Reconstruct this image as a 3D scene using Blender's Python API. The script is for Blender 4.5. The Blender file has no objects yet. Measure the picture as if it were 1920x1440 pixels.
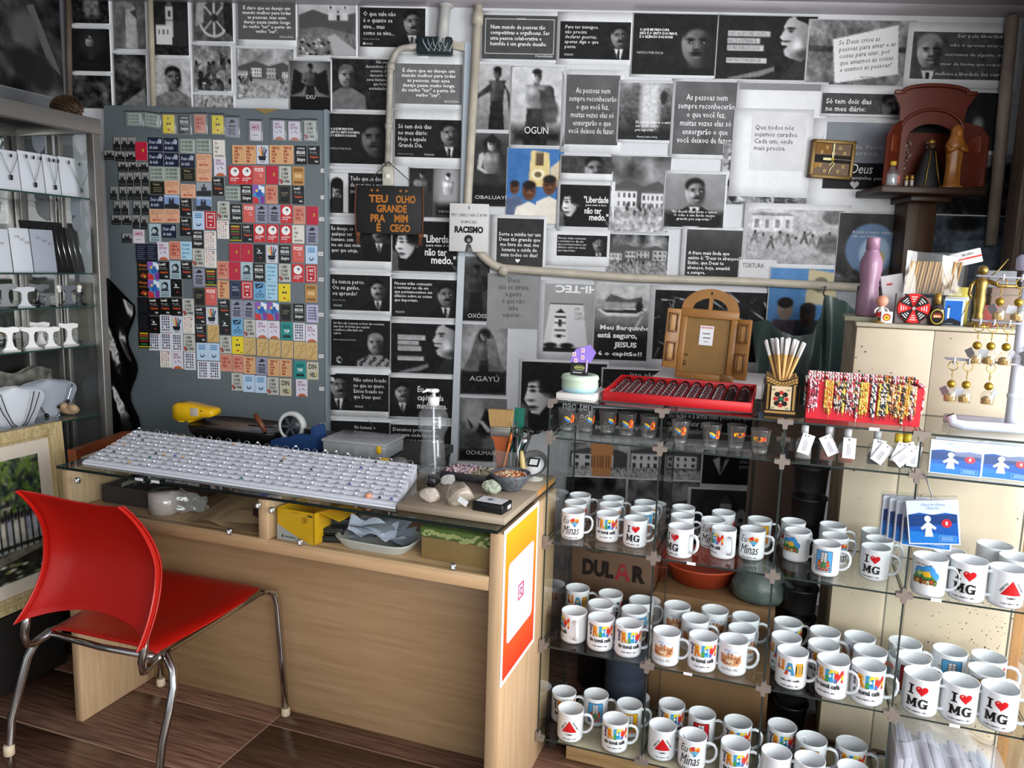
import bpy, bmesh, math, random
from math import sin, cos, pi, radians, sqrt, copysign
import numpy as np
from mathutils import Vector, Matrix
random.seed(7)
SC = bpy.context.scene
COL = SC.collection
# ---------------------------------------------------------------- camera
F_PX, PITCH, ROLL = 1477.0, radians(8.48), radians(1.76)
cp, sp = cos(PITCH), sin(PITCH); cr, sr = cos(ROLL), sin(ROLL)
FWD = Vector((0, cp, -sp)); R0 = Vector((1, 0, 0)); U0 = Vector((0, sp, cp))
RGT = cr*R0 + sr*U0; UPV = -sr*R0 + cr*U0
EYE = Vector((0, 0, 1.5))
cd = bpy.data.cameras.new('camera'); cam = bpy.data.objects.new('camera', cd); COL.objects.link(cam)
cd.sensor_width = 36.0; cd.lens = F_PX/1920*36; cd.clip_start = .02
cam.matrix_world = Matrix(((RGT.x, UPV.x, -FWD.x, EYE.x), (RGT.y, UPV.y, -FWD.y, EYE.y), (RGT.z, UPV.z, -FWD.z, EYE.z), (0, 0, 0, 1)))
SC.camera = cam
# ---------------------------------------------------------------- world, lights, exposure
W = bpy.data.worlds.new('overcast_sky'); SC.world = W; W.use_nodes = True
W.node_tree.nodes['Background'].inputs[0].default_value = (.80, .90, 1.0, 1)
W.node_tree.nodes['Background'].inputs[1].default_value = .55
def area(name, loc, target, sx, sy, power, col):
    l = bpy.data.lights.new(name, 'AREA'); l.shape = 'RECTANGLE'; l.size = sx; l.size_y = sy; l.energy = power; l.color = col
    o = bpy.data.objects.new(name, l); COL.objects.link(o); o.location = loc
    o.rotation_euler = (Vector(target)-Vector(loc)).to_track_quat('-Z', 'Y').to_euler()
    return o
area('doorway_daylight', (2.75, .5, 1.35), (0.3, 2.8, .8), 1.5, 2.0, 88, (.93, .97, 1.0))     # daylight through the open shop front
area('street_daylight', (1.3, -1.9, 1.95), (-.5, 3.0, .9), 3.0, 1.5, 95, (1.0, .99, .97))
SC.view_settings.view_transform = 'Standard'; SC.view_settings.look = 'None'
SC.view_settings.exposure = 0.58; SC.view_settings.gamma = 1.0; SC.view_settings.use_curve_mapping = False
SC.cycles.transparent_max_bounces = 48; SC.cycles.max_bounces = 10; SC.cycles.transmission_bounces = 10
SC.cycles.caustics_reflective = False; SC.cycles.caustics_refractive = False
# ---------------------------------------------------------------- pixels to points
def ray(x, y): return FWD + (x-960)/F_PX*RGT - (y-720)/F_PX*UPV
def on_z(x, y, z): d = ray(x, y); return EYE + d*((z-EYE.z)/d.z)
def on_pl(x, y, p, n): d = ray(x, y); return EYE + d*((Vector(p)-EYE).dot(n)/d.dot(n))
YC, YW = radians(-19.2), radians(-2.2)
AX = Vector((cos(YC), sin(YC), 0)); AY = Vector((-sin(YC), cos(YC), 0))
WX = Vector((cos(YW), sin(YW), 0)); WN = Vector((-sin(YW), cos(YW), 0))
ORG_C = on_z(142, 1350, 0); ORG_S = on_z(1008, 1382, .09); ORG_S.z = 0; ORG_W = Vector((0, 3.5, 0))
class Frame:
    def __init__(s, o, yaw): s.o = o; s.yaw = yaw; s.x = Vector((cos(yaw), sin(yaw), 0)); s.y = Vector((-sin(yaw), cos(yaw), 0))
    def p(s, x, y, z): return s.o + s.x*x + s.y*y + Vector((0, 0, z))
    def loc(s, P): d = P-s.o; return Vector((d.dot(s.x), d.dot(s.y), P.z))
    def at(s, px, py, y): return s.loc(on_pl(px, py, s.o+s.y*y, s.y))      # point at depth y of the frame
    def atz(s, px, py, z): return s.loc(on_z(px, py, z))
FC, FS, FW = Frame(ORG_C, YC), Frame(ORG_S, YC), Frame(ORG_W, YW)
# ---------------------------------------------------------------- colours, materials
def lin(c): return c/12.92 if c <= .04045 else ((c+.055)/1.055)**2.4
def hx(s):
    if not isinstance(s, str): return tuple(s)
    s = s.lstrip('#')
    if len(s) == 3: s = ''.join(a+a for a in s)
    return tuple(lin(int(s[i:i+2], 16)/255) for i in (0, 2, 4))
MC = {}
def mat(name, col='#888', rough=.5, metal=0., noise=0., nscale=30., bump=0., spec=.5, alpha=1., trans=0., coat=0., stretch=None, col2=None, ior=1.45):
    if name in MC: return MC[name]
    m = bpy.data.materials.new(name); m.use_nodes = True; nt = m.node_tree; b = nt.nodes['Principled BSDF']
    c = hx(col); b.inputs['Base Color'].default_value = (*c, 1); b.inputs['Roughness'].default_value = rough; b.inputs['Metallic'].default_value = metal
    b.inputs['Specular IOR Level'].default_value = spec; b.inputs['Transmission Weight'].default_value = trans; b.inputs['Coat Weight'].default_value = coat
    b.inputs['Alpha'].default_value = alpha; b.inputs['IOR'].default_value = ior
    if noise or bump or col2:
        tc = nt.nodes.new('ShaderNodeTexCoord'); nz = nt.nodes.new('ShaderNodeTexNoise'); nz.inputs['Scale'].default_value = nscale; nz.inputs['Detail'].default_value = 5
        src = tc.outputs['Object']
        if stretch:
            mp = nt.nodes.new('ShaderNodeMapping'); mp.inputs['Scale'].default_value = stretch; nt.links.new(src, mp.inputs[0]); src = mp.outputs[0]
        nt.links.new(src, nz.inputs['Vector'])
        if noise or col2:
            r = nt.nodes.new('ShaderNodeValToRGB'); c2 = hx(col2) if col2 else None
            k = noise or .5
            r.color_ramp.elements[0].position = .3; r.color_ramp.elements[1].position = .72
            r.color_ramp.elements[0].color = (*(c2 if c2 else [v*(1-k) for v in c]), 1); r.color_ramp.elements[1].color = (*(c if c2 else [min(1, v*(1+k*.6)) for v in c]), 1)
            nt.links.new(nz.outputs['Fac'], r.inputs[0]); nt.links.new(r.outputs[0], b.inputs['Base Color'])
        if bump:
            bp = nt.nodes.new('ShaderNodeBump'); bp.inputs['Strength'].default_value = bump; bp.inputs['Distance'].default_value = .01
            nt.links.new(nz.outputs['Fac'], bp.inputs['Height']); nt.links.new(bp.outputs[0], b.inputs['Normal'])
    MC[name] = m; return m
def thin_glass(name, tint=(.95, .98, .97), k=1., rough=.0, ior=1.5, haze=0., hazecol=(.8, .8, .8)):
    if name in MC: return MC[name]
    m = bpy.data.materials.new(name); m.use_nodes = True; nt = m.node_tree; N = nt.nodes; L = nt.links
    N.remove(N['Principled BSDF']); out = N['Material Output']
    t = N.new('ShaderNodeBsdfTransparent'); t.inputs[0].default_value = (*tint, 1)
    g = N.new('ShaderNodeBsdfGlossy'); g.inputs['Roughness'].default_value = rough
    fr = N.new('ShaderNodeFresnel'); fr.inputs[0].default_value = ior
    ml = N.new('ShaderNodeMath'); ml.operation = 'MULTIPLY'; ml.inputs[1].default_value = k; L.new(fr.outputs[0], ml.inputs[0])
    ge = N.new('ShaderNodeNewGeometry'); iv = N.new('ShaderNodeMath'); iv.operation = 'SUBTRACT'; iv.inputs[0].default_value = 1.0; L.new(ge.outputs['Backfacing'], iv.inputs[1])
    m3 = N.new('ShaderNodeMath'); m3.operation = 'MULTIPLY'; L.new(ml.outputs[0], m3.inputs[0]); L.new(iv.outputs[0], m3.inputs[1])
    mx = N.new('ShaderNodeMixShader'); L.new(m3.outputs[0], mx.inputs[0])
    if haze:
        d = N.new('ShaderNodeBsdfDiffuse'); d.inputs[0].default_value = (*hazecol, 1)
        m2 = N.new('ShaderNodeMixShader'); m2.inputs[0].default_value = haze; L.new(t.outputs[0], m2.inputs[1]); L.new(d.outputs[0], m2.inputs[2]); L.new(m2.outputs[0], mx.inputs[1])
    else: L.new(t.outputs[0], mx.inputs[1])
    L.new(g.outputs[0], mx.inputs[2]); L.new(mx.outputs[0], out.inputs[0])
    MC[name] = m; return m
def print_mat(name, rough=.55, spec=.35):
    if name in MC: return MC[name]
    m = bpy.data.materials.new(name); m.use_nodes = True; nt = m.node_tree; b = nt.nodes['Principled BSDF']
    a = nt.nodes.new('ShaderNodeAttribute'); a.attribute_name = 'ink'
    nt.links.new(a.outputs['Color'], b.inputs['Base Color']); b.inputs['Roughness'].default_value = rough; b.inputs['Specular IOR Level'].default_value = spec
    MC[name] = m; return m
def wood_mat(name, c1, c2, axis=0, scale=6., rough=.45, spec=.4):
    s = [22., 22., 22.]; s[axis] = 1.3
    m = mat(name, c1, rough, 0, col2=c2, nscale=scale, bump=.06, spec=spec, stretch=s); return m
INK = print_mat('printed_ink', .6, .18); INK_G = print_mat('glazed_ink', .25, .5); INK_M = print_mat('matte_ink', .8, .2)
WHITE = mat('white_paper', '#d9dadb', .7, noise=.05, nscale=40)
# ---------------------------------------------------------------- mesh builder
class MB:
    def __init__(s): s.v = []; s.f = []; s.m = []; s.sm = []
    def add(s, V, F, m=0, sm=False, M=None):
        b = len(s.v)
        if M is not None: V = [M @ Vector(p) for p in V]
        s.v += [tuple(p) for p in V]; s.f += [tuple(i+b for i in f) for f in F]; s.m += [m]*len(F); s.sm += [sm]*len(F); return s
    def box(s, x0, x1, y0, y1, z0, z1, m=0, M=None, bev=0, seg=2):
        if bev:
            bm = bmesh.new(); bmesh.ops.create_cube(bm, size=1)
            for v in bm.verts: v.co = Vector((x0+(x1-x0)*(v.co.x+.5), y0+(y1-y0)*(v.co.y+.5), z0+(z1-z0)*(v.co.z+.5)))
            bmesh.ops.bevel(bm, geom=bm.edges[:], offset=bev, segments=seg, profile=.5, affect='EDGES', clamp_overlap=True)
            bm.verts.index_update(); V = [v.co.copy() for v in bm.verts]; Fc = [[v.index for v in f.verts] for f in bm.faces]; bm.free()
            return s.add(V, Fc, m, True, M)
        V = [(x, y, z) for x in (x0, x1) for y in (y0, y1) for z in (z0, z1)]
        return s.add(V, [(0, 1, 3, 2), (4, 6, 7, 5), (0, 4, 5, 1), (2, 3, 7, 6), (0, 2, 6, 4), (1, 5, 7, 3)], m, False, M)
    def loft(s, rings, m=0, sm=True, M=None, cap=True, closed=False):
        n = len(rings[0]); V = [p for r in rings for p in r]; F = []; k = len(rings)
        for i in range(k if closed else k-1):
            a, b = i*n, ((i+1) % k)*n
            for j in range(n): F.append((a+j, a+(j+1) % n, b+(j+1) % n, b+j))
        if cap and not closed: F.append(tuple(range(n-1, -1, -1))); F.append(tuple(range((k-1)*n, k*n)))
        return s.add(V, F, m, sm, M)
    def tube(s, pts, r, n=8, m=0, closed=False, M=None, sm=True, cap=True):
        P = [Vector(p) for p in pts]; k = len(P); rr = r if isinstance(r, (list, tuple)) else [r]*k
        T = []
        for i in range(k):
            a = P[(i-1) % k] if (closed or i > 0) else P[i]; b = P[(i+1) % k] if (closed or i < k-1) else P[i]
            d = b-a; T.append(d.normalized() if d.length > 1e-9 else Vector((0, 0, 1)))
        u = T[0].orthogonal().normalized(); rings = []
        for i in range(k):
            u = u-T[i]*u.dot(T[i]); u = u.normalized() if u.length > 1e-6 else T[i].orthogonal().normalized(); w = T[i].cross(u)
            rings.append([P[i]+(u*cos(2*pi*j/n)+w*sin(2*pi*j/n))*rr[i] for j in range(n)])
        return s.loft(rings, m, sm, M, cap, closed)
    def lathe(s, prof, n=24, m=0, M=None, sm=True, cap=True):
        rings = [[(max(r, 1e-5)*cos(2*pi*j/n), max(r, 1e-5)*sin(2*pi*j/n), z) for j in range(n)] for r, z in prof]
        return s.loft(rings, m, sm, M, cap)
    def ball(s, c, r, n=10, m=0, M=None, sc=(1, 1, 1)):
        k = max(4, n//2); T = Matrix.Translation(Vector(c)) @ Matrix.Diagonal((*sc, 1))
        if M is not None: T = M @ T
        return s.lathe([(r*sin(pi*i/k), -r*cos(pi*i/k)) for i in range(k+1)], n, m, T)
    def prism(s, poly, z0, z1, m=0, M=None, sm=False):
        n = len(poly); V = [(x, y, z0) for x, y in poly]+[(x, y, z1) for x, y in poly]
        F = [tuple(range(n-1, -1, -1)), tuple(range(n, 2*n))]+[(i, (i+1) % n, n+(i+1) % n, n+i) for i in range(n)]
        return s.add(V, F, m, sm, M)
    def grid(s, nu, nv, fn, m=0, sm=True, M=None, thick=0):
        V = [fn(i/nu, j/nv) for j in range(nv+1) for i in range(nu+1)]
        F = [(j*(nu+1)+i, j*(nu+1)+i+1, (j+1)*(nu+1)+i+1, (j+1)*(nu+1)+i) for j in range(nv) for i in range(nu)]
        return s.add(V, F, m, sm, M)
    def mesh(s, name, mats):
        me = bpy.data.meshes.new(name); me.from_pydata(s.v, [], s.f)
        for mt in (mats if isinstance(mats, (list, tuple)) else [mats]): me.materials.append(mt)
        me.polygons.foreach_set('material_index', s.m); me.polygons.foreach_set('use_smooth', s.sm); me.update(); return me
    def build(s, name, mats, parent=None, loc=None, rot=None):
        return obj(name, s.mesh(name, mats), parent, loc, rot)
def BX(*a, **k): return MB().box(*a, **k)
def TB(*a, **k): return MB().tube(*a, **k)
def LT(*a, **k): return MB().lathe(*a, **k)
def BL(*a, **k): return MB().ball(*a, **k)
def GD(*a, **k): return MB().grid(*a, **k)
def PR(*a, **k): return MB().prism(*a, **k)
def obj(name, me, parent=None, loc=None, rot=None):
    o = bpy.data.objects.new(name, me); COL.objects.link(o)
    if parent: o.parent = parent
    if loc is not None: o.location = loc
    if rot is not None: o.rotation_euler = rot if isinstance(rot, (tuple, list, Vector)) or hasattr(rot, 'order') else (0, 0, rot)
    return o
def tag(o, label=None, cat=None, group=None, kind=None):
    if label: o['label'] = label
    if cat: o['category'] = cat
    if group: o['group'] = group
    if kind: o['kind'] = kind
    return o
def thing(name, label, cat, loc, rz=0, group=None, rot=None):
    o = bpy.data.objects.new(name, None); o.empty_display_size = .02; COL.objects.link(o); o.location = loc; o.rotation_euler = rot or (0, 0, rz)
    return tag(o, label, cat, group)
def dup(o, loc=None, rz=None, label=None):
    c = o.copy(); COL.objects.link(c)
    if loc is not None: c.location = loc
    if rz is not None: c.rotation_euler = (0, 0, rz)
    if label: c['label'] = label
    for ch in list(o.children):
        d = ch.copy(); COL.objects.link(d); d.parent = c
        for g in list(ch.children):
            e = g.copy(); COL.objects.link(e); e.parent = d
    return c
def bevel(o, w, seg=2):
    md = o.modifiers.new('soft_edges', 'BEVEL'); md.width = w; md.segments = seg; md.limit_method = 'ANGLE'; md.angle_limit = .6
    return o
def structure(o, label=None): o['kind'] = 'structure'; return tag(o, label)
ORD = 'zeroth first second third fourth fifth sixth seventh eighth ninth tenth eleventh twelfth thirteenth fourteenth fifteenth sixteenth seventeenth eighteenth nineteenth twentieth'.split()
TENS = {2: ('twenty', 'twentieth'), 3: ('thirty', 'thirtieth'), 4: ('forty', 'fortieth')}
def nth(i): return ORD[i] if i <= 20 else TENS[i//10][1] if i % 10 == 0 else TENS[i//10][0]+'-'+ORD[i % 10]
def RX(a): return Matrix.Rotation(a, 4, 'X')
def RY(a): return Matrix.Rotation(a, 4, 'Y')
def RZ(a): return Matrix.Rotation(a, 4, 'Z')
def TR(x, y, z): return Matrix.Translation((x, y, z))
# ---------------------------------------------------------------- flat print: lettering and shapes
TXT = {}
def text_geom(body, bold, align, shear, lh=1.0):
    k = (body, bold, align, shear, lh)
    if k in TXT: return TXT[k]
    cu = bpy.data.curves.new('t', 'FONT'); cu.body = body; cu.align_x = align; cu.offset = bold; cu.shear = shear; cu.resolution_u = 1 if len(body) > 12 else 3; cu.space_line = lh
    o = bpy.data.objects.new('t', cu); me = o.to_mesh()
    V = np.empty(len(me.vertices)*3, np.float32); me.vertices.foreach_get('co', V); V = V.reshape(-1, 3)[:, :2].astype(float)
    Fc = [tuple(p.vertices) for p in me.polygons]; o.to_mesh_clear(); bpy.data.objects.remove(o); bpy.data.curves.remove(cu)
    if len(V) == 0: V = np.zeros((1, 2)); Fc = []
    lo, hi = V.min(0), V.max(0); TXT[k] = (V-lo, Fc, hi-lo); return TXT[k]
class Decal:
    """coloured flat shapes and lettering, y up; later shapes lie a hair above earlier ones"""
    def __init__(s): s.it = []
    def poly(s, pts, c): s.it.append((np.array(pts, float), [tuple(range(len(pts)))], hx(c))); return s
    def rect(s, x0, y0, x1, y1, c): return s.poly([(x0, y0), (x1, y0), (x1, y1), (x0, y1)], c)
    def circ(s, x, y, r, c, n=18, ry=None): return s.poly([(x+r*cos(2*pi*i/n), y+(ry or r)*sin(2*pi*i/n)) for i in range(n)], c)
    def line(s, x0, y0, x1, y1, w, c):
        d = Vector((x1-x0, y1-y0)); q = Vector((-d.y, d.x)).normalized()*w/2
        return s.poly([(x0+q.x, y0+q.y), (x0-q.x, y0-q.y), (x1-q.x, y1-q.y), (x1+q.x, y1+q.y)], c)
    def frame(s, x0, y0, x1, y1, w, c): return s.rect(x0, y0, x1, y0+w, c).rect(x0, y1-w, x1, y1, c).rect(x0, y0, x0+w, y1, c).rect(x1-w, y0, x1, y1, c)
    def heart(s, x, y, w, c, n=28):
        pts = []
        for i in range(n):
            t = 2*pi*i/n; pts.append((x+w/32*16*sin(t)**3, y+w/32*(13*cos(t)-5*cos(2*t)-2*cos(3*t)-cos(4*t))))
        return s.poly(pts, c)
    def text(s, body, x0, y0, x1, y1, c, bold=.0, align='LEFT', shear=0., rot=0., fit=False, lh=1.0):
        V, Fc, sz = text_geom(body, bold, align, shear, lh); sx = (x1-x0)/max(sz[0], 1e-6); sy = (y1-y0)/max(sz[1], 1e-6)
        if fit: sx = sy = min(sx, sy)
        P = V*np.array([sx, sy])
        if fit: P = P + np.array([(x1-x0-sz[0]*sx)/2, (y1-y0-sz[1]*sy)/2])
        if rot:
            ca, sa = cos(rot), sin(rot); m = P.mean(0); P = (P-m) @ np.array([[ca, sa], [-sa, ca]])+m
        s.it.append((P+np.array([x0, y0]), Fc, hx(c))); return s
    def mesh(s, name, fn, mt=None, cuts=0, eps=.0002):
        V = []; Fc = []; Cc = []; b = 0
        for k, (P, fs, c) in enumerate(s.it):
            if cuts:
                bm = bmesh.new(); vs = [bm.verts.new((x, y, 0)) for x, y in P]
                for f in fs:
                    try: bm.faces.new([vs[i] for i in f])
                    except Exception: pass
                if any(len(f) > 4 for f in fs): bmesh.ops.triangulate(bm, faces=bm.faces[:])
                x0, x1 = P[:, 0].min(), P[:, 0].max(); q = math.ceil(x0/cuts)
                while q*cuts < x1:
                    bmesh.ops.bisect_plane(bm, geom=bm.verts[:]+bm.edges[:]+bm.faces[:], plane_co=(q*cuts, 0, 0), plane_no=(1, 0, 0)); q += 1
                bm.verts.index_update(); P = np.array([(v.co.x, v.co.y) for v in bm.verts]).reshape(-1, 2); fs = [tuple(v.index for v in f.verts) for f in bm.faces]; bm.free()
            V += [fn(x, y, k*eps) for x, y in P]; Fc += [tuple(i+b for i in f) for f in fs]; b += len(P); Cc += [c]*len(P)
        me = bpy.data.meshes.new(name); me.from_pydata([tuple(v) for v in V], [], Fc)
        at = me.color_attributes.new('ink', 'FLOAT_COLOR', 'POINT'); at.data.foreach_set('color', np.array([(*c, 1) for c in Cc], np.float32).ravel())
        me.materials.append(mt or INK); me.update(); return me
def wallmap(x, y, l): return (x, -l, y)      # flat facing -Y
def topmap(x, y, l): return (x, y, l)        # flat facing up
# ---------------------------------------------------------------- flat print: tones painted cell by cell
class Im:
    def __init__(s, w, h, v=.1, cells=40):
        s.A = w/h; s.H = max(8, int(cells)); s.Wd = max(8, int(s.H*s.A))
        s.Y, s.X = np.meshgrid(np.linspace(0, 1, s.H), np.linspace(0, s.A, s.Wd), indexing='ij')
        s.g = np.zeros((s.H, s.Wd, 3)); s.fill(v)
    def col(s, v):
        if isinstance(v, str): v = [int(v[i:i+2], 16)/255 for i in (1, 3, 5)]
        v = np.array(v, float) if not np.isscalar(v) else np.array([v, v, v])
        return v[..., None] if v.shape == s.X.shape else v
    def fill(s, v): s.g[:] = s.col(v)
    def mix(s, m, v): s.g = s.g*(1-m[..., None])+s.col(v)*m[..., None]; return s
    def e(s, cx, cy, a, b, v, soft=.02, rot=0.):
        dx, dy = s.X-cx, s.Y-cy
        if rot: c, d = cos(rot), sin(rot); dx, dy = dx*c+dy*d, -dx*d+dy*c
        q = (np.sqrt((dx/a)**2+(dy/b)**2)-1)*min(a, b); return s.mix(np.clip(.5-q/max(soft, 1e-4), 0, 1), v)
    def r(s, x0, y0, x1, y1, v, soft=.012):
        d = np.maximum(np.maximum(x0-s.X, s.X-x1), np.maximum(y0-s.Y, s.Y-y1)); return s.mix(np.clip(.5-d/soft, 0, 1), v)
    def p(s, pts, v, soft=.0):
        acc = np.zeros_like(s.X); d = .25/s.H
        for ox, oy in ((-d, -d), (d, -d), (-d, d), (d, d)):
            X, Y = s.X+ox, s.Y+oy; ins = np.zeros(X.shape, bool); n = len(pts)
            for i in range(n):
                (x1, y1), (x2, y2) = pts[i], pts[(i+1) % n]
                if y1 == y2: continue
                ins ^= ((y1 > Y) != (y2 > Y)) & (X < (x2-x1)*(Y-y1)/(y2-y1)+x1)
            acc += ins
        return s.mix(acc/4, v)
    def noise(s, amp, cells=6, seed=0, oct=3, m=1.):
        rs = np.random.RandomState(seed); t = np.zeros_like(s.X); a = 1.
        for o in range(oct):
            n = int(cells*2**o)+2; k = max(2, int(n*s.A)+1); G = rs.rand(n+1, k+1)-.5
            yy = s.Y*(n-1); xx = s.X/s.A*(k-1); y0 = yy.astype(int); x0 = xx.astype(int); fy = yy-y0; fx = xx-x0
            t += a*((G[y0, x0]*(1-fx)+G[y0, x0+1]*fx)*(1-fy)+(G[y0+1, x0]*(1-fx)+G[y0+1, x0+1]*fx)*fy); a *= .6
        s.g = np.clip(s.g+(t*amp*m)[..., None], 0, 1); return s
    def grad(s, v0, v1, axis=1):
        t = s.Y if axis == 1 else s.X/s.A; s.fill(v0+(v1-v0)*t); return s
def man(I, cx, cy, r, t=0., tone=.4, hair=.05, suit=.07, shirt=.85, tie=.08, lt=-1, stache=True, bald=False):
    """head and shoulders; t turns the face"""
    I.p([(cx-1.9*r, cy+3.6*r), (cx-1.75*r, cy+1.75*r), (cx-.5*r, cy+1.05*r), (cx+.5*r, cy+1.05*r), (cx+1.75*r, cy+1.75*r), (cx+1.95*r, cy+3.6*r)], suit)
    if shirt: I.p([(cx-.42*r, cy+1.0*r), (cx+.42*r, cy+1.0*r), (cx+t*.1*r+.05*r, cy+2.5*r)], shirt)
    if tie: I.p([(cx-.12*r, cy+1.2*r), (cx+.12*r, cy+1.2*r), (cx+.16*r, cy+3.3*r), (cx-.16*r, cy+3.3*r)], tie)
    I.r(cx-.4*r, cy+.4*r, cx+.4*r, cy+1.12*r, tone*.55, .1*r)
    I.e(cx-t*.55*r, cy-.02*r, .16*r, .24*r, tone*.7, .06*r)
    sh = np.clip(tone*(1.0+.75*lt*(I.X-cx)/(.9*r)-.2*(I.Y-cy)/r), .02, 1)
    I.e(cx, cy, .74*r, 1.0*r, sh, .1*r)
    if not bald: I.e(cx-t*.1*r, cy-.5*r, .74*r, .56*r, hair, .14*r); I.e(cx+t*.16*r, cy-.16*r, .6*r, .5*r, sh, .16*r)
    else: I.e(cx+lt*.25*r, cy-.6*r, .3*r, .2*r, min(1, tone*1.7), .2*r)
    fx = cx+t*.26*r
    I.e(cx-lt*.5*r, cy+.25*r, .24*r, .6*r, tone*.4, .3*r)
    for k in (-1, 1):
        I.e(fx+k*.3*r, cy-.20*r, .2*r, .07*r, tone*.2, .06*r); I.e(fx+k*.3*r, cy-.06*r, .13*r, .075*r, tone*.3, .05*r); I.e(fx+k*.3*r+.04*r, cy-.05*r, .04*r, .035*r, .6, .03*r)
    nx = fx+t*.16*r
    I.e(nx, cy+.12*r, .07*r, .24*r, min(1, tone*1.35), .1*r); I.e(nx, cy+.28*r, .17*r, .07*r, tone*.35, .07*r)
    if stache: I.e(fx+t*.05*r, cy+.42*r, .3*r, .06*r, tone*.18, .05*r)
    I.e(fx+t*.05*r, cy+.53*r, .24*r, .055*r, tone*.3, .05*r); I.e(fx+t*.05*r, cy+.62*r, .2*r, .05*r, min(1, tone*1.25), .06*r)
    I.e(fx+lt*.35*r, cy+.2*r, .14*r, .16*r, min(1, tone*1.6), .2*r)
def profile(I, x, y, s, tone=.62, coat=.2):
    """big head in profile facing the low-x side, mouth open"""
    P = lambda *q: [(x+a*s, y+b*s) for a, b in q]
    I.p(P((.35, 1.15), (.62, .72), (1.1, .62), (1.5, .85), (1.6, 1.5), (.1, 1.5)), coat)
    sk = np.clip(tone*(1.15-.55*(I.X-x-.3*s)/(.7*s)), .05, .95)
    I.p(P((.32, .06), (.52, -.04), (.78, .0), (1.0, .2), (1.02, .5), (.9, .75), (.66, .92), (.42, .86), (.3, .8), (.27, .7), (.33, .64), (.24, .6), (.2, .55), (.25, .51), (.17, .44), (.26, .28), (.25, .2)), sk)
    I.p(P((.46, -.07), (.78, -.1), (1.05, .1), (1.08, .42), (.94, .46), (.9, .28), (.72, .14), (.5, .06)), .05)
    I.e(x+.92*s, y+.42*s, .06*s, .1*s, tone*.6, .03*s)
    I.e(x+.4*s, y+.25*s, .09*s, .03*s, .08, .03*s); I.e(x+.4*s, y+.31*s, .05*s, .02*s, .1, .02*s); I.e(x+.31*s, y+.51*s, .09*s, .02*s, .06, .02*s); I.e(x+.27*s, y+.62*s, .07*s, .03*s, .06, .02*s)
    I.e(x+.55*s, y+.62*s, .1*s, .16*s, tone*1.35, .1*s); I.e(x+.7*s, y+.78*s, .2*s, .1*s, tone*.4, .12*s)
def figure(I, cx, top, h, tone=.3, robe=None, arms=True, glow=.0, seed=1, w=1.):
    """standing figure seen from the front"""
    hr = h*.075; u = h*w
    if glow: I.e(cx, top+h*.35, .5*u, .5*h, glow, .4*h)
    if robe is not None: I.p([(cx-.09*u, top+.17*h), (cx+.09*u, top+.17*h), (cx+.2*u, top+.5*h), (cx+.24*u, top+h), (cx-.24*u, top+h), (cx-.2*u, top+.5*h)], robe)
    sk = np.clip(tone*(1.05-.8*(I.X-cx)/(.25*u)), .03, tone*1.5)
    I.p([(cx-.14*u, top+.19*h), (cx+.14*u, top+.19*h), (cx+.1*u, top+.5*h), (cx-.1*u, top+.5*h)], sk)
    if arms:
        I.p([(cx-.14*u, top+.19*h), (cx-.19*u, top+.23*h), (cx-.21*u, top+.42*h), (cx-.05*u, top+.5*h), (cx-.05*u, top+.46*h), (cx-.15*u, top+.4*h), (cx-.1*u, top+.24*h)], np.clip(sk*1.2, 0, 1))
        I.p([(cx+.14*u, top+.19*h), (cx+.19*u, top+.23*h), (cx+.21*u, top+.42*h), (cx+.06*u, top+.5*h), (cx+.06*u, top+.46*h), (cx+.15*u, top+.4*h), (cx+.1*u, top+.24*h)], np.clip(sk*.8, 0, 1))
    if robe is None: I.p([(cx-.1*u, top+.48*h), (cx+.1*u, top+.48*h), (cx+.14*u, top+h), (cx-.14*u, top+h)], tone*.45)
    I.r(cx-.03*u, top+.12*h, cx+.03*u, top+.2*h, tone*.7, .02*h)
    I.e(cx, top+hr*1.15, hr*.8, hr*1.15, np.clip(tone*(1.3-1.2*(I.X-cx)/hr), .03, .95), .02*h)
    I.e(cx, top+hr*.45, hr*.8, hr*.5, tone*.2, .02*h)
    for k in (-1, 1): I.e(cx+k*.3*hr, top+1.1*hr, .18*hr, .1*hr, .03, .01*h)
    I.e(cx-.05*u, top+.27*h, .045*u, .05*h, min(1, tone*1.7), .05*h); I.e(cx+.05*u, top+.27*h, .04*u, .05*h, min(1, tone*1.3), .05*h)
def house(I, x, y, w, h, wall=.8, win=.2, nx=4, ny=2, roof=.35):
    I.p([(x-.03*w, y), (x+.1*w, y-.18*h), (x+.9*w, y-.18*h), (x+1.03*w, y)], roof); I.r(x, y, x+w, y+h, wall)
    for i in range(nx):
        for j in range(ny): I.r(x+w*(i+.3)/nx, y+h*(j+.25)/ny, x+w*(i+.7)/nx, y+h*(j+.8)/ny, win, .008)
def tower(I, x, y, w, h, wall=.85, dark=.2):
    I.r(x, y, x+w, y+h, wall); I.p([(x-.1*w, y), (x+.5*w, y-.9*w), (x+1.1*w, y)], dark*1.6); I.r(x+.45*w, y-1.2*w, x+.55*w, y-.7*w, dark)
    I.r(x+.3*w, y+.12*h, x+.7*w, y+.32*h, dark); I.r(x-.08*w, y+.42*h, x+1.08*w, y+.47*h, dark*2)
def church(I, x, y, s, wall=.85):
    tower(I, x, y, .26*s, .8*s, wall); tower(I, x+.74*s, y, .26*s, .8*s, wall)
    I.r(x+.26*s, y+.3*s, x+.74*s, y+.8*s, wall*.93); I.p([(x+.26*s, y+.3*s), (x+.5*s, y+.1*s), (x+.74*s, y+.3*s)], wall*.85)
    I.r(x+.42*s, y+.52*s, x+.58*s, y+.8*s, .15); I.e(x+.5*s, y+.38*s, .06*s, .06*s, .2)
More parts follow.
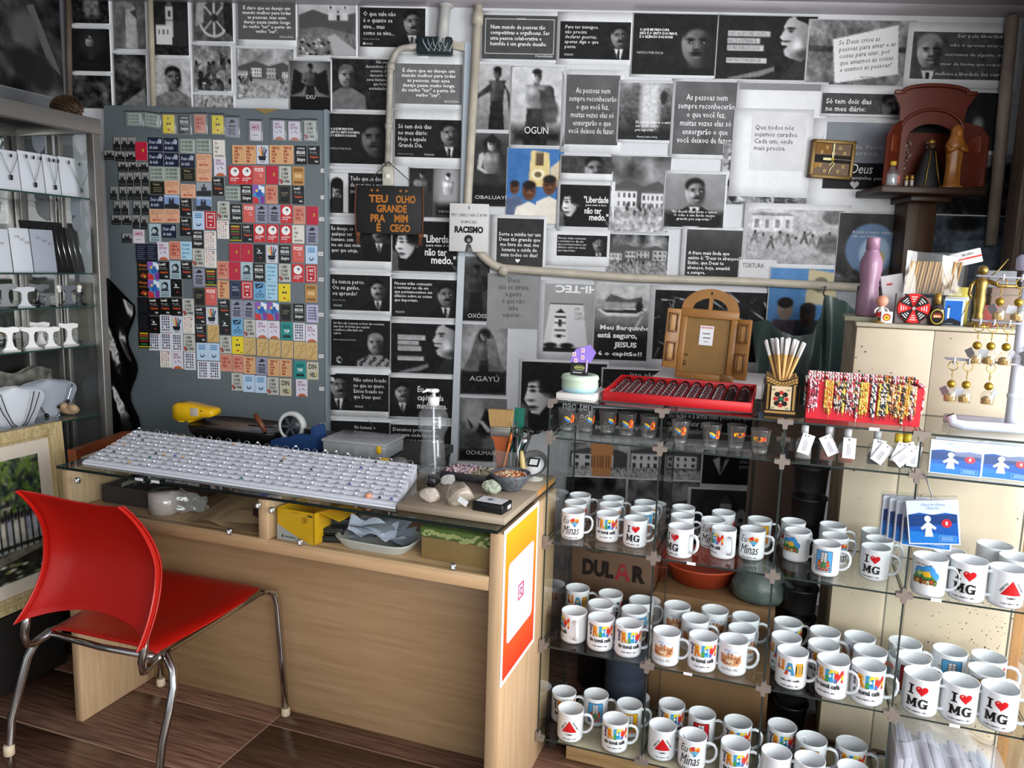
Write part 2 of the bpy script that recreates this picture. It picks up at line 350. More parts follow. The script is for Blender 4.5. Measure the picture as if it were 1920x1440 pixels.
def hills(I, pts, v): I.p([(0, 1)]+pts+[(I.A, 1)], v)
def grid_mesh(name, I, fn, mt=None):
    H, Wd = I.H, I.Wd; U = np.linspace(0, 1, Wd); V = np.linspace(0, 1, H)
    UU, VV = np.meshgrid(U, V); P = np.array(fn(UU.ravel(), VV.ravel())).T
    a = (np.arange(H-1)[:, None]*Wd+np.arange(Wd-1)[None]).ravel(); Fc = np.stack([a, a+Wd, a+Wd+1, a+1], 1)
    me = bpy.data.meshes.new(name); me.vertices.add(len(P)); me.vertices.foreach_set('co', P.astype(np.float32).ravel())
    me.loops.add(Fc.size); me.loops.foreach_set('vertex_index', Fc.ravel().astype(np.int32)); me.polygons.add(len(Fc))
    me.polygons.foreach_set('loop_start', (np.arange(len(Fc))*4).astype(np.int32)); me.polygons.foreach_set('loop_total', np.full(len(Fc), 4, np.int32))
    g = np.clip(I.g, 0, 1).reshape(-1, 3); g = np.where(g <= .04045, g/12.92, ((g+.055)/1.055)**2.4)
    at = me.color_attributes.new('ink', 'FLOAT_COLOR', 'POINT'); at.data.foreach_set('color', np.concatenate([g, np.ones((len(g), 1))], 1).astype(np.float32).ravel())
    me.materials.append(mt or INK); me.update(calc_edges=True); return me
# ================================================================ ROOM
ZC = 2.562
S_L, S_R = -1.966, 2.075
M_WALL = mat('whitewashed_wall', '#c9cbcd', .85, noise=.10, nscale=6, bump=.1)
M_DARKWOOD = wood_mat('dark_stained_wood', '#3a251a', '#20120c', 2, 5, .45)
w = BX(S_L-.1, S_R+.1, 0, .12, 0, ZC+.1); structure(w.build('wall_back', M_WALL, None, ORG_W, YW))
CL = FW.p(S_L, 0, 0); CR_ = FW.p(S_R, 0, 0)
FL = Frame(CL, YC+pi/2); FR = Frame(CR_, YC-pi/2)
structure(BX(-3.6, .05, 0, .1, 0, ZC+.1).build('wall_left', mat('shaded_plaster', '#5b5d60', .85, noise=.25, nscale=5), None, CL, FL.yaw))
structure(BX(-.02, 1.0, 0, .1, 0, ZC+.1).build('wall_right', mat('aged_plaster', '#a0968c', .8, noise=.3, nscale=9), None, CR_, FR.yaw))
o = bevel(BX(.10, .3, -.025, .0, 0, ZC).build('trim_1', wood_mat('grey_timber', '#8b7a6c', '#5d4c40', 2, 5, .6), None, CR_, FR.yaw), .004); structure(o)
# ceiling of narrow pvc planks
ce = structure(BX(-3.2, 4.2, -4.2, .1, ZC+.02, ZC+.1).build('ceiling', mat('ceiling_board', '#b9b4b8', .6), None, ORG_W, YW))
M_PVC = mat('pvc_plank', '#c4bcc4', .35, noise=.03, nscale=3)
pm = None
for i in range(21):
    y1 = .05-i*.2
    if pm is None: pm = BX(-3.2, 4.2, -.196, 0, 0, .012, bev=.004, seg=1).mesh('plank', M_PVC)
    obj('plank', pm, ce, (0, y1, ZC+.008))
# floor: dark wood-look tiles with pale joints
fl = structure(BX(-3.2, 4.2, -4.6, 1.6, -.06, -.0012).build('floor', mat('pale_grout', '#a98f78', .8), None, ORG_C, YC))
def tile_mat(k):
    m = wood_mat('wood_look_tile_%d' % k, ['#80604f', '#785848', '#866552'][k], ['#452c22', '#40281f', '#4a3026'][k], 0, 4.2, .22, .5)
    return m
tms = [BX(-.5425, .5425, -.1425, .1425, -.008, 0, bev=.0008, seg=1).mesh('tile', tile_mat(k)) for k in range(3)]
for i in range(-3, 4):
    for j in range(-15, 7):
        o = obj('tile', tms[(i*7+j*5) % 3], fl, (.589+1.09*(i+.5), .215+.29*(j+.5), 0))
        o.rotation_euler = (0, 0, pi*((i+j) % 2))
# pipes and conduits
M_PIPE = mat('cream_pvc_pipe', '#b9b09f', .45, noise=.18, nscale=14)
M_BLUEW = mat('pale_blue_channel', '#aebac4', .5, noise=.08, nscale=10)
def wpt(px, py, d=-.03): P = FW.at(px, py, d); return P
def wallpipe(name, label, pts, r, mt, clips=(), d=-.03, n=10):
    P = [wpt(x, y, d) for x, y in pts]
    Q = [P[0]]
    for i in range(1, len(P)-1):           # rounded elbows
        a, b, c = P[i-1], P[i], P[i+1]; k = min(.05, (a-b).length*.4, (c-b).length*.4); p0 = b+(a-b).normalized()*k; p1 = b+(c-b).normalized()*k
        for t in (0, .25, .5, .75, 1): Q.append(p0*(1-t)**2+b*2*t*(1-t)+p1*t*t)
    Q.append(P[-1]); base = Q[0].copy()
    t = thing(name, label, 'pipe', ORG_W+Vector((0, 0, 0)), YW)
    TB(Q, r, n).build('pipe_run', mt, t)
    for x, y, dx, dy in clips:
        a = wpt(x, y, d); b = wpt(x+dx, y+dy, d); TB([a, b], r*1.28, 12).build('collar', mt, t)
    return t
wallpipe('conduit', 'cream conduit pipe running down from the ceiling and bending along above the wooden arch', [(897, 8), (876, 392), (893, 470), (930, 502), (1180, 521), (1400, 528), (1616, 539)], .0185, M_PIPE, [(896, 24, -1, 22), (936, 506, 16, 3), (887, 455, 4, 14)])
wallpipe('conduit', 'grimy cream pipe standing in the corner beside the shrine', [(1899, 30), (1858, 460)], .024, mat('grimy_pipe', '#9a8d80', .5, noise=.25, nscale=10), [], -.045)
wallpipe('conduit', 'short cream pipe dropping from the dark junction box to the wall switch', [(800, 84), (745, 92), (732, 120), (727, 312)], .0135, mat('stained_pipe', '#a8a398', .5, noise=.35, nscale=25), [(733, 118, 0, 14), (729, 232, 0, 10)])
wallpipe('conduit', 'wide white pipe stub between ceiling and junction box', [(836, -4), (829, 82)], .024, mat('white_pipe', '#b3b2ae', .45, noise=.15, nscale=9), [(836, 2, 0, 12)])
wallpipe('conduit', 'beige conduit strip between the church sheet and the draped cloth sheet', [(281, -10), (288, 204)], .0125, mat('beige_strip', '#a59a88', .6, noise=.2, nscale=12))
wallpipe('conduit', 'dark brown corner strip between side wall and back wall', [(128, -12), (131, 196)], .012, mat('brown_strip', '#5b4e44', .7, noise=.3, nscale=12), (), -.015)
# channel strip
t = thing('cable_channel', 'pale blue cable channel rising beside the cream conduit to the junction box', 'channel', ORG_W, YW)
def strip(pts, wd, dep, mt, par, nm):
    mb = MB()
    P = [wpt(x, y, 0) for x, y in pts]
    for a, b in zip(P, P[1:]):
        d = (b-a).normalized(); q = Vector((-d.z, 0, d.x))*wd/2
        V = [a+q, a-q, b-q, b+q]; V = [v+Vector((0, -.001, 0)) for v in V]+[v+Vector((0, -dep, 0)) for v in V]
        mb.add(V, [(3, 2, 1, 0), (4, 5, 6, 7), (0, 1, 5, 4), (1, 2, 6, 5), (2, 3, 7, 6), (3, 0, 4, 7)])
    return mb.build(nm, mt, par)
strip([(879, 82), (867, 480)], .028, .022, M_BLUEW, t, 'upright')
strip([(866, 480), (851, 866)], .03, .018, mat('white_channel', '#c3c9ce', .5, noise=.05, nscale=10), t, 'lower_cover')
strip([(838, 84), (884, 93)], .03, .02, M_PIPE, t, 'cross_piece')
# junction box with wires
P = wpt(814, 84, -.05); t = thing('junction_box', 'dark teal junction box with loose wires under the ceiling', 'junction box', FW.p(*P), YW)
BX(-.075, .075, 0, .05, -.035, .035, bev=.008).build('box_body', mat('teal_box', '#16262a', .5, noise=.4, nscale=40), t)
mb = MB(); 
for k in range(5):
    a = -.05+.022*k; mb.tube([(a, -.004, .025), (a+.01, -.03, -.005*k), (a+.03, -.02, -.03), (a+.04, 0, .01)], .003, 5)
mb.build('wire', mat('white_wire', '#9aa6a8', .5), t)
P = wpt(727, 326, -.03); t = thing('wall_switch', 'cream wall switch above the hanging black wooden sign', 'switch', FW.p(*P), YW)
BX(-.024, .024, 0, .029, -.05, .045, bev=.004).build('switch_box', mat('cream_switch', '#b9b5a8', .4, noise=.1), t)
BX(-.01, .01, -.006, 0, -.02, .0, bev=.002).build('rocker', mat('switch_rocker', '#dedcd4', .3), t)
# ================================================================ WALL SHEETS
LAY = []
def poster(label, x0, y0, x1, y1, pr=None, im=None, tx=(), paper=WHITE, cell=2.3, fr=FW, curl=None, tilt=0., cat='poster', name='poster', mar=.03, box=None, group=None):
    a = fr.at(x0, y0, 0); b = fr.at(x1, y1, 0); s0, s1, z1, z0 = a.x, b.x, a.z, b.z; w, h = s1-s0, z1-z0; sc = (y1-y0)/h
    lay = 1+max([L for (q0, q1, r0, r1, L, f) in LAY if f is fr and q0 < s1-.004 and q1 > s0+.004 and r0 < z1-.004 and r1 > z0+.004] or [0])
    LAY.append((s0, s1, z0, z1, lay, fr))
    rs = random.Random(label); am = rs.uniform(.0005, .004) if curl is None else curl; ck = [rs.random() for _ in range(4)]
    def disp(u, v): return -(.0012*lay) - am*((ck[0]*(1-u)+ck[1]*u)*(1-v)+(ck[2]*(1-u)+ck[3]*u)*v)*(np.abs(2*u-1)**3*.5+np.abs(2*v-1)**3*.5)
    c = fr.p((s0+s1)/2, 0, (z0+z1)/2)
    n = 6; V = []; Fc = []
    for k in (0, 1):
        for j in range(n+1):
            for i in range(n+1): u, v = i/n, j/n; V.append(((u-.5)*w, disp(u, v)+(.0007 if k else 0), (.5-v)*h))
    m = (n+1)**2
    for j in range(n):
        for i in range(n):
            q = j*(n+1)+i; Fc.append((q, q+n+1, q+n+2, q+1)); Fc.append((m+q, m+q+1, m+q+n+2, m+q+n+1))
    for i in range(n):
        for q, r in ((i, i+1), (n*(n+1)+i+1, n*(n+1)+i), ((i+1)*(n+1), i*(n+1)), (i*(n+1)+n, (i+1)*(n+1)+n)): Fc.append((q, r, m+r, m+q))
    o = MB().add(V, Fc, 0, True).build(name, paper, None, c); o.rotation_euler = (0, tilt, fr.yaw); tag(o, label, cat, group)
    if pr is None: u0, v0, u1, v1 = mar, mar, 1-mar, 1-mar
    else:
        p = fr.at(pr[0], pr[1], 0); q = fr.at(pr[2], pr[3], 0); u0, u1, v0, v1 = [max(.012, min(.988, t)) for t in ((p.x-s0)/w, (q.x-s0)/w, (z1-p.z)/h, (z1-q.z)/h)]
    pw, ph = (u1-u0)*w, (v1-v0)*h
    if im is not None:
        I = Im(pw, ph, .1, max(10, ph*sc/cell)); im(I)
        def fn(U, Vv): uu = u0+(u1-u0)*U; vv = v0+(v1-v0)*Vv; return ((uu-.5)*w, disp(uu, vv)-.0006, (.5-vv)*h)
        obj('print', grid_mesh('print', I, fn), o)
    for T_ in ([None] if box else [])+list(tx):
        d = Decal(); tx1 = [T_] if T_ else []
        if not T_: d.frame(*[box[k]*(pw, ph)[k % 2] for k in range(4)], .004*max(pw, ph)*2, '#c8c8c8')
        for T in tx1:
            body, a0, b0, a1, b1, c_ = T[:6]; kw = T[6] if len(T) > 6 else {}
            if body == 'HEART': d.heart(a0*pw, (1-b0)*ph, a1*pw, c_); continue
            if body == 'BAR': d.rect(a0*pw, (1-b1)*ph, a1*pw, (1-b0)*ph, c_); continue
            d.text(body, a0*pw, (1-b1)*ph, a1*pw, (1-b0)*ph, c_, **kw)
        def fm(x, y, l): u = u0+x/w; v = v1-y/h; return ((u-.5)*w, float(disp(u, v))-.0011-l, (.5-v)*h)
        obj('lettering', d.mesh('lettering', fm), o)
    return o
GR = '#cfcfcf'; CEN = {'align': 'CENTER'}; B2 = {'bold': .02}; CB = {'align': 'CENTER', 'bold': .018}
def dk(v=.13, n=.03): return lambda I: I.fill(v).__class__ and I.noise(n, 5, 3)
def fill(v=.13, n=.03, seed=1):
    def f(I): I.fill(v); I.noise(n, 6, seed)
    return f
def qman(fx=.8, fy=.42, r=.3, t=-.4, v=.105, tone=.38, seed=1, **k):
    def f(I): I.fill(v); I.noise(.03, 6, seed); man(I, fx*I.A, fy, r, t, tone, **k); I.noise(.07, 14, seed+5, 2, np.clip((I.X-(fx-.22)*I.A)*8, 0, 1))
    return f
def faceR(fx=.78, fy=.5, r=.4, v=.1, tone=.26):
    def f(I): I.fill(v); man(I, fx*I.A, fy, r, -.1, tone, lt=-1, suit=v*.7, shirt=0, tie=0, hair=v*.8); I.noise(.05, 12, 4, 2)
    return f
def profimg(v=.1):
    def f(I):
        I.fill(v); profile(I, I.A*.55, .0, .76, .62, .16)
        for k, (y, w) in enumerate(((.24, .44), (.35, .34), (.46, .38), (.66, .42))): I.r(.1*I.A, y, (.1+w*.98)*I.A, y+.085, .72)
        I.p([(.1*I.A, .99), (.45*I.A, .86), (.62*I.A, .78), (.64*I.A, .83), (.45*I.A, .95), (.2*I.A, 1)], .45); I.e(.64*I.A, .82, .07, .07, .03); I.noise(.06, 16, 3, 2)
    return f
STR_T = [("ONDE NASCEU O PRECONCEITO,", .11, .255, .5, .315, '#555'), ("NASCE A ESPERANCA", .11, .365, .4, .425, '#555'), ("DA VERDADEIRA EDUCACAO", .11, .475, .44, .535, '#555'), ("MARTIN LUTHER KING JR.", .11, .675, .46, .735, '#555')]
def nina(I):
    I.fill(.33); I.noise(.08, 5, 2); A = I.A
    I.e(.14*A, .3, .3, .34, .05, .05); I.p([(.08*A, .6), (.3*A, .5), (.75*A, .62), (1.0*A, 1), (.1*A, 1)], .06)
    sk = np.clip(.78-.5*(I.X/A-.2)*2.2, .1, .9)
    I.p([(.1*A, .2), (.22*A, .14), (.34*A, .22), (.36*A, .45), (.31*A, .62), (.22*A, .76), (.13*A, .74), (.08*A, .62), (.04*A, .55), (.07*A, .42)], sk)
    I.e(.1*A, .14, .2, .16, .05, .05); I.e(.33*A, .24, .16, .24, .05, .07); I.p([(.36*A, .0), (A, .0), (A, .9), (.62*A, .62), (.42*A, .58), (.36*A, .4)], .08)
    I.e(.13*A, .36, .05, .02, .08, .02); I.e(.25*A, .36, .06, .022, .08, .02); I.e(.14*A, .42, .045, .022, .1, .02); I.e(.25*A, .42, .05, .025, .1, .02)
    I.e(.12*A, .56, .05, .018, .2, .03); I.e(.14*A, .655, .075, .022, .12, .02); I.e(.14*A, .69, .06, .018, .45, .02); I.noise(.05, 16, 9, 2)
def town(seed, sky=.6, ground=.55, wall=.82, n=3, y0=.42, hh=.3):
    def f(I):
        I.grad(sky*.75, sky*1.1); I.noise(.5, 3, seed, 4, np.clip(1.4-I.Y*2.4, 0, 1)); rs = random.Random(seed)
        hills(I, [(0, y0-.04), (I.A*.3, y0-.16), (I.A*.55, y0-.06), (I.A*.8, y0-.14), (I.A, y0-.02)], .3)
        for k in range(n):
            x = I.A*(k/n+rs.uniform(-.02, .04)); ww = I.A/n*rs.uniform(.7, .98); h = hh*rs.uniform(.75, 1.1); house(I, x, y0+rs.uniform(-.02, .06), ww, h, wall*rs.uniform(.85, 1.1), .22, rs.randint(3, 5), 2, .33)
        g0 = y0+hh*.92; m = np.clip((I.Y-g0)*30, 0, 1); I.mix(m, ground*(.8+.4*I.Y)); I.noise(.4, 26, seed+2, 2, m)
        for k in range(int(14*I.A)): x = rs.uniform(0, I.A); I.e(x, g0+rs.uniform(.0, .1), .012, .04, .12, .01); I.e(x, g0-.03, .01, .012, .2, .01)
    return f
def churchtown(seed, cx=.55, s=.45, y=.2):
    def f(I):
        I.grad(.75, .62); I.noise(.12, 4, seed); hills(I, [(0, .3), (I.A*.25, .2), (I.A*.6, .32), (I.A, .25)], .3); hills(I, [(0, .55), (I.A*.4, .5), (I.A, .62)], .42)
        church(I, I.A*cx, y, s, .8); rs = random.Random(seed); I.noise(.25, 20, seed+1, 2, np.clip((I.Y-.5)*6, 0, 1))
        I.p([(I.A*.62, 1), (I.A*.5, .68), (I.A*.62, .62), (I.A*1.0, .9), (I.A, 1)], .66)
        for k in range(40): I.e(rs.uniform(0, I.A*.55), rs.uniform(.72, 1), .03, .022, rs.choice([.75, .15, .1, .5]), .012)
    return f
def crowd(seed, bg=.55, n=26, dark=.12, y0=.15):
    def f(I):
        I.fill(bg); I.noise(.35, 5, seed, 4); rs = random.Random(seed)
        for k in range(n):
            x, y = rs.uniform(.02, I.A), y0+rs.uniform(0, .75-y0*.3); s = .05+.08*y; c = rs.choice([dark, dark*2, .75, .35, .5])
            I.p([(x-s*.7, y+s*.6), (x+s*.5, y+s*.5), (x+s*rs.uniform(.3, 1.2), y+s*3), (x-s*rs.uniform(.2, 1.2), y+s*3)], c); I.e(x, y, s*.5, s*.62, dark*.8, .015)
            I.p([(x, y+s*.7), (x+s*rs.choice([-2.2, 2.2]), y+s*rs.uniform(-.5, 2.2)), (x+s*.4, y+s*1.2)], dark*1.4)
        I.noise(.2, 24, seed+9, 2)
    return f
def orixa(bg0, bg1, tone=.32, robe=None, top=.05, h=1.0, glow=.3, seed=1, w=1., name_dark=True, cx=.5):
    def f(I):
        I.grad(bg0, bg1); I.noise(.06, 5, seed); figure(I, cx*I.A, top, h, tone, robe, True, glow, seed, w)
        if name_dark: m = np.clip((I.Y-.68)*4, 0, 1); I.mix(m*.93, .05)
        I.noise(.06, 16, seed+3, 2)
    return f
def smoke(v0, v1, seed, amp=.35):
    def f(I): I.grad(v0, v1); I.noise(amp, 3, seed, 5)
    return f
FT = dict(bold=.0)
# --- side wall sheets
poster('large dim sheet with shadowy robed figures on the side wall', -75, -95, 121, 190, im=lambda I: (I.fill(.2), I.noise(.35, 3, 5, 5), I.p([(.62*I.A, .25), (.7*I.A, .22), (.98*I.A, .78), (.84*I.A, .7)], .34), I.e(.75*I.A, .82, .14, .16, .12, .06), I.e(.55*I.A, .75, .12, .14, .1, .06), I.e(.6*I.A, .45, .13, .15, .3, .08)), fr=FL, paper=mat('grey_paper', '#86888b', .7, noise=.1), mar=.01)
# --- upper row over the board
poster('dark sheet with two pale open hands', 131, -30, 208, 47, im=lambda I: (I.fill(.07), [I.e(I.A*(.42+.2*k), .55, .12, .3, .42, .1) for k in (0, 1)], I.noise(.2, 14, 2, 3)))
poster('black sheet with a small lit figure, under the open hands sheet', 130, 51, 211, 137, im=lambda I: (I.fill(.07), I.noise(.07, 6, 3), figure(I, .5*I.A, .12, .6, .35, None, True, .14)))
poster('black sheet with smoky shapes just above the display case', 131, 139, 213, 206, im=smoke(.12, .2, 8, .4))
poster('grey sheet with a white robed statue turned aside', 210, -12, 277, 96, im=lambda I: (I.fill(.36), I.noise(.1, 4, 4), I.p([(.38*I.A, .25), (.68*I.A, .2), (.75*I.A, 1), (.35*I.A, 1)], .62), I.e(.5*I.A, .2, .09, .06, .5, .04), I.p([(.5*I.A, .3), (.7*I.A, .25), (.75*I.A, .45)], .2), I.noise(.12, 12, 4)))
poster('dark sheet with draped cloth and a covered head', 212, 99, 279, 205, im=lambda I: (I.fill(.14), I.noise(.25, 4, 12, 4), I.p([(.1*I.A, 1), (.95*I.A, .62), (I.A, 1)], .45), I.e(.55*I.A, .25, .2, .2, .3, .1), I.noise(.2, 14, 5)))
poster('night sheet with a white church tower', 285, -14, 357, 108, im=lambda I: (I.fill(.1), I.noise(.08, 6, 6), tower(I, .35*I.A, .2, .16*I.A+.03, .5, .72), I.r(.05*I.A, .5, .52*I.A, .82, .8), [I.r((.12+.13*k)*I.A, .58, (.16+.13*k)*I.A, .66, .2) for k in range(3)], I.r(.55*I.A, .42, I.A, .85, .16), I.noise(.25, 18, 8, 2, np.clip((I.Y-.8)*9, 0, 1))))
poster('pale sheet with a drawn bust of a pained man', 288, 109, 362, 206, im=lambda I: (I.fill(.68), I.noise(.12, 4, 7), man(I, .5*I.A, .38, .24, .25, .36, suit=.42, shirt=0, tie=0, stache=False), I.noise(.18, 16, 6, 2)))
poster('sheet with a spoked wheel and mill workers', 359, -14, 440, 81, im=lambda I: (I.fill(.3), I.noise(.2, 6, 4), I.e(.52*I.A, .5, .36, .42, .75, .02), I.e(.52*I.A, .5, .31, .37, .25, .02), [I.p([(.52*I.A-.02, .5), (.52*I.A+.02, .5), (.52*I.A+.34*cos(a)+.02, .5+.4*sin(a)), (.52*I.A+.34*cos(a)-.02, .5+.4*sin(a))], .78) for a in [k*pi/4 for k in range(8)]], I.e(.52*I.A, .5, .08, .09, .15), I.p([(.1*I.A, .2), (.3*I.A, .1), (.25*I.A, .6), (.05*I.A, .7)], .6), I.p([(.75*I.A, .2), (.95*I.A, .1), (I.A, .9), (.8*I.A, .8)], .12), I.noise(.1, 16, 3)))
poster('grey painting of labourers pulling ropes, under the wheel sheet', 361, 83, 437, 174, im=crowd(21, .5, 18))
poster('narrow painting strip of figures just above the board', 363, 177, 441, 206, im=crowd(22, .6, 6))
T_CLARO = "É claro que eu desejo um\nmundo melhor para todas\nas pessoas, mas esse\ndesejo passa muito longe\ndo verbo \"ter\" e perto do\nverbo \"ser\"."
poster('grey quote sheet of six lines beside the spoked wheel', 442, -6, 558, 88, (446, 4, 555, 76), fill(.33), [(T_CLARO, .08, .08, .92, .82, '#e8e8e8', CB), ("Ariel de Prado", .72, .88, .96, .94, '#ddd')])
poster('hillside town sheet with a twin towered white church and crowd', 556, -8, 671, 109, im=churchtown(31, .52, .36, .1))
poster('sheet with a stone road leading to a hill town', 443, 90, 554, 189, (445, 91, 552, 186), lambda I: (town(32, .75, .5, .8, 4, .4, .2)(I), I.p([(.35*I.A, .62), (.6*I.A, .62), (.95*I.A, 1), (.1*I.A, 1)], .6), I.noise(.3, 20, 3, 2, np.clip((I.Y-.6)*8, 0, 1))))
poster('dark sheet of a winged bare chested figure with raised arms', 541, 111, 623, 212, im=lambda I: (I.grad(.2, .45), I.e(.5*I.A, .3, .35, .4, .5, .3), I.p([(.5*I.A, .35), (.1*I.A, .15), (.02*I.A, .7), (.3*I.A, .62)], .08), I.p([(.5*I.A, .35), (.9*I.A, .15), (.98*I.A, .7), (.7*I.A, .62)], .08), figure(I, .5*I.A, .05, .9, .22), I.r(0, .72, I.A, 1, .06)), tx=[("EXU", .4, .68, .62, .76, GR)])
poster('dark sheet of a draped bust with a small italic verse', 621, 107, 733, 211, (623, 110, 731, 207), lambda I: (I.fill(.12), I.noise(.03, 5, 3), man(I, .25*I.A, .34, .22, .3, .42, suit=.4, shirt=0, tie=0, hair=.35, stache=False), I.noise(.1, 14, 5, 2)), [("Não sou\ndescendente de\nescravos. Eu\ndescendo de\nseres humanos\nque foram\nescravizados\"", .58, .02, .97, .6, GR, {'align': 'RIGHT', 'shear': .2})])
poster('black quote sheet on how one lives, beside a man looking up', 671, 0, 803, 109, (675, 14, 797, 90), qman(.8, .36, .3, .4), [("O que vale não\né o quanto se\nvive... mas\ncomo se vive...", .05, .1, .55, .7, '#e6e6e6'), ("Martin Luther King", .05, .78, .3, .83, '#999'), ("BAR", .05, .89, .08, .95, GR), ("PENSADOR", .09, .9, .2, .95, '#bbb')])
poster('black sheet with a shadowed staring face beside the metal board', 614, 209, 733, 314, (617, 213, 728, 309), faceR(.76, .48, .34), [("O QUE ME PREOCUPA\nNÃO É O GRITO DOS MAUS,\nÉ O SILÊNCIO DOS BONS", .03, .28, .52, .46, '#e0e0e0', {'bold': .02}), ("MARTIN LUTHER KING JR.", .03, .68, .38, .73, '#aaa')])
poster('bright edged grey quote sheet of six lines between the two pipes', 738, 100, 869, 207, (741, 119, 866, 197), fill(.42, .04), [(T_CLARO, .1, .1, .9, .82, '#eee', CB), ("Ariel de Prado", .74, .89, .96, .95, '#eee')])
poster('black diary quote sheet beside a man in suit, above the two pale figures', 737, 205, 867, 314, (741, 223, 864, 297), qman(.82, .36, .31, .4, seed=3), [("Só tem dois dias\nno meu diário:\nHoje e aquele\nGrande Dia.", .05, .13, .55, .74, '#e6e6e6'), ("Martin Luther King", .05, .9, .28, .95, '#999'), ("PENSADOR", .45, .9, .6, .95, '#bbb')])
poster('sheet with a long haired man and a cropped quote behind the hanging sign', 614, 316, 732, 410, (616, 323, 730, 402), lambda I: (I.fill(.12), I.r(0, 0, .32*I.A, 1, .8), man(I, .14*I.A, .4, .19, .2, .4, suit=.12, shirt=0, tie=0), I.e(.14*I.A, .26, .16, .14, .05), I.r(.03*I.A, .25, .07*I.A, .9, .06), I.r(.2*I.A, .25, .25*I.A, .9, .06), I.r(.25*I.A, .0, .32*I.A, 1, .8)), [("Tudo que se desejar\nde negativo a mim\nser", .36, .08, .98, .5, '#e0e0e0')])
poster('two panel sheet with a veiled figure and a pale gowned figure', 766, 313, 862, 411, (768, 315, 861, 409), lambda I: (I.grad(.12, .3), I.r(.5*I.A, 0, I.A, 1, .42), I.e(.78*I.A, .35, .2, .4, .7, .3), figure(I, .26*I.A, .05, .95, .3, .2), figure(I, .77*I.A, .08, .9, .62, .6, False), I.r(.49*I.A, 0, .505*I.A, 1, .85), I.r(.505*I.A, .72, I.A, 1, .1, .15)), [("YEMANJÁ", .58, .84, .96, .91, '#bbb')])
poster('black wish quote sheet half hidden under the hanging sign', 614, 411, 735, 506, (618, 420, 734, 491), qman(.8, .2, .26, -.2, seed=6), [("Eu desejo, co\nqualquer ser\nhumano, sem\nme em casa onde\nquer que esteja.", .03, .06, .5, .8, '#e6e6e6')])
LIB = [("\"Liberdade", .48, .26, .97, .42, '#f0f0f0', {'bold': .015}), ("para mim é isso:", .52, .45, .94, .51, '#e8e8e8', {'bold': .01}), ("não ter", .5, .54, .84, .68, '#f0f0f0', {'bold': .015}), ("medo.\"", .6, .68, .98, .84, '#f0f0f0', {'bold': .02})]
poster('sheet with a woman in profile and freedom quote beside the hanging sign', 735, 411, 859, 515, (736, 413, 857, 511), nina, LIB)
poster('black quote sheet on never losing, beside a laughing man', 614, 508, 734, 592, (619, 514, 731, 584), qman(.8, .4, .27, -.1, tone=.45, seed=7), [("Eu nunca perco.\nOu eu ganho,\nou aprendo!", .04, .14, .58, .62, '#e8e8e8'), ("Nelson Mandela", .04, .7, .26, .74, '#999'), ("PENSADOR", .06, .85, .2, .9, '#ccc')])
poster('black quote sheet on silence, beside a man looking up', 733, 514, 858, 606, (735, 522, 856, 597), qman(.83, .4, .29, .4, seed=8), [("Nossas vidas começam\na terminar no dia em\nque permanecemos em\nsilêncio sobre as coisas\nque importam.", .04, .08, .62, .62, '#e8e8e8', {'bold': .01}), ("PENSADOR", .06, .85, .2, .9, '#ccc')])
poster('black sheet with a man in patterned shirt and small verse', 614, 593, 733, 692, (621, 598, 731, 689), lambda I: (I.fill(.08), man(I, .75*I.A, .5, .22, -.2, .42, suit=.55, shirt=0, tie=0, hair=.5, stache=False), [I.e(.45*I.A+.6*I.A*((k*37) % 100)/100, .78+.2*((k*53) % 100)/100, .025, .025, .1, .01) for k in range(34)], I.e(.14*I.A, .87, .06, .06, .8, .01), I.e(.14*I.A, .87, .045, .045, .1, .01), I.noise(.05, 14, 5, 2)), [("Ser livre não é apenas se livrar das correntes\nmas viver de forma que respeite\ne melhore a liberdade dos\noutros", .04, .05, .9, .32, '#ddd', {'shear': .1}), ("Nelson Mandela (1918-2013)", .04, .42, .42, .46, '#bbb')])
poster('black sheet with a big profile and white caption strips, above the pump bottle', 732, 599, 855, 708, (734, 605, 852, 702), profimg(.09), STR_T)
poster('torn cornered black quote sheet on focus, beside a man at the edge', 614, 688, 733, 783, (616, 699, 729, 772), qman(.17, .34, .3, .5, seed=9), [("Não estou focado\nno que eu quero.\nEstou focado no\nque Deus quer.", .42, .1, .96, .7, '#e6e6e6'), ("PENSADOR", .44, .86, .58, .91, '#ccc')], curl=.012)
poster('black quote sheet on being captain, behind the pump bottle', 730, 700, 850, 789, (731, 707, 848, 784), qman(.2, .38, .24, .1, tone=.45, seed=10), [("Eu sou o\ncapitão da\nminha alma.", .44, .2, .92, .78, '#eee', {'bold': .012})])
o = poster('black love quote sheet with a folded down corner above the plastic box', 614, 783, 733, 848, (617, 788, 730, 846), fill(.1), [("No homem, o\ndesejo gera o\namor. Na mulher,\no amor gera o\ndesejo.", .42, .14, .86, .96, '#e6e6e6')])
MB().add([(.035, -.008, .085), (.075, -.012, .03), (.06, -.02, .062)], [(0, 1, 2)]).build('curled_corner', WHITE, o)
poster('black quote sheet on promoting courage behind the pump bottle base', 731, 792, 849, 856, (732, 795, 847, 855), fill(.1, seed=4), [("Devemos promover a\ncoragem onde há medo,\npromover o acordo onde\nexiste conflito, e inspirar\nesperança onde há", .04, .1, .86, .96, '#e6e6e6')])
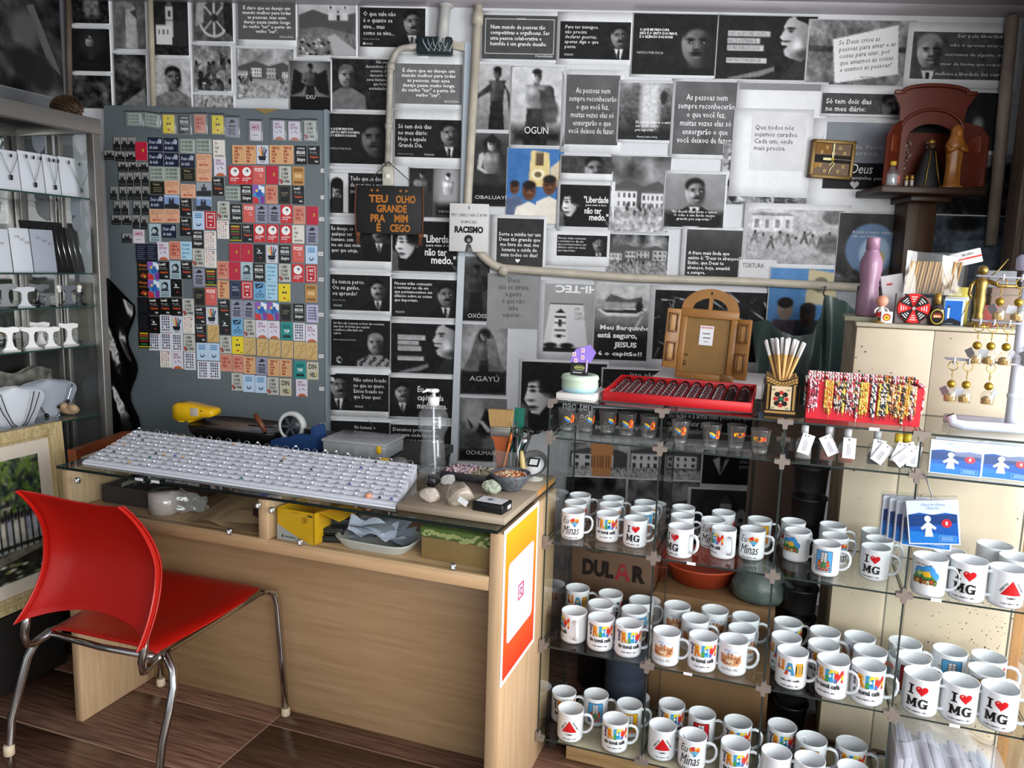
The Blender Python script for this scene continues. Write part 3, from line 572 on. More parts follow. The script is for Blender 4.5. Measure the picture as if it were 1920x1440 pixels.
# --- tall figure sheets beside the conduit
poster('pale sheet with a slender dancer with one arm stretched', 884, 120, 963, 246, im=lambda I: (I.grad(.72, .45), figure(I, .6*I.A, .02, 1.1, .2, None, False, .0, 1, .9), I.p([(.45*I.A, .27), (.05*I.A, .5), (.08*I.A, .55), (.5*I.A, .38)], .2), I.p([(.75*I.A, .24), (.95*I.A, .5), (.9*I.A, .75), (.85*I.A, .5)], .18), I.noise(.12, 16, 5, 2)), mar=.015)
poster('dark sheet with a hooded bare chested figure', 885, 247, 957, 390, im=lambda I: (I.grad(.5, .3), figure(I, .5*I.A, .07, 1.0, .4, None, True, .2, 1, .95), I.p([(.3*I.A, .3), (.28*I.A, .1), (.5*I.A, .0), (.72*I.A, .1), (.76*I.A, .32), (.62*I.A, .22), (.6*I.A, .1), (.4*I.A, .1), (.38*I.A, .24)], .1), I.r(0, .7, I.A, 1, .06, .1), I.noise(.06, 12, 3)), tx=[("OBALUAYÊ", .1, .84, .95, .9, '#ccc')], mar=.015)
poster('sheet with a dark crouching hunter behind the conduit bend', 869, 478, 917, 605, im=orixa(.55, .3, .14, None, .12, .9, .2), tx=[("OXÓSSI", .2, .87, .96, .95, GR)], mar=.02)
poster('sheet with a veiled seated figure in robes, third from the conduit bend downward', 864, 605, 950, 743, im=lambda I: (I.grad(.35, .5), I.e(.5*I.A, .3, .35, .4, .6, .3), I.p([(.5*I.A, .05), (.7*I.A, .15), (.85*I.A, .5), (.95*I.A, .64), (.05*I.A, .64), (.2*I.A, .45), (.32*I.A, .14)], .34), I.e(.5*I.A, .15, .09, .1, .1, .04), figure(I, .5*I.A, .08, .9, .28, None, False, 0, 1, .7), I.p([(.55*I.A, .2), (.75*I.A, .2), (.8*I.A, .6), (.6*I.A, .55)], .45), I.r(0, .66, I.A, 1, .06, .06), I.noise(.12, 14, 5)), tx=[("AGAYÚ", .2, .72, .84, .81, '#c4c4c4')], mar=.015)
poster('dark sheet with an upside turned torso above the brush cup', 861, 743, 949, 868, im=lambda I: (I.grad(.45, .25), I.e(.3*I.A, .25, .16, .22, .6, .1), I.p([(.35*I.A, .55), (.55*I.A, .15), (.85*I.A, .45), (.8*I.A, .62), (.45*I.A, .66)], .08), I.p([(.4*I.A, .35), (.5*I.A, .36), (.7*I.A, .52), (.6*I.A, .54)], .7), I.e(.3*I.A, .72, .2, .18, .25, .08), I.e(.72*I.A, .74, .16, .16, .4, .08), I.p([(.15*I.A, .3), (.3*I.A, .45), (.25*I.A, .5)], .1), I.r(0, .82, I.A, 1, .06, .08), I.noise(.1, 14, 7)), tx=[("OCHUMARÉ", .16, .82, .82, .9, '#c9c9c9')], mar=.015)
poster('pale sheet with a muscular bald warrior with one armoured arm', 958, 124, 1060, 278, (961, 126, 1057, 274), lambda I: (I.grad(.78, .66), figure(I, .46*I.A, .02, 1.05, .42, None, True, .0, 1, 1.15), I.p([(.5*I.A, .28), (.72*I.A, .3), (.85*I.A, .7), (.6*I.A, .7)], .25), I.e(.74*I.A, .56, .1, .16, .3, .04), I.r(0, .78, I.A, 1, .06, .2), I.noise(.12, 16, 5)), tx=[("OGUN", .26, .76, .7, .85, '#ddd')])
def trio(I):
    I.fill('#3f6fa8'); I.noise(.05, 4, 3); A = I.A; I.p([(.42*A, .02), (.74*A, .05), (.76*A, .5), (.38*A, .5)], '#d8c48a'); I.r(.5*A, .05, .64*A, .22, '#5a4a38'); I.e(.55*A, .34, .09, .07, '#efe6c4'); I.e(.55*A, .34, .05, .04, '#6b5a3c')
    I.p([(.76*A, .25), (A, .1), (A, .5), (.76*A, .5)], '#c9bba0')
    for cx, cy, r, rb in ((.14, .52, .09, '#54617c'), (.4, .56, .13, '#e4ded2'), (.76, .48, .13, '#dcd6c8')):
        I.p([(cx*A-r*1.7, 1), (cx*A-r*1.3, cy+r*1.7), (cx*A, cy+r*1.1), (cx*A+r*1.3, cy+r*1.7), (cx*A+r*1.8, 1)], rb); I.e(cx*A, cy, r*.72, r, '#5e3b28', .02); I.e(cx*A, cy-r*.6, r*.7, r*.45, '#1e1410', .02)
        for k in (-1, 1): I.e(cx*A+k*r*.28, cy-.05*r, r*.14, r*.08, '#1a100c', .01)
        I.e(cx*A, cy+.45*r, r*.25, r*.07, '#3a1d16', .01); I.e(cx*A+.1*r, cy+.15*r, r*.12, r*.1, '#8a5c42', .03)
    I.noise(.06, 16, 4)
poster('colour sheet with three young people before a yellow bell tower, near the conduit', 951, 276, 1054, 423, im=trio, mar=.012)
# --- upper row to the corner
poster('framed dark quote sheet on humility under the ceiling', 899, 20, 1046, 118, (905, 28, 1043, 113), fill(.27), [("Num mundo de pessoas tão\ncompetitivas e orgulhosas. Ser\numa pessoa colaborativa e\nhumilde é um grande desafio.", .11, .22, .9, .72, '#ececec', {'bold': .012}), ("PENSADOR", .46, .06, .58, .1, '#ddd'), ("Humildade", .72, .89, .95, .94, '#ddd')], box=(.04, .12, .96, .92))
poster('black quote sheet on enemies, beside a suited man, under the ceiling', 1046, 22, 1199, 124, (1051, 40, 1180, 113), qman(.84, .38, .3, .3, seed=11), [("Para ter inimigos,\nnão precisa\ndeclarar guerras,\napenas diga o que\npensa.", .07, .1, .55, .74, '#e8e8e8', {'shear': .12}), ("PENSADOR", .07, .86, .2, .91, '#ccc')])
poster('large black sheet with a dim young face and short capitals under the ceiling', 1187, 24, 1357, 148, (1189, 25, 1356, 143), faceR(.7, .48, .36, .1, .32), [("O QUE ME PREOCUPA\nNÃO É O GRITO DOS MAUS,\nÉ O SILÊNCIO DOS BONS", .07, .24, .48, .4, '#eee', {'bold': .02}), ("MARTIN LUTHER KING JR.", .05, .62, .34, .67, '#bbb')])
poster('large black sheet with a big profile, microphones and white caption strips', 1346, 27, 1525, 155, (1348, 29, 1523, 152), profimg(.1), STR_T)
def woodnote(I):
    I.grad(.52, .4); I.noise(.25, 5, 15, 4); I.r(0, .4, I.A, .49, .2, .02); I.noise(.15, 22, 7, 2)
    I.p([(.23*I.A, .3), (.84*I.A, .06), (.88*I.A, .82), (.28*I.A, .98)], .88)
poster('sheet with a handwritten white note lying on old boards', 1516, 36, 1706, 164, (1519, 37, 1704, 162), woodnote, [("Se Deus criou as\npessoas para amar e as\ncoisas para usar, por\nque amamos as coisas\ne usamos as pessoas?", .3, .26, .84, .78, '#333', {'shear': .2, 'rot': .12}), ("Bob Marley", .52, .86, .66, .9, '#555')])
poster('grey sheet with a smiling grey haired man and a freedom verse', 1703, 42, 1891, 168, (1712, 60, 1885, 152), lambda I: (I.fill(.28), I.noise(.08, 4, 4), man(I, .18*I.A, .42, .36, .3, .5, hair=.55, suit=.3, tie=.15, stache=False), I.noise(.08, 16, 6, 2)), [("Ser pela liberdade", .45, .04, .94, .13, '#ddd'), ("não é apenas tirar as", .39, .24, .95, .32, '#ddd'), ("correntes de alguém, mas", .34, .44, .97, .52, '#ddd'), ("viver de forma que respeite", .3, .64, .97, .72, '#ddd'), ("e melhore a liberdade dos outros", .22, .84, .97, .92, '#ddd')])
T_PES = "As pessoas nem\nsempre reconhecerão\no que você fez,\nmuitas vezes elas só\nenxergarão o que\nvocê deixou de fazer."
poster('grey six line quote sheet beside the muscular warrior', 1055, 130, 1163, 288, (1063, 140, 1157, 273), smoke(.36, .3, 2, .08), [(T_PES, .06, .18, .95, .84, '#e6e6e6', CEN)])
poster('sheet with a bright waterfall and cropped white verse', 1160, 150, 1266, 270, (1163, 155, 1263, 264), lambda I: (I.grad(.5, .15), I.noise(.25, 4, 5), I.r(.38*I.A, 0, .7*I.A, .85, .75, .12), I.noise(.2, 30, 3, 1), I.e(.78*I.A, .25, .06, .12, .15, .02), I.r(0, .8, I.A, 1, .1, .2)), [("Eu vou ficar com o amor\num fardo muito\npra suportar.\"", .3, .66, .96, .86, '#eee', {'shear': .2}), ("Martin Luther King", .34, .93, .7, .97, '#ddd')])
poster('grey six line quote sheet beside the blank edged healing sheet', 1262, 148, 1382, 300, (1267, 153, 1377, 292), smoke(.36, .3, 6, .1), [(T_PES, .06, .17, .95, .84, '#e6e6e6', CEN)])
# --- middle field
poster('wide street crowd sheet behind the healing quote', 1356, 265, 1517, 388, im=crowd(41, .6, 24, .12, .2), mar=.01)
poster('blank white backing sheet with a grey band near the wall corner', 1382, 152, 1540, 300, (1386, 156, 1538, 172), fill(.5))
poster('white healing quote sheet with a pale grey square', 1376, 203, 1512, 372, (1411, 210, 1504, 322), lambda I: (I.fill(.8), I.noise(.05, 5, 3)), [("Que todos nós\nsejamos curados.\nCada um, onde\nmais precisa.", .06, .22, .86, .68, '#222')])
poster('short dark diary quote strip beside the shrine top', 1540, 160, 1700, 222, (1541, 175, 1692, 217), lambda I: (I.fill(.26), I.noise(.06, 4, 3), man(I, .86*I.A, .6, .7, .3, .3, suit=.2, shirt=0, tie=0), I.noise(.05, 14, 3)), [("Só tem dois dias\nno meu diário:", .05, .25, .6, .88, '#e6e6e6', {'bold': .012})])
poster('blue grey and black prayer sheet partly behind the square clock', 1524, 222, 1690, 400, (1550, 229, 1660, 357), lambda I: (I.fill('#7d8288'), I.noise(.04, 4, 3), I.r(0, .6, I.A, 1, .1), ), [("de fonte\nferros,", .42, .33, .95, .5, '#bbb'), ("Deus", .42, .62, .76, .76, '#eee', {'shear': .2}), ("caminho paz!", .4, .8, .95, .87, '#ddd'), ("HEART", .5, .93, .14, 0, '#bbb')])
poster('black sheet with a pale smoky shape behind the shrine', 1690, 168, 1886, 288, (1696, 172, 1880, 284), lambda I: (I.fill(.13), I.noise(.1, 3, 4), I.e(.72*I.A, .55, .09, .12, .55, .08)))
poster('dark mountain lake sheet behind the shrine shelf', 1700, 283, 1892, 410, (1705, 287, 1888, 405), lambda I: (I.grad(.5, .1), hills(I, [(0, .3), (I.A*.3, .15), (I.A*.6, .25), (I.A, .12)], .1), I.noise(.3, 9, 5, 4, np.clip((I.Y-.2)*3, 0, 1))))
poster('street sheet of colonial houses and cobbles beside the sky tower trio', 1146, 290, 1252, 438, im=town(33, .55, .55, .85, 2, .46, .22), mar=.015)
poster('grey square sheet with a town seen from afar above the conduit', 1139, 437, 1252, 525, im=town(34, .45, .45, .7, 4, .38, .22), mar=.02)
poster('dark portrait sheet of a suited man with eyes closed and quote below', 1246, 320, 1357, 432, (1249, 325, 1354, 428), lambda I: (I.grad(.55, .4), I.noise(.08, 4, 3), man(I, .5*I.A, .34, .25, .45, .46, suit=.08, tie=.05), I.r(0, .72, I.A, 1, .06, .14)), [("\"Eu decidi ficar com o amor.\nO ódio é um fardo muito\ngrande pra suportar.\"", .12, .68, .9, .88, '#eee', CEN)])
poster('narrow dark sheet with only eyes and brow visible', 1051, 289, 1148, 340, (1053, 292, 1146, 327), lambda I: (I.fill(.24), I.noise(.15, 4, 3), man(I, .66*I.A, .75, .75, .2, .42, suit=.2, shirt=0, tie=0), I.noise(.06, 16, 2)))
poster('sheet with a woman in profile and freedom quote below the narrow eye strip', 1046, 338, 1149, 436, (1051, 346, 1141, 427), nina, LIB)
poster('small dark quote sheet beside a man, just above the conduit', 1020, 428, 1141, 500, (1045, 440, 1137, 482), qman(.83, .42, .36, .3, seed=13), [("Nossas vidas começam\na terminar no dia em\nque permanecemos em\nsilêncio sobre as coisas\nque importam.", .02, .1, .58, .82, '#e6e6e6')])
poster('dark luck quote sheet with a small heart above the conduit bend', 922, 402, 1022, 508, (933, 409, 1017, 503), lambda I: (I.grad(.17, .22), I.noise(.05, 5, 4)), [("Sorte a minha ter um\nDeus tão grande que\nme livra do mal, me\nlevanta e cuida de\nmim todos os dias!", .04, .28, .94, .78, '#e8e8e8', {'align': 'CENTER', 'bold': .012}), ("HEART", .46, .86, .1, 0, '#e8e8e8')])
poster('plain grey sheet with a dark poem on waiting below the conduit', 915, 512, 1012, 618, im=lambda I: (I.fill(.56), I.noise(.04, 4, 3)), tx=[("Deus\nnão se atrasa,\na gente\né que não\nsabe\nesperar...", .2, .06, .78, .82, '#333', CEN)], mar=.008)
def light_house(I):
    A = I.A; I.fill(.62); I.noise(.05, 4, 3); I.r(.0, .93, A, 1, .08); I.p([(.12*A, .28), (.78*A, .28), (.9*A, .93), (0, .93)], .82); I.p([(.12*A, .28), (.78*A, .28), (.79*A, .3), (.11*A, .3)], .2)
    I.p([(.24*A, .42), (.42*A, .42), (.5*A, .9), (.14*A, .9)], .9); I.p([(.22*A, .43), (.33*A, .36), (.44*A, .43)], .1)
    for y, h in ((.47, .03), (.56, .02), (.66, .03), (.75, .015)): I.r(.22*A, y, .45*A, y+h, .15)
    I.r(.3*A, .52, .36*A, .62, .12); I.e(.15*A, .9, .1, .04, .08); I.e(.48*A, .9, .1, .04, .08); I.r(.28*A, .74, .36*A, .79, .1)
poster('white edged sheet with a toy lighthouse before a white case', 1012, 525, 1118, 678, (1022, 531, 1110, 662), light_house, [("HI-TEC", .04, .02, .88, .13, '#efefef', {'bold': .03, 'rot': pi}), ("EM\nUNE\nCERTO", .62, .34, .86, .52, '#666')])
poster('dark sheet with a moored rowing boat and bold capitals', 1115, 526, 1223, 688, (1118, 531, 1220, 677), lambda I: (I.grad(.78, .1), I.r(0, 0, I.A, .2, .72), I.p([(.15*I.A, .24), (.25*I.A, .13), (.55*I.A, .2), (.8*I.A, .16), (.8*I.A, .25)], .3), I.r(0, .24, I.A, .3, .6), I.p([(.02*I.A, .33), (.9*I.A, .31), (.72*I.A, .42), (.2*I.A, .42)], .85), I.p([(.1*I.A, .34), (.85*I.A, .33), (.7*I.A, .38), (.2*I.A, .38)], .15), I.e(.75*I.A, .29, .05, .06, .1), I.p([(.8*I.A, .4), (.84*I.A, .4), (.7*I.A, .6), (.66*I.A, .58)], .7), I.noise(.14, 20, 5, 2), I.r(0, .62, I.A, 1, .07, .2)), [("Meu Barquinho", .1, .54, .95, .62, '#f2f2f2', {'bold': .03}), ("está seguro,", .06, .64, .74, .73, '#f2f2f2', {'bold': .03}), ("JESUS", .35, .76, .74, .85, '#f2f2f2', {'bold': .035}), ("é o capitão!!", .08, .88, .84, .96, '#f2f2f2', {'bold': .03})])
poster('white edged black sheet with tangled white branches behind the arched door', 1219, 534, 1446, 712, (1229, 543, 1438, 680), lambda I: (I.fill(.06), [I.p([(x*I.A, y), (x*I.A+.02, y-.02), (x*I.A+.25*cos(a), y+.25*sin(a))], .72) for x, y, a in [(.05+.11*(k % 9), .15+.23*(k//9), k*1.7) for k in range(32)]], I.noise(.12, 10, 5)))
poster('black blessing quote sheet above the conduit', 1279, 424, 1392, 527, (1288, 430, 1388, 524), smoke(.24, .13, 4, .07), [("A frase mais linda que\nexiste é: \"Deus te abençoe!\"\nEntão, que Deus te\nabençoe, hoje, amanhã\ne sempre.", .04, .44, .98, .94, '#ededed', {'bold': .01})])
poster('pale engraving of capoeira players beside a house', 1396, 380, 1584, 515, (1403, 391, 1577, 498), lambda I: (I.grad(.72, .6), house(I, .04*I.A, .12, .42*I.A, .28, .8, .5, 4, 1, .5), I.noise(.14, 6, 3), I.e(.88*I.A, .12, .22, .14, .42, .05), [(lambda x, y, s, c: (I.p([(x-s*.5, y+s*.6), (x+s*.5, y+s*.5), (x+s*1.3, y+s*3.4), (x+s*.7, y+s*3.4), (x, y+s*1.9), (x-s*.9, y+s*3.4), (x-s*1.4, y+s*3.3)], c), I.e(x, y, s*.45, s*.55, .2, .01), I.p([(x, y+s*.8), (x+s*2, y-s*.3), (x+s*2.1, y), (x+.3*s, y+s*1.3)], c)))((.08+.085*k)*I.A, .42+.05*((k*7) % 3), .062, [.42, .6, .3, .5][k % 4]) for k in range(10)], I.e(.85*I.A, .62, .2, .18, .36, .1), I.noise(.16, 24, 5, 2)))
poster('white strip sheet with one cropped black word above the conduit', 1384, 486, 1452, 530, (1386, 488, 1450, 529), fill(.78), [("TORTURA", .08, .12, .68, .34, '#222')])
poster('colour sheet with three dark young people behind the green bag', 1442, 500, 1612, 655, im=lambda I: (I.fill('#4f7fb0'), I.p([(.4*I.A, 0), (.7*I.A, .05), (.7*I.A, .45), (.38*I.A, .45)], '#bcb08e'), I.e(.53*I.A, .2, .1, .1, '#6f6a58'), I.p([(.7*I.A, .2), (I.A, .1), (I.A, .5), (.7*I.A, .5)], '#8d8f92'), [(I.p([(c*I.A-.2, 1), (c*I.A-.15, .66), (c*I.A+.15, .66), (c*I.A+.2, 1)], rb), I.e(c*I.A, y, .1, .14, tn, .02), I.e(c*I.A, y-.08, .1, .07, '#15100d', .02)) for c, y, tn, rb in ((.18, .52, '#8d7c70', '#4b4148'), (.42, .58, '#33241c', '#2c2f33'), (.66, .5, '#271a15', '#151617'))], I.noise(.06, 12, 4)), mar=.012)
poster('bluish sheet with a curled round shape and two small lines beside the post', 1572, 398, 1688, 536, im=lambda I: (I.fill(.18), I.noise(.1, 3, 4), I.e(.5*I.A, .5, .36, .36, '#5c7390', .03), I.e(.56*I.A, .56, .22, .24, '#8fa3b8', .05), I.e(.6*I.A, .62, .1, .1, '#b8a04a', .03), I.noise(.4, 9, 3, 3, np.clip((I.Y-.72)*6, 0, 1))), tx=[("A vida é muito curta para\nnão ser vivida", .2, .24, .9, .34, '#bbb')], mar=.01)
poster('dim blue sheet with palm leaves under the shrine shelf', 1740, 402, 1886, 545, im=lambda I: (I.fill('#3b444c'), I.noise(.2, 4, 6, 3), I.e(.4*I.A, .1, .25, .1, .06, .05), I.p([(.3*I.A, .35), (.9*I.A, .3), (I.A, .9), (.3*I.A, .9)], '#5d6974'), I.noise(.15, 12, 4)), mar=.01)
# --- low sheets behind the glass shelves
poster('low sheet with a woman in profile and freedom quote behind the pastel pot', 975, 672, 1135, 815, (979, 677, 1132, 812), nina, LIB)
poster('dark strip sheet with a cropped white sentence behind the red tray', 1128, 688, 1300, 760, (1131, 691, 1297, 756), fill(.1), [("isso não é só", .3, .08, .75, .22, '#ddd')])
poster('black sheet with a cropped education quote behind the shot glasses', 1108, 760, 1440, 832, (1111, 764, 1436, 828), fill(.13), [("Educação é a arma mais poderosa que\nvocê pode usar para\nmudar o mundo.", .42, .05, .9, .82, '#ddd')])
poster('sheet with a pillared building tinted orange behind the shelves', 1066, 826, 1178, 900, im=lambda I: (town(52, .7, .6, .75, 1, .3, .4)(I), I.p([(.35*I.A, 0), (.75*I.A, 0), (.72*I.A, 1), (.4*I.A, 1)], '#c98f5e'), [I.r((.37+.05*k)*I.A, .35, (.39+.05*k)*I.A, .7, '#6b4128') for k in range(7)]))
poster('sheet with two storey houses behind the second shelf bay', 1178, 828, 1320, 905, im=town(53, .7, .6, .8, 2, .26, .46))
poster('sheet with a long white building behind the first row of cups', 1058, 890, 1176, 985, im=town(54, .3, .5, .78, 1, .45, .3))
poster('sheet with a dark hill and white houses behind the cups', 1174, 895, 1318, 1000, im=town(55, .55, .4, .7, 2, .5, .3))
poster('black sheet with a white collar and cropped brotherhood quote behind the shelves', 1316, 838, 1472, 935, (1319, 842, 1469, 912), lambda I: (I.fill(.09), I.p([(.12*I.A, .3), (.2*I.A, .2), (.22*I.A, .75)], .75), I.p([(.32*I.A, .22), (.22*I.A, .75), (.27*I.A, .3)], .75), I.noise(.03, 6, 3)), [("Aprendemos a voar\nmas não a viver\njuntos como irmãos.", .44, .1, .98, .55, '#8f8f8f', {'bold': .015})])
poster('sheet with a domed church facade behind the second bay of cups', 1290, 912, 1478, 1030, im=lambda I: (I.fill(.2), I.noise(.1, 4, 3), church(I, .3*I.A, .25, .75, .7)))
# ================================================================ METAL BOARD WITH MAGNETS
BD = .045
a = FW.at(194, 205, -BD); b = FW.at(613, 198, -BD); S0, S1, ZT = a.x, b.x, .5*(a.z+b.z)
board = thing('metal_board', 'tall grey blue metal board on the wall, covered with magnets', 'magnet board', FW.p((S0+S1)/2, -BD, .25), YW)
hw = (S1-S0)/2
M_BOARD = mat('grey_blue_steel', '#636c70', .42, metal=.0, noise=.07, nscale=5, bump=.03, spec=.4)
BX(-hw, hw, 0, .025, 0, ZT-.25, bev=.003).build('sheet', M_BOARD, board)
BX(hw-.012, hw+.003, -.004, .03, -.002, ZT-.248).build('edge_trim', mat('edge_steel', '#7d898f', .4), board)
PR([(0, 0), (.11, .0), (.05, -.022)], 0, .002).build('tape_scrap', mat('old_tape', '#8a7440', .5), board, (.17, -.001, ZT-.25), (pi/2, 0, 0))
BK, WH, RD = '#141414', '#e9e7e2', '#c02630'
def rows(d, x0, x1, ys, h, c, seed=0, fill=.85):
    rs = random.Random(seed)
    for y in ys:
        x = x0
        while x < x1-.8:
            l = min(rs.uniform(2.2, 5.5), x1-x); d.rect(x, y, x+l, y+h, c); x += l+1.0
    return d
def U(bg): d = Decal(); d.rect(-26, -39, 26, 39, bg); return d
def LS(bg): d = Decal(); d.rect(-33, -29, 33, 29, bg); return d
def tx(d, s, x0, y0, x1, y1, c, b=.02, **k): return d.text(s, x0, y0, x1, y1, c, bold=b, **k)
DS = {}
d = U('#c4262f'); d.circ(0, 14, 19, '#f0efe9').circ(2, 17, 8, '#bfc3c9').circ(3, 19, 4, '#222'); tx(d, "GULOSEIMA\nDO DIA", -19, -26, 19, -10, WH, .03); d.circ(0, -33, 1.5, WH); DS['redeye'] = (d, 'red magnet with a white plate')
d = U('#b8223c'); d.rect(4, -4, 11, 10, '#b99a2c').rect(-6, 14, 14, 15, '#8d1a2e'); DS['crimson'] = (d, 'plain crimson magnet with a small gold mark')
d = U(BK); tx(d, "Look!", -19, 22, 8, 34, WH, .03); tx(d, "de paz", -19, 9, 12, 15, '#bbb'); d.rect(-15, 4, 18, 5.5, '#888'); tx(d, "Inspire", -16, -15, 18, -2, '#d4552c', .03); tx(d, "fé", 4, -30, 18, -22, '#ddd', .02); DS['look'] = (d, 'black magnet with white and orange lettering')
d = U(BK); tx(d, "VOCÊ PODE", -17, 24, 17, 33, WH, .02, align='CENTER'); tx(d, "BRILHAR", -19, 4, 19, 18, '#ddd', .03); d.rect(-20, -3, 20, -1, '#aaa'); tx(d, "Sempre", -18, -29, 18, -10, WH, .02, shear=.3); DS['script'] = (d, 'black magnet with white script lettering')
d = U('#d2a273'); tx(d, "TEM DE\nSER\nBOM\nDIA\nSIM", -17, -33, 17, 33, '#9c3325', .05); d.rect(-22, -39, -20, 39, '#e0b98c'); DS['tan'] = (d, 'tan magnet with rust red block lettering')
d = U('#cf8f78'); tx(d, "AMOR\nNÃO SE\nPEDE", -17, -20, 17, 26, '#a92f2a', .05); d.frame(-20, -24, 20, 30, 1.5, '#a92f2a'); DS['tanred'] = (d, 'salmon tan magnet with framed red lettering')
d = U('#8f8fa4'); d.poly([(-18, 22), (-8, 24), (-4, 33), (8, 32), (10, 25), (20, 27), (8, 19), (-8, 18)], '#1b1b22').poly([(-16, 6), (-4, 10), (0, 6), (8, 10), (18, 4), (8, 0), (0, 3), (-9, 0)], '#1b1b22'); [d.rect(-18+(k % 2)*3, -9-7*k, 17-(k % 3)*2, -5-7*k, '#22222a') for k in range(4)]; DS['mustache'] = (d, 'lilac grey magnet with black hat and moustache')
d = U('#b9cfe6'); rows(d, -16, 16, (26, 18, 10), 5, '#3f7fb0', 3); d.circ(0, -17, 9, '#3b4664').circ(0, -14, 6, '#b9cfe6').line(8, -14, 14, -20, 2, '#3b4664'); DS['cup'] = (d, 'pale blue magnet with a coffee cup')
d = U('#c9ccd6'); d.poly([(-20, -6), (16, -4), (12, -24), (-14, -24)], '#1c1d26').line(-4, -4, -16, 28, 6, '#d8b23c').line(0, -4, -4, 34, 6, '#c0392b').line(4, -4, 8, 32, 6, '#2d7a6c').line(8, -4, 18, 24, 6, '#2c2f6b').rect(-10, -32, 10, -29, '#555'); DS['hand'] = (d, 'pale grey magnet with a pot and bright fingers')
d = U('#bcbdb4'); tx(d, "O MEU\nLUGAR\nÉ AQUI\nNO MAR", -16, -30, 20, 33, '#23231f', .035); d.circ(-20, -20, 6, '#b23a36').circ(-16, -30, 5, '#8d2b2f'); DS['mono'] = (d, 'pale magnet with black block lettering and red berries')
d = U('#e5e1db'); rs_ = random.Random(4); [d.rect(x, y, x+rs_.uniform(4, 9), y+rs_.uniform(2, 6), rs_.choice(['#c2a24d', '#7d4550', '#c98b9a', '#40403a', '#b5b0a5'])) for x in range(-20, 18, 10) for y in range(-34, 32, 8)]; DS['multi'] = (d, 'white magnet with scattered small coloured motifs')
d = U('#d8d2de'); tx(d, "DIAS\nDE PAZ", -17, 8, 17, 31, '#8a3d5c', .03); d.line(2, 0, 14, -10, 3, '#4a4354').line(-12, -4, -6, -12, 2.5, '#4a4354').circ(2, -40, 20, '#b8623a', 20, 14); DS['pink'] = (d, 'white magnet with plum lettering and a brown arc')
d = U('#d6d8e0'); rs_ = random.Random(8); [d.rect(x, y, x+6, y+8, rs_.choice(['#3d3f52', '#5b5d70', '#8f3b4d', '#3d3f52'])) for x in (-18, -9, 1, 11) for y in (-32, -20, -8, 4, 16, 26) if rs_.random() < .85]; DS['blocks'] = (d, 'pale magnet with tight slate block lettering')
d = U('#4a90c2'); d.poly([(-26, 39), (0, 39), (-8, 10), (-26, 0)], '#8b5ab0').poly([(0, 39), (26, 30), (26, 4), (2, 12)], '#e7e9ee').poly([(-14, 10), (10, 22), (18, -6), (-6, -14)], '#2e5fae').poly([(-26, -10), (-2, -16), (4, -39), (-26, -39)], '#c9353f').poly([(6, -12), (26, -4), (26, -39), (10, -39)], '#7c3a94').circ(-8, 14, 6, '#e4c35a'); DS['paint'] = (d, 'bright abstract painted magnet in blue, red and violet')
d = U('#c9a86c'); d.line(-18, -34, 22, 4, 2, '#8a6a3c').line(-4, -36, 14, 30, 2, '#9b7a48').line(4, 6, 22, 30, 1.5, '#8a6a3c').rect(-10, 18, 2, 20, '#6e5430').rect(-26, -39, 26, -34, '#b99558').circ(-12, 8, 2.5, '#7c5f36'); DS['beige'] = (d, 'beige map coloured magnet with slanted lines')
d = U('#e6cd1f'); d.circ(-2, 24, 4, '#33301c').poly([(-9, 8), (0, 2), (9, 8), (9, -6), (0, 0), (-9, -6)], '#222').heart(0, -24, 12, '#b8322c').circ(16, -32, 3.5, '#6b5f22'); DS['yellow'] = (d, 'yellow magnet with bow tie and red heart')
d = U('#1f8a86'); d.rect(-17, 12, 17, 26, '#156a68'); tx(d, "TOP", -12, -8, 12, 6, WH, .05); d.rect(-18, -30, 18, -18, '#12302f'); DS['teal'] = (d, 'teal magnet with white capitals')
d = U('#20273f'); d.frame(-20, -32, 20, 32, 1.5, '#6c7494'); tx(d, "PAZ E\nAMOR", -15, -6, 15, 16, '#aab2d0', .02); DS['navycard'] = (d, 'navy upright magnet with thin pale frame')
d = U('#cf5a52'); tx(d, "FODE", -19, 14, 19, 30, '#f2e3df', .04); tx(d, "TU", 0, -10, 12, 6, '#e9c9c4', .02); d.frame(-16, -24, 16, 4, 1.2, '#dc8a82'); DS['salmon'] = (d, 'coral magnet with white capitals')
d = U('#b5202b'); d.frame(-19, -32, 19, 32, 2.5, '#f0ece6'); tx(d, "VOCÊ", -10, 8, 10, 22, '#f0ece6', .04); d.rect(-8, -4, 8, -1, '#f0ece6').circ(0, -20, 4, '#f0ece6'); DS['redbox'] = (d, 'red magnet with a white inner frame')
d = U('#a9bfc9'); d.circ(0, 10, 16, '#2c3438').circ(-3, 8, 10, '#aebfc6').circ(5, 20, 7, '#222a2e').poly([(-16, -4), (14, -2), (18, -14), (-18, -14)], '#3a4246'); rows(d, -18, 18, (-22, -29, -35), 3, '#4c565b', 2); DS['face'] = (d, 'pale blue magnet with a sketched face')
d = U(BK); d.frame(-22, -35, 22, 35, 1.2, '#77724d'); tx(d, "SONHE\nALTO", -14, -6, 14, 12, '#8a8260', .02); DS['darkframe'] = (d, 'black magnet with thin bronze frame')
d = U('#151310'); [d.rect(-20, y, 18, y+7, c) for y, c in ((24, '#c9a52c'), (13, '#b5482a'), (2, '#3c7a3a'), (-9, '#8a2a26'))]; d.rect(-26, -34, 26, -30, '#d0c02c').rect(-16, -26, 14, -16, '#2f5c33'); DS['reggae'] = (d, 'black magnet with red, gold and green bands')
d = U('#a9d0e4'); tx(d, "Amizade\né o mar\nque nos\nleva", -19, -32, 19, 32, '#1f6f92', .02, shear=.2); DS['bluetext'] = (d, 'light blue magnet with blue script')
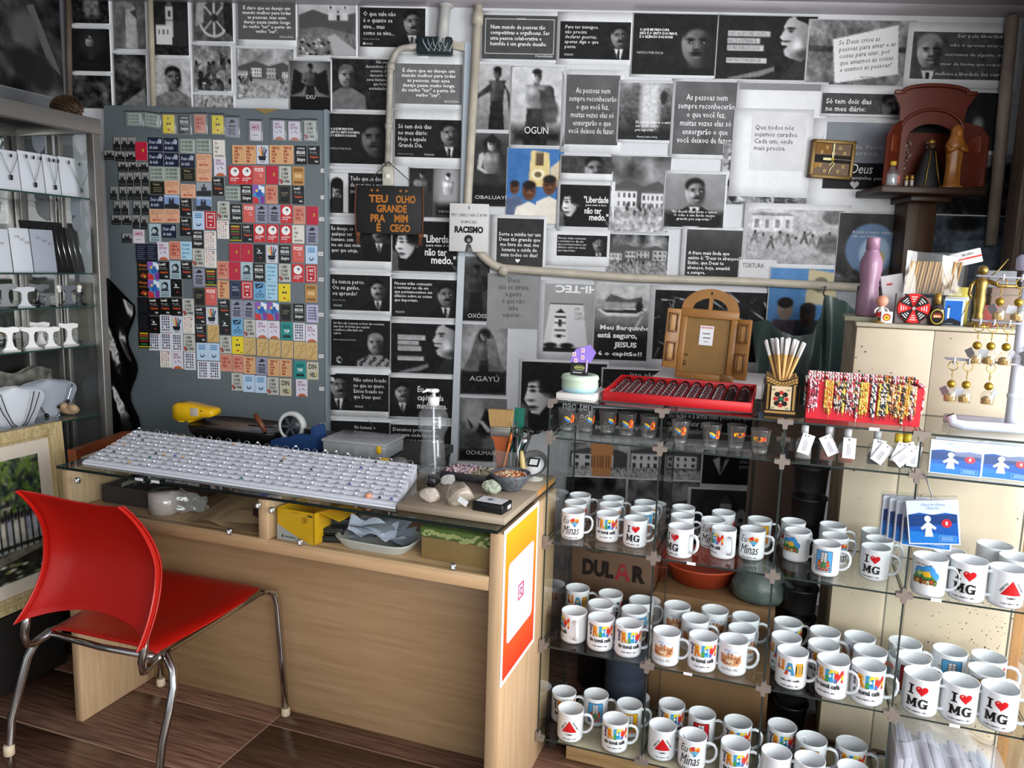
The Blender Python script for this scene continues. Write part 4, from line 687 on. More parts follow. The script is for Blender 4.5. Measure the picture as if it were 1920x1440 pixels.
d = U('#6fa8cf'); d.circ(-9, -20, 9, '#16324a').circ(-9, -20, 6.5, '#6fa8cf').circ(12, -20, 9, '#16324a').circ(12, -20, 6.5, '#6fa8cf').line(-9, -20, 8, 6, 2, '#16324a').line(12, -20, 0, 4, 2, '#16324a').poly([(-16, 10), (14, 14), (18, 34), (-20, 32)], '#1b3a55').line(-10, 16, 12, 30, 3, '#9cc6e2'); DS['bike'] = (d, 'blue magnet with a bicycle drawing')
d = U('#c3bda6'); tx(d, "DIN", -17, 8, 17, 30, '#2c2b26', .03); tx(d, "VEL", -14, -28, 14, -8, '#3b3a2c', .04); d.rect(16, -28, 20, -8, '#9aa52c'); DS['dinvel'] = (d, 'cream magnet with two short dark syllables')
d = U(BK); d.circ(-2, 12, 5, '#ddd').rect(-12, 0, 12, 4, '#ccc').circ(4, -18, 4, '#a4342c').rect(-14, 20, -4, 22, '#999'); DS['tiny'] = (d, 'black magnet with one tiny pale emblem')
d = U('#b7b3cf'); rows(d, -18, 18, (24, 12, 0, -12, -24), 5, '#4d4868', 12); d.line(10, 30, 18, -30, 2, '#3b3750'); DS['lilac'] = (d, 'lilac magnet with dark lettering')
d = U('#ded9cf'); tx(d, "Se\njoga\nna\naventura", -19, -32, 19, 32, '#26241f', .02, shear=.25); DS['scrip2'] = (d, 'cream magnet with black handwriting')
d = U('#b98a4c'); d.rect(-20, 18, 20, 32, '#8a6231').rect(-16, -8, 16, 8, '#d8b47c').rect(-20, -32, 20, -22, '#7c5628'); DS['brown'] = (d, 'brown magnet with darker bars')
d = U('#1a1c2a'); [d.rect(-19, y, 17-(k % 3)*5, y+4, '#4d5168') for k, y in enumerate((26, 17, 8, -1, -10, -19, -28))]; DS['navylines'] = (d, 'very dark blue magnet with faint text lines')
d = U('#16130f'); tx(d, "Força", -18, 16, 16, 30, '#c46a2c', .03); tx(d, "de viver", -18, 2, 16, 12, '#93602c'); d.poly([(-16, -24), (0, -10), (16, -20), (8, -34)], '#a8432a').circ(8, -26, 5, '#c9a52c'); DS['ember'] = (d, 'black magnet with ember orange drawing')
d = U('#17171b'); rows(d, -18, 16, (24, 14, 4, -6, -16, -26), 3, '#2f3038', 5); DS['dark'] = (d, 'almost black magnet with dim text lines')
d = LS('#1c2137'); d.circ(19, 15, 8, '#d7dae6').circ(19, 15, 5.5, '#1c2137').circ(19, 15, 3.5, '#8f96b4'); tx(d, "Deus cuida\nde tudo", -28, -20, 26, 18, '#c9cde0', .01, shear=.25); DS['navy'] = (d, 'wide navy magnet with white script and a ring')
d = LS('#b9c4bb'); d.frame(-31, -27, 31, 27, 1.5, '#2b302c'); [d.frame(-27+18*i, -22+16*j, -12+18*i, -10+16*j, 1.8, '#3a423c').rect(-23+18*i, -19+16*j, -17+18*i, -13+16*j, '#5a655c') for i in range(3) for j in range(3)]; DS['boxed'] = (d, 'wide pale green magnet with boxed lettering')
d = LS('#dda887'); tx(d, "Gratidão é a memória do\ncoração que não esquece\no bem recebido", -28, 4, 28, 24, '#6b3a24', .01); tx(d, "BEM-VINDO", -20, -22, 20, -12, '#a83a22', .03); d.rect(-4, -6, 4, -4, '#6b3a24'); DS['peach'] = (d, 'wide peach magnet with a brown verse')
d = LS('#15130f'); d.frame(-31, -27, 31, 27, 1.5, '#6d6242'); tx(d, "Chegou", -18, 10, 10, 20, '#b5a877', .02); rows(d, -18, 20, (0, -8, -16), 3.5, '#7a7050', 3); DS['blackbox'] = (d, 'wide black magnet with a gold thin frame')
d = LS('#7f98c4'); d.poly([(-33, -29), (33, -29), (33, -14), (10, -6), (-33, -12)], '#20242b').rect(-14, -12, 10, 8, '#2c3038').rect(-12, 8, -5, 20, '#343943').rect(2, 8, 9, 20, '#343943').rect(-33, 18, 33, 29, '#a9b9d6'); DS['skychurch'] = (d, 'wide magnet with a church under blue sky')
d = LS('#9aa0a6'); d.poly([(-33, -29), (33, -29), (33, -4), (-33, -8)], '#24262a').rect(-12, -8, 12, 10, '#3b3d42').rect(-3, 10, 4, 22, '#3b3d42'); DS['greychurch'] = (d, 'wide magnet with a church under grey sky')
def small(w, h):
    d = Decal(); d.rect(-w, -h, w, h, '#17181a').rect(-w+1.5, 0, w-1.5, h-1.5, '#8f8f8a').rect(-w*.5, -h*.2, w*.5, h*.35, '#1a1b1d').rect(-w*.5, h*.2, -w*.25, h*.6, '#202123').rect(w*.25, h*.2, w*.5, h*.6, '#202123').rect(-w*.7, -h*.75, w*.7, -h*.6, '#4a4a48'); return d
d = small(15.5, 29); DS['bwtall'] = (d, 'small tall black and white church magnet')
d = small(22, 21); DS['bwwide'] = (d, 'small wide black and white church magnet')
d = Decal(); d.rect(-25, -29, 25, 29, '#d5cdd6'); tx(d, "AMOR", -17, 6, 17, 18, '#a33a5c', .04); d.frame(-20, 2, 20, 22, 1.4, '#a33a5c').rect(-12, -14, 12, -12, '#666'); DS['pinkwhite'] = (d, 'pale square magnet with framed pink lettering')
SIZE = {}
for k, (d, n) in DS.items():
    P = d.it[0][0]; hw_, hh_ = P[:, 0].max(), P[:, 1].max()
    for i, (q, f, c) in enumerate(d.it): d.it[i] = (np.clip(q, [-hw_, -hh_], [hw_, hh_])*.001, f, c)
    me = d.mesh('print', wallmap, INK_G, eps=.00006)
    kk = (round(hw_), round(hh_))
    if kk not in SIZE: SIZE[kk] = BX(-hw_*.00101, hw_*.00101, 0, .0032, -hh_*.00101, hh_*.00101).mesh('magnet', mat('magnet_edge', '#b9b6b0', .5))
    DS[k] = (me, n, SIZE[kk])
COLX = [1755, 1685, 1610, 1538, 1466, 1395, 1325, 1262, 1190, 1120, 1055, 990, 925, 866, 808]
MG = []
def mg(kind, pts): MG.extend((x, y, kind) for x, y in pts)
T4 = lambda L: [(x, y+1200) for x, y in L]     # lower crop rows
mg('tan', [(1340, 870), (1407, 870), (1550, 870), (1617, 870)]+T4([(1257, 428), (1405, 855), (1540, 867), (1607, 870)]))
mg('hand', [(1477, 870)]+T4([(1530, 230), (1192, 577), (995, 628)]))
mg('script', [(1693, 873), (1387, 1090), (1330, 1200)]+T4([(1603, 230), (1457, 332), (1113, 145), (1682, 557)]))
mg('look', [(1766, 873), (1228, 1050), (1678, 1097), (1393, 1312), (1047, 1168), (1047, 1277)]+T4([(1050, 320), (922, 322), (1262, 535), (930, 525), (993, 525), (867, 525), (1127, 575), (1130, 678)]))
mg('redeye', [(1321, 985), (1388, 985), (1612, 1205), (1460, 1312), (1533, 1314), (1608, 1316)]+T4([(1676, 337)]))
mg('salmon', [(1458, 985), (1400, 1200)]+T4([(1677, 227), (1187, 467)]))
mg('crimson', [(1532, 985), (1757, 1213), (795, 850)]+T4([(1322, 220), (1390, 222), (1320, 325)]))
mg('mono', [(1604, 988), (1257, 1185)]+T4([(1117, 250), (1602, 335), (1060, 530), (1405, 647), (1065, 732), (1270, 738), (1335, 948), (1535, 972)]))
mg('brown', [(1678, 990)]+T4([(1750, 450)])); mg('boxed', [(1310, 1088), (885, 977), (970, 977), (1055, 822), (1147, 822)]); mg('paint', [(1455, 1092)]+T4([(862, 323), (865, 424), (1468, 548), (1536, 550)]))
mg('tanred', [(1527, 1094), (1684, 1210)]+T4([(985, 208), (1255, 320), (1272, 840), (1340, 845)])); mg('darkframe', [(1602, 1096)]+T4([(1122, 470), (1608, 559)]))
mg('mustache', [(1470, 1203), (1543, 1204), (1755, 1322)]+T4([(1120, 360), (1332, 540), (1400, 543), (1473, 860)]))
mg('multi', [(1255, 1292)]+T4([(1183, 150), (1185, 255), (1062, 628), (933, 818)])); mg('reggae', [(1325, 1310)]+T4([(1187, 362), (812, 710)])); mg('scrip2', [(1678, 1318), (1232, 840)])
mg('cup', [(1117, 1240)]+T4([(1752, 233), (1138, 778), (1203, 780), (1400, 957), (1467, 962)])); mg('redbox', [(1185, 1240)]+T4([(1750, 340), (1390, 432)])); mg('pink', [(1237, 938)]+T4([(917, 212), (1473, 652), (1540, 656), (1752, 675), (998, 826), (1697, 982)]))
mg('tiny', T4([(1460, 226), (993, 420), (868, 627), (1267, 634)])); mg('face', T4([(1388, 325), (987, 318), (928, 420)])+[(872, 1310)]); mg('bluetext', T4([(1047, 210), (1528, 439), (1527, 336)])); mg('navycard', T4([(1325, 430)])); mg('bike', T4([(1460, 437), (1335, 640)]))
mg('yellow', T4([(1600, 447), (1338, 742)])); mg('lilac', T4([(1757, 565)])); mg('teal', T4([(1613, 662), (1688, 880)])); mg('beige', T4([(1405, 748), (1477, 755), (1546, 760), (1616, 766), (1686, 771), (1753, 777), (1200, 677)])); mg('dinvel', T4([(1758, 886), (1606, 978)]))
mg('blocks', T4([(997, 727), (933, 620), (935, 722), (870, 722), (1068, 832), (1143, 881), (1207, 883), (1683, 667)])); mg('navylines', T4([(855, 222), (797, 222)])); mg('ember', T4([(805, 322), (808, 420)])); mg('dark', T4([(808, 520), (810, 612)]))
mg('navy', [(875, 812), (877, 895), (962, 815), (965, 900), (1055, 905), (882, 1135), (952, 1300)]); mg('peach', [(883, 1215), (968, 1055), (968, 1215), (1058, 1075), (1147, 905), (1147, 983)]); mg('blackbox', [(885, 1058), (1058, 983)]); mg('skychurch', [(967, 1135), (1147, 1145)]); mg('greychurch', [(1147, 1065)])
mg('bwtall', [(657, 810), (700, 810), (740, 810), (688, 1010), (730, 1010), (772, 1008), (818, 1008), (640, 1087), (692, 1087), (735, 1087), (775, 1087), (820, 1087), (660, 1170), (702, 1170), (770, 1170), (818, 1170), (765, 1247), (811, 1252)])
mg('bwwide', [(615, 873), (675, 880), (735, 882), (692, 938), (750, 938), (808, 938), (655, 1238), (714, 1238), (715, 1340)]); mg('pinkwhite', [(780, 1330)])
cnt = {}; rown = {}
MG.sort(key=lambda m: (m[1], m[0]))
brow = [810, 877, 938, 1009, 1087, 1170, 1244, 1340]
for x, y, k in MG:
    P = FW.at(x/3, y/3, -BD-.004); me, n, body = DS[k]
    if k.startswith('bw'):
        r = min(range(8), key=lambda i: abs(brow[i]-y)); key = ('b', r); cnt[key] = cnt.get(key, 0)+1
        row = sorted([m for m in MG if m[2].startswith('bw') and min(range(8), key=lambda i: abs(brow[i]-m[1])) == r]); i = 1+row.index((x, y, k))
        lab = '%s, %s row down, %s from the display case' % (n, nth(r+1), nth(i)); g = 'small church magnets on the metal board'
    else:
        c = min(range(len(COLX)), key=lambda i: abs(COLX[i]-x)); key = c; cnt[key] = cnt.get(key, 0)+1
        lab = '%s, %s column from the pipes, %s down' % (n, nth(c+1), nth(cnt[key])); g = 'magnets on the metal board'
    o = obj('fridge_magnet', body, None, FW.p(*P), YW); tag(o, lab, 'magnet', g); obj('print', me, o, (0, -.0005, 0))
# sleeved souvenirs along the top edge
M_SLEEVE = thin_glass('clear_sleeve', (.93, .95, .96), 2.2, .12, 1.45, .08)
def sleeve(cx, cy, kind, w, h, n, rz=0.):
    P = FW.at(cx/3, cy/3, -BD-.006); me, nm, body = DS[kind]
    t = thing('bagged_magnet', n, 'souvenir', FW.p(*P), rot=(0, rz, YW))
    hx_, hy_ = w/2000, h/2000
    BX(-hx_, hx_, 0, .004, -hy_, hy_, bev=.0015).build('magnet', mat('magnet_edge'), t)
    bw = max(v.co.x for v in me.vertices)*2; bh = max(v.co.z for v in me.vertices)*2
    p = obj('print', me, t, (0, -.0006, 0)); p.scale = (w/1000/bw, 1, h/1000/bh)
    BX(-hx_-.009, hx_+.009, -.004, .0045, -hy_-.008, hy_+.009, bev=.004).build('plastic_sleeve', M_SLEEVE, t)
    BX(-hx_-.009, hx_+.009, -.0045, -.0035, hy_+.005, hy_+.009).build('top_seal', mat('seal_dark', '#2b2b2d', .3), t)
for cx, cy, k, w_, h_, n in ((757, 670, 'boxed', 62, 50, 'bagged wide souvenir with boxed lettering, first in the board top row'), (855, 677, 'boxed', 64, 52, 'bagged tilted wide souvenir with boxed lettering, second in the board top row'), (949, 698, 'yellow', 50, 76, 'bagged yellow souvenir with white round, third in the board top row'), (1037, 700, 'script', 50, 76, 'bagged black souvenir with pale lettering, fourth in the board top row'), (1125, 697, 'tanred', 50, 76, 'bagged pink lettered souvenir beside the black one in the top row'), (1225, 702, 'yellow', 50, 76, 'bagged yellow souvenir with small emblem, sixth in the board top row'), (1305, 717, 'mustache', 52, 78, 'bagged grey souvenir with moustache drawing in the board top row'), (1437, 737, 'pinkwhite', 48, 78, 'bagged blank white souvenir alone in the gap of the top row'), (1568, 733, 'pink', 50, 78, 'bagged pink souvenir third from the pipe end of the top row'), (1655, 737, 'pink', 50, 78, 'bagged pink souvenir second from the pipe end of the top row'), (1744, 735, 'mono', 50, 80, 'bagged white souvenir at the pipe end of the board top row')):
    sleeve(cx, cy, k, w_, h_, n, .12 if cx == 855 else 0)
lab = ['top', 'second', 'third', 'fourth', 'fifth', 'sixth', 'seventh', 'eighth', 'ninth']
for i, (x, y) in enumerate(((606, 320), (606, 370), (603, 411), (601, 476), (602, 524), (602, 590), (602, 668), (603, 729), (605, 796))):
    P = FW.at(x, y, -BD-.002); o = BX(-.011, .011, 0, .0015, -.008, .008).build('price_tag', mat('tag_white', '#dcdcda', .6), None, FW.p(*P), YW)
    tag(o, 'tiny white price tag on the board edge, %s from the top' % nth(i+1), 'price tag', 'price tags on the board edge')
    obj('print', Decal().text('1,50', -.007, -.004, .007, .004, '#666', .02).mesh('print', wallmap), o, (0, -.0006, 0))
# ================================================================ DISPLAY CASE
KP = on_pl(199, 500, (0, 3.15, 0), Vector((0, 1, 0))); KP.z = 0
FK = Frame(KP, YC)
def kz(px, py): return on_pl(px, py, KP, Vector((0, 1, 0))).z
def kp(px, py, d): return FK.loc(on_pl(px, py, KP-AX*d, AX))
def ke(px, py, y=0.): return FK.at(px, py, y)
M_ALU = mat('brushed_aluminium', '#8d8a86', .38, .75, noise=.12, nscale=30, stretch=(1, 1, 40))
M_CG = thin_glass('case_glass', (.93, .96, .95), 1.2, .02, 1.45, .04)
GEDGE = mat('glass_edge', '#1d3b34', .2, spec=.6)
ZK = kz(192, 226); DK = .43; LK = 1.25
case = thing('display_case', 'aluminium framed glass display case with jewellery shelves along the side wall', 'display case', KP, YC)
def mem(nm, x0, x1, y0, y1, z0, z1, m=M_ALU, bv=.003): return BX(x0, x1, y0, y1, z0, z1, bev=bv).build(nm, m, case)
mem('post', -.035, 0, -.035, 0, 0, ZK); mem('post', -DK, -DK+.035, -.035, 0, 0, ZK-.004); mem('post', -.035, 0, -LK, -LK+.035, 0, ZK); mem('post', -.245, -.215, -.03, -.004, .6, ZK-.05); mem('post', -.205, -.185, -.028, -.004, .6, ZK-.05)
mem('top_rail', -.035, .004, -LK, .003, ZK-.055, ZK+.004); mem('end_rail', -DK, 0, -.035, 0, ZK-.055, ZK); mem('back_rail', -DK, -DK+.03, -LK, 0, ZK-.055, ZK)
mem('mullion', -DK, -DK+.03, -.34, -.30, .6, ZK-.05)
mem('lid', -DK, -.002, -LK, -.002, ZK-.012, ZK-.004, mat('case_lid', '#4a4542', .6), 0)
mem('mirror_back', -DK-.006, -DK-.002, -LK, 0, .56, ZK-.05, mat('mirror', '#b9bcbb', .04, 1.), 0)
mem('base_box', -DK, .0, -LK, 0.0, .0, .262, mat('case_base', '#191715', .6), .003); mem('front_plinth', .0, .145, -LK, -.40, .0, .262, mat('case_base'), .003)
mem('lower_panel', -DK, -.01, -LK, -.03, .262, .56, mat('case_base'), 0)
for x0, x1 in ((-.415, -.247), (-.183, -.037)): mem('end_pane', x0, x1, -.018, -.013, .6, ZK-.055, M_CG, 0)
SHZ = [kz(185, 373), kz(185, 512), kz(187, 572), kz(190, 645), kz(190, 774)]
mem('end_backing', -.40, -.036, -.011, -.008, SHZ[3]+.01, SHZ[1]-.04, mat('beige_backing', '#857e70', .7, noise=.2, nscale=18), 0); mem('end_backing', -.40, -.036, -.011, -.008, .56, SHZ[3]-.012, mat('case_base'), 0); mem('added_dark_sheet', -DK+.002, -DK+.006, -LK, -.03, .56, SHZ[3]-.012, mat('case_base'), 0)  # lower dark backing and mirror-side sheet are added to darken the case interior
for z in SHZ:
    s = BX(-DK+.01, -.037, -LK+.04, -.02, z-.006, z, 0); s.m = [0, 1, 1, 0, 1, 1] if 0 else [0]*6
    s.build('glass_shelf', mat('shelf_glass_solid', '#8d9a96', .1, alpha=.55) if 0 else thin_glass('shelf_glass', (.72, .78, .76), 1.2, .05, 1.45, .18, (.5, .55, .54)), case)
    mem('shelf_edge', -.037, -.034, -LK+.04, -.03, z-.006, z, GEDGE, 0)
def oncase(name, label, cat, px, py, d, zi, group=None, rz=0.):
    p = kp(px, py, d); p.z = SHZ[zi]; return thing(name, label, cat, FK.p(*p), YC+pi/2+rz, group)      # local x runs into depth along the case, -y faces the room
M_PAD = mat('white_display_card', '#c5c9cf', .5, noise=.02); M_PADG = mat('grey_display_card', '#9aa0aa', .5)
def card(label, x0, x1, yt, d, zi, m, lean=.1, name='necklace_board'):
    a = kp(x0, yt, d); b = kp(x1, yt, d); w = b.y-a.y; h = (a.z+b.z)/2-SHZ[zi]
    p = FK.p(-d, (a.y+b.y)/2, SHZ[zi]); t = thing(name, label, 'jewellery board', p, YC+pi/2, 'jewellery boards in the display case')
    BX(-w/2, w/2, 0, .006, 0, h, M=RX(-lean), bev=.002).build('card', m, t)
    BX(-w/2*.8, w/2*.8, 0.008, .045, 0, .004).build('easel_foot', m, t); return t, w, h
def chain(t, x0, x1, ztop, zlow, r=.0011, pend=True, m=None, y=-.004):
    pts = []
    for i in range(9): u = i/8; pts.append((x0+(x1-x0)*u, y, zlow+(ztop-zlow)*abs(2*u-1)**1.15))
    TB(pts, r, 5).build('chain', m or mat('steel_chain', '#7c7f84', .3, .8), t)
    if pend: BX((x0+x1)/2-.006, (x0+x1)/2+.006, y-.004, y, zlow-.02, zlow-.002, bev=.002).build('pendant', mat('black_stone', '#16161a', .25), t)
for i, (x0, x1, yt) in enumerate(((-60, 36, 276), (38, 82, 284), (84, 112, 290), (114, 178, 297))):
    t, w_, h_ = card('white necklace board on the top case shelf, %s from the board side' % nth(4-i), x0, x1, yt, .07+.012*i, 0, M_PAD)
    if i in (1, 2, 3): chain(t, -w_*.32, w_*.36, h_*.92, h_*.28)
    if i == 0: chain(t, w_*.1, w_*.45, h_*.9, h_*.4)
    for k in range(3): BX(-w_*.3+w_*.3*k, -w_*.3+w_*.3*k+.006, -.003, 0, h_*.82, h_*.9).build('earring', mat('black_stone'), t)
for i, (x0, x1, yt) in enumerate(((-60, 20, 427), (22, 59, 427), (61, 104, 430))):
    t, w_, h_ = card('%s white earring board on the second case shelf, before the black chain board' % nth(i+1), x0, x1, yt, .06+.01*i, 1, M_PAD if i < 2 else M_PADG)
    for k in range(3): BL((-w_*.25+w_*.25*k, -.003, h_*.8-.01*k), .004, 6).build('earring', mat('silver', '#c8c9cc', .2, 1.), t)
t, w_, h_ = card('black velvet board hung with silver chains on the second case shelf', 50, 156, 414, .15, 1, mat('black_velvet', '#0c0c0e', .9), .2)
for k in range(6):
    x = -w_*.05+w_*.1*k; TB([(x, -.004, h_*.9), (x+.004, -.003+h_*.0, h_*.5), (x+.006, -.003, h_*.1)], .0022, 5, M=RX(-.2)).build('chain', mat('silver', '#c8c9cc', .2, 1.), t)
def tstand(label, px, yt, yb, d, zi, m, tilt=0., pearls=False, wd=.055):
    a = kp(px, yt, d); p = FK.p(a.x, a.y, SHZ[zi]); h = a.z-SHZ[zi]
    t = thing('ring_stand', label, 'jewellery stand', p, YC+pi/2-.35, 'jewellery stands in the display case')
    w = wd; prof = [(w*a, h*b) for a, b in ((-.55, 0), (.55, 0), (.24, .2), (.16, .4), (.16, .62), (.24, .74), (.6, .78), (.66, .94), (.25, .99), (-.2, .96), (-.72, 1), (-.7, .83), (-.26, .74), (-.16, .62), (-.16, .4), (-.24, .2))]
    PR(prof, -.006, .006, M=RX(pi/2)).build('silhouette', m, t)
    BX(-w*.55, w*.55, -.02, .02, 0, .004, bev=.001).build('foot', m, t)
    if pearls:
        for k in (-1, 1): BL((k*w*.7, -.008, h*.88), .011, 10).ball((k*w*.66, -.01, h*.72), .009, 10).build('pearl_earring', mat('pearl', '#d7d2cc', .2), t)
MBK = mat('black_acrylic', '#141519', .25); MSL = mat('slate_acrylic', '#3a3d4a', .35); MWA = mat('white_acrylic', '#d3d3cf', .35)
tstand('black ring stand at the mirror end of the third case shelf', 8, 531, 578, .1, 2, MBK, wd=.06)
tstand('pale grey ring stand between black ones on the third case shelf', 44, 537, 577, .08, 2, mat('pale_acrylic', '#a9acae', .35), wd=.055)
tstand('tall black ring stand behind the pale one on the third case shelf', 74, 532, 575, .16, 2, MBK, wd=.05)
tstand('short black ring stand on the third case shelf beside the tall one', 88, 549, 575, .1, 2, MBK, wd=.04)
tstand('slate stand with pearl drop earrings on the third case shelf', 127, 534, 573, .1, 2, MSL, pearls=True)
tstand('small black ring stand near the aluminium post on the third shelf', 149, 547, 571, .12, 2, MBK, wd=.036)
for i, (x, yt, d) in enumerate(((16, 612, .08), (57, 612, .1), (74, 603, .17), (93, 612, .08), (128, 605, .1))):
    tstand('white ring stand on the fourth case shelf, %s from the aluminium post' % nth(5-i), x, yt, 650, d, 3, MWA, wd=.052)
def bust(label, x, y0, d, m, dark):
    a = kp(x, y0, d); p = FK.p(a.x, a.y, SHZ[4]-.02); h = a.z-SHZ[4]+.02
    t = thing('necklace_bust', label, 'jewellery bust', p, YC+pi/2-.3, 'necklace busts in the display case')
    def fn(u, v): q = (u-.5)*2; wv = .06+.05*min(1, v*1.5) if v < .75 else .11*sqrt(max(.02, 1-((v-.75)/.25)**2)); return (q*wv, -.03*(1-q*q)+.015, v*h)
    mb = GD(10, 12, fn); mb.grid(10, 12, lambda u, v: (lambda P: (P[0], P[1]*.2+.03, P[2]))(fn(1-u, v))); mb.build('bust_form', m, t)
    pts = [(.075*sin(k*pi/8-pi/2), -.026, h*.86-.12*cos(k*pi/8-pi/2)**2*1.1) for k in range(9)]
    if dark:
        for q in (1., .75): TB([(x_*q, y_-.003, z_+.02*(1-q)) for x_, y_, z_ in pts], .0018, 5).build('cord', mat('black_cord', '#101012', .6), t)
        BX(-.009, .009, -.034, -.028, h*.86-.16, h*.86-.128, bev=.002).build('pendant', mat('silver', '#c8c9cc', .2, 1.), t)
    else:
        TB(pts, .0028, 6).build('chain', mat('silver', '#c8c9cc', .2, 1.), t)
        for k in range(5): q = pts[4+k-1] if k < 4 else pts[3]; BL((q[0], q[1]-.004, q[2]), .0085, 8).build('bead', mat('black_stone'), t)
bust('pale bust with black cord necklaces on the lowest case shelf', 26, 726, .12, M_PAD, True)
bust('grey bust with silver chain and black beads on the lowest case shelf', 92, 712, .17, M_PADG, False)
p = kp(55, 712, .3); t = thing('stone_slab', 'mottled stone slab leaning behind the necklace busts', 'stone', FK.p(p.x, p.y, SHZ[4]), YC+pi/2)
GD(12, 6, lambda u, v: ((u-.5)*.36, .01*sin(u*9)*cos(v*7), v*.17+.012*sin(u*13)*v)).grid(12, 6, lambda u, v: ((.5-u)*.36, .03, v*.17+.012*sin((1-u)*13)*v)).build('slab_face', mat('mottled_stone', '#8d8a80', .8, col2='#2b2a27', nscale=22, bump=.5), t)
p = ke(150, 778, -.08); t = thing('wooden_mask', 'carved pale wooden face with a green side on the lowest case shelf', 'carving', FK.p(-.12, -.1, SHZ[4]), YC)
BL((0, 0, .022), .04, 16, sc=(1.2, .7, .55)).ball((.03, -.01, .03), .02, 10, sc=(1.3, .8, .9)).ball((-.005, -.018, .036), .016, 10).build('carved_head', mat('pale_carved_wood', '#b99a78', .6, noise=.2, nscale=15), t)
BL((-.045, .0, .026), .028, 12, sc=(.8, .8, .9)).build('green_side', mat('moss_green', '#5f7350', .7, noise=.2), t); BL((-.022, -.027, .034), .007, 8).build('eye', MBK, t)
p = ke(172, 655, .02); t = thing('cloth_bag', 'dark green tapered cloth bag hanging beyond the case end pane', 'bag', FK.p(p.x, .05, p.z-.075), YC)
MB().loft([[((.045-.013*k)*1.15*cos(a_)*(1+.08*sin(5*a_)), .018*sin(a_), -.06+.065*k*1.1) for a_ in [j*pi/8 for j in range(16)]] for k in range(3)]).build('bag_body', mat('green_cloth', '#1f5a48', .9, noise=.15, nscale=30), t)
TB([(0, 0, .08), (0, -.03, .1)], .003, 5).build('loop', mat('green_cloth'), t)
def hung(label, x, y, wpx, hpx, kind, m):
    P = ke(x, y, -.022); s = (P.y*0+3.1)/F_PX; w, h = wpx*s/2*1.25, hpx*s/2
    pol = {'shield': [(-w, h*.75), (-w*.7, h), (-w*.3, h*.85), (0, h), (w*.3, h*.85), (w*.7, h), (w, h*.75), (w*.85, -h*.2), (w*.6, -h*.6), (0, -h), (-w*.6, -h*.6), (-w*.85, -h*.2)], 'oval': [(w*cos(k*pi/9), h*sin(k*pi/9)) for k in range(18)], 'tab': [(-w, -h), (w, -h), (w, h*.7), (w*.6, h), (-w*.6, h), (-w, h*.7)]}[kind]
    o = PR(pol, -.002, .002, M=RX(pi/2)).build('shaped_card', m, None, FK.p(P.x, -.026, P.z), YC); tag(o, label, 'display card', 'cut cards on the case end panes')
hung('grey shield shaped card hanging on the middle end pane', 74, 270, 26, 36, 'shield', M_PADG); hung('white tall tab card beside the grey shield card', 95, 268, 18, 46, 'tab', M_PAD); hung('pale pointed shield card on the end pane beside the post', 155, 270, 27, 42, 'shield', M_PAD)
hung('pale upright tab card below the necklace boards', 144, 388, 19, 32, 'tab', M_PADG); hung('pale torn tab card beside the post below the necklace boards', 170, 387, 18, 30, 'shield', M_PAD); hung('white oval card beside the post, upper one', 171, 421, 18, 28, 'oval', M_PAD); hung('white round card beside the post, lower one', 173, 461, 18, 32, 'oval', M_PAD); hung('grey oval card behind the black chain board', 147, 420, 20, 28, 'oval', M_PADG); hung('large grey torn card on the middle end pane', 89, 394, 46, 40, 'shield', mat('dull_card', '#8d9190', .6))
# pine cone on the case
t = thing('pine_cone', 'large brown pine cone lying on top of the aluminium case corner', 'pine cone', FK.p(-.13, -.03, ZK+.045), YC)
mb = MB(); mb.ball((0, 0, 0), .034, 12, sc=(1.75, 1, .95)); mb.build('core', mat('cone_brown', '#3b2a1e', .8), t)
mb = MB()
for i in range(150):
    a_ = i*2.39996; u = i/150; x = -.06+.12*u; r = .038*sqrt(max(.06, 1-((u-.5)*1.9)**2)); M_ = TR(x, r*cos(a_), r*sin(a_)) @ RX(a_-pi/2) @ RY(.6*(1 if u < .5 else -.5))
    mb.add([(-.007, -.004, 0), (.007, -.004, 0), (.006, 0, .012), (-.006, 0, .012), (0, .004, .003)], [(0, 1, 2, 3), (1, 0, 4), (2, 1, 4), (3, 2, 4), (0, 3, 4)], 0, False, M_)
mb.build('scale', mat('cone_scale', '#4a3324', .75, noise=.3, nscale=60), t)['kind'] = 'stuff'
# black wrapped boards behind the case
t = thing('wrapped_board', 'black plastic wrapped board leaning between display case and metal board', 'board', FW.p(FW.at(228, 640, -.1).x, -.1, 0.0), YW)
GD(8, 24, lambda u, v: (-.05+.1*u+.02*sin(v*21)*u, -.03+.02*sin(u*6+v*17)*cos(v*9), .55+v*.85-.12*u)).grid(8, 24, lambda u, v: (.05-.1*u+.02*sin(v*21)*(1-u), .0, .55+v*.85-.12*(1-u))).build('wrap', mat('black_film', '#0b0b0c', .2), t)
BX(-.05, .05, -.005, .03, 0, .56).build('board_foot', mat('case_base'), t)
